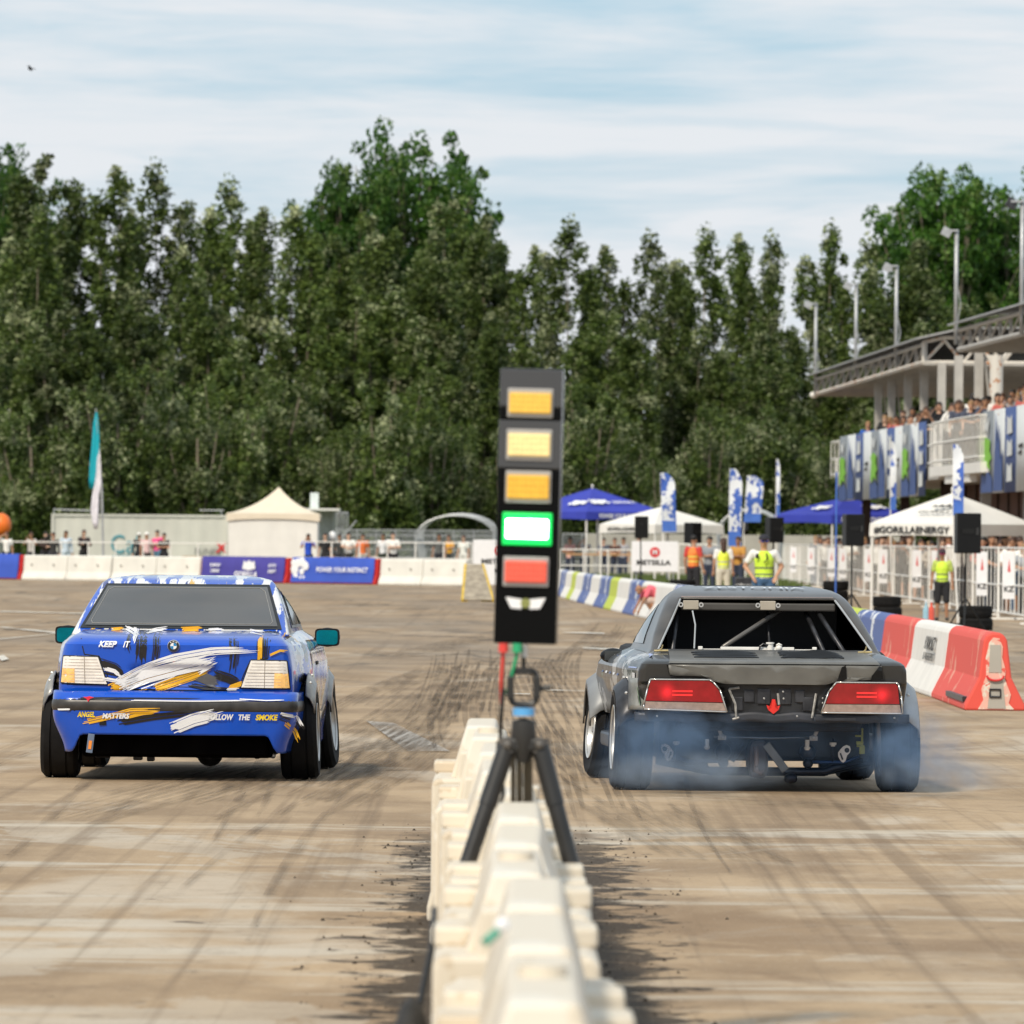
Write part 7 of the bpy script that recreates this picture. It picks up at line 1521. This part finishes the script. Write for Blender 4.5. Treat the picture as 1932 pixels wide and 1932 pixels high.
MX = [(.06, 13.9, 2.1, 0), (.06, 16.05, 2.0, .004), (.055, 18.1, 2.05, -.003), (.02, 20.2, 2.1, .003), (.02, 22.35, 2.0, -.006), (.027, 24.4, 2.05, .0), (.0, 26.5, 2.05, -.006), (-.03, 28.6, 2.05, .006), (-.05, 30.7, 2.05, -.004), (-.09, 32.8, 2.05, -.006), (-.12, 34.9, 2.1, .0)]
for i, (x, d_, ln, yw) in enumerate(MX):
    median(x, d_, ln, yw, 'cream plastic barrier of the middle row, %s from the near end' % nth(i))
# ================================================================ START LIGHT ON A TRIPOD
SL = 610
def PX(x, y): return W(x, y, SL)
top = PX(1003.5, 695); bot = PX(990, 1215); h = (top - bot).length; tilt = math.atan2(top.x - bot.x, top.z - bot.z)
sl_ = thing('start_light', 'tall black start light panel on a tripod, green lamp lit', 'start light', bot, rot=(0, tilt, R(-3.5)))
M_gl = mat('black acrylic', (.003, .003, .003), .22, spec=.12, var=.05); M_glref = mat('acrylic with painted reflection', (.036, .034, .033), .12, coat=1, var=.05)  # second one: sky reflection on the black acrylic put into a grey base
MB().box((0, .05, h / 2), (.193, .10, h)).build('housing', M_gl, sl_, bevel=.006)
def up(y): return h * (1215 - y) / 520
def face_strip(y0, y1, m, nm_):
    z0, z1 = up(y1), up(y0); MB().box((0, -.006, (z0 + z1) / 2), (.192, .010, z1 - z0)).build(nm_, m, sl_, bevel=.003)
face_strip(697, 768, M_glref, 'face_panel'); face_strip(793, 884, M_glref, 'face_panel'); face_strip(769, 792, M_gl, 'face_panel'); face_strip(885, 1214, M_gl, 'face_panel')
def ledm(nm_, c, e, s): return mat(nm_, c, .35, emit=e, es=s, var=.12, scale=60)
M_hous = mat('white led frame', (.35, .34, .33), .5)
for (y0, y1, c, e, s_, nm_, lit) in ((741, 780, (.62, .37, .06), (1, .60, .09), .22, 'amber lens', 0), (818, 861, (.72, .56, .26), (1, .76, .32), .22, 'pale amber lens', 0), (896, 941, (.60, .34, .04), (1, .55, .05), .20, 'deep amber lens', 0), (980, 1016, (.8, 1, .85), (.75, 1, .85), 7, 'lit green lens', 1), (1058, 1099, (.55, .08, .05), (1, .14, .08), .25, 'red lens', 0)):
    z0, z1 = up(y1), up(y0); cx_ = (996 - 990) / SL * 0; xx = -.001
    t_ = MB().box((xx, -.014, (z0 + z1) / 2), (.142 + (.012 if lit else 0), .012, z1 - z0 + (.026 if not lit else .042))).build('lamp_frame', M_hous if not lit else mat('green halo', (.0, .35, .06), .4, emit=(.0, .9, .12), es=.55), sl_, bevel=.004)
    MB().box((xx, -.024, (z0 + z1) / 2), (.130, .012, z1 - z0)).build('lamp_lens', ledm(nm_, c, e, s_), t_, bevel=.004)
    b = MB(); nx, nz = 9, 4
    for i in range(nx):
        for j in range(nz): b.sph((xx - .057 + .01425 * i, -.031, z0 + (z1 - z0) * (j + .5) / nz), (.0042, .002, .0042), 6)
    b.build('led_grid', ledm(nm_ + ' led', tuple(min(1, q * 1.15) for q in c), e, s_ * (1.3 if not lit else 2)), t_)
z_ = up(1138); b = MB()
b.prism([(-.062, z_ + .018), (-.012, z_ + .012), (-.012, z_ - .018), (-.045, z_ - .016)], -.016, -.012, 'XZ').prism([(.062, z_ + .018), (.012, z_ + .012), (.012, z_ - .018), (.045, z_ - .016)], -.016, -.012, 'XZ'); b.build('wing_logo', M_wcl, sl_)
MB().lathe([(-.018, .001), (-.018, .015), (-.012, .015)], (0, 0, z_), 'Y', 16).build('logo_centre', mat('olive emblem', (.25, .27, .08), .5), sl_)
tp = thing('tripod', 'black video tripod with blue ring holding the start light', 'tripod', PX(988, 1360)); tb = tp.location
def TP_(x, y, dy=0): q = PX(x, y) - tb; q.y += dy; return q
M_tri = mat('tripod black', (.022, .021, .020), .4, var=.3)
MB().tube([TP_(988, 1216), TP_(988, 1240)], .012, 8).build('mount_spigot', M_alu, tp)
rg_ = [TP_(988 + 24 * math.copysign(abs(math.cos(a_)) ** .4, math.cos(a_)), 1297 + 32 * math.copysign(abs(math.sin(a_)) ** .4, math.sin(a_))) for a_ in [2 * math.pi * i / 20 for i in range(21)]]
MB().tube(rg_, .010, 8, cap=False).box(TP_(988, 1266), (.05, .05, .022)).tube([TP_(988, 1216), TP_(988, 1262)], .008, 6).build('head_ring', M_tri, tp, smooth=True)
b = MB()
for x in (963, 1013): b.box(TP_(x, 1297), (.022, .05, .07))
b.each('head_cheek', M_tri, tp, bevel=.004); MB().tube([TP_(1014, 1300), TP_(1040, 1296)], .009, 8).build('pan_knob', M_tri, tp)
MB().lathe([(-.012, .001), (-.012, .034), (.012, .034), (.012, .001)], TP_(988, 1343), 'Z', 24).build('blue_ring', mat('light blue ring', (.10, .36, .70), .4), tp, smooth=True)
MB().lathe([(-.10, .001), (-.10, .02), (-.07, .03), (-.02, .040), (.03, .036), (.04, .001)], TP_(988, 1378), 'Z', 20).build('spider', M_tri, tp, smooth=True); MB().box(TP_(988, 1405), (.135, .06, .045)).build('spider_arm', M_tri, tp, bevel=.012)
for (xa, ya, xb, yb, xt, dy) in ((958, 1405, 881, 1632, 0, -.05), (1018, 1405, 1078, 1632, 0, -.05)):
    a_, c_ = TP_(xa, ya), TP_(xb, yb, dy); lg = MB().tube([a_, a_.lerp(c_, .5)], .029, 12).tube([a_.lerp(c_, .45), c_], .026, 12).build('leg', M_tri, tp, smooth=True)
    MB().lathe([(-.025, .03), (.02, .03)], a_, 'Z', 12).sph(a_ + V((0, -.03, 0)), .016, 8).build('leg_joint', mat('joint', (.10, .09, .08), .4), lg, smooth='all')
for (x, r_) in ((968, .008), (980, .010), (992, .008), (1000, .009)): MB().tube([TP_(x, 1420, .15), TP_(x, 1560, .25)], r_, 8).build('rear_leg_tube', mat('dull tube', (.10, .09, .07), .35, .5, var=.4), tp)
MB().tube([TP_(940, 1400), TP_(938, 1440, .1), TP_(946, 1400, .1)], .006, 6).build('strap', M_tri, tp)
def cable(pts, r, m, lab, nm_='cable'): o = MB().tube([PX(x, y) + V((0, dy, 0)) for x, y, dy in pts], r, 8).build(nm_, m, None, smooth='all'); tag(o, lab, 'cable'); return o
M_rc, M_gc = mat('red cable', (.65, .05, .04), .5), mat('green cable', (.02, .35, .15), .5)
cable([(950, 1214, -.02), (949, 1240, -.02), (946, 1285, 0), (946, 1330, .02)], .006, M_rc, 'red connector cable hanging below the start light'); cable([(976, 1214, -.02), (974, 1240, -.02), (962, 1290, 0), (956, 1310, .02)], .006, M_gc, 'green connector cable hanging below the start light')
cable([(950, 1300, .0), (945, 1360, .02), (944, 1420, .04), (950, 1500, .1), (930, 1560, 0), (922, 1600, 0)], .006, M_black, 'thin black cable dropping beside the left tripod leg')
cable([(880, 1600, -.04), (866, 1650, -.05), (852, 1700, -.05), (846, 1800, -.05)], .006, M_rc, 'red cable running down the left side of the barriers')
for (x, m_, lab) in ((950, M_rc, 'red plug under the start light panel'), (976, M_gc, 'green plug under the start light panel')):
    o = MB().lathe([(-.014, .001), (-.014, .015), (.014, .015), (.014, .001)], (0, 0, 0), 'Z', 12).build('cable_plug', m_, None, PX(x, 1222) + V((0, -.03, 0)), smooth=True); tag(o, lab, 'plug')
# black cable reel bag slumped against the left side of the barriers
p = W(815, 1800, 700); p = V((-.24, 21.2, 0)); t = thing('cable_bag', 'dark cable bag slumped against the left side of the barriers', 'bag', p)
MB().sph((0, 0, .22), (.055, .30, .21), 12).sph((-.05, .1, .09), (.09, .28, .09), 12).build('bag', mat('black bag cloth', (.02, .018, .016), .8, var=.5, scale=12), t, smooth='all'); MB().tube([(.02, 0, .40), (.05, .3, .55), (.05, .6, .62)], .008, 6).build('bag_strap', M_black, t)
p = V((-.025, 20.75, .80)); t = thing('small_bottle', 'tiny green bottle with white cap lying on the barrier ridge', 'bottle', (-.022, F / 975, .785)); t.scale = (.8, .8, .8); MB().tube([(-.03, -.02, .0), (.0, 0, .025)], .012, 8).build('body', mat('green plastic', (.10, .35, .25), .4), t); MB().sph((.012, 0, .042), .019, 10).build('cap', M_wcl, t, smooth='all')
# grit and dirt crumbs lying along the barriers
rg = np.random.RandomState(9); vs = []; fs = []
for k in range(600):
    sd_ = rg.choice((-1, 1)); x = sd_ * (.32 + abs(rg.normal(0, .22))) ; y = rg.uniform(17, 47); r_ = .003 + .008 * rg.rand() ** 3; i = len(vs)
    vs += [(x - r_, y - r_, .001), (x + r_, y - r_ * .6, .001), (x + r_ * .3, y + r_, .001), (x, y, r_ * 1.2)]; fs += [(i, i + 1, i + 3), (i + 1, i + 2, i + 3), (i + 2, i, i + 3)]
me = bpy.data.meshes.new('dirt'); me.from_pydata(vs, [], fs); me.materials.append(mat('dark dirt', (.035, .026, .018), .9, var=.5)); o = bpy.data.objects.new('dirt_crumbs', me); COL.objects.link(o); tag(o, 'dark crumbs of dirt and rubber along the middle barriers', 'dirt', kind='stuff')
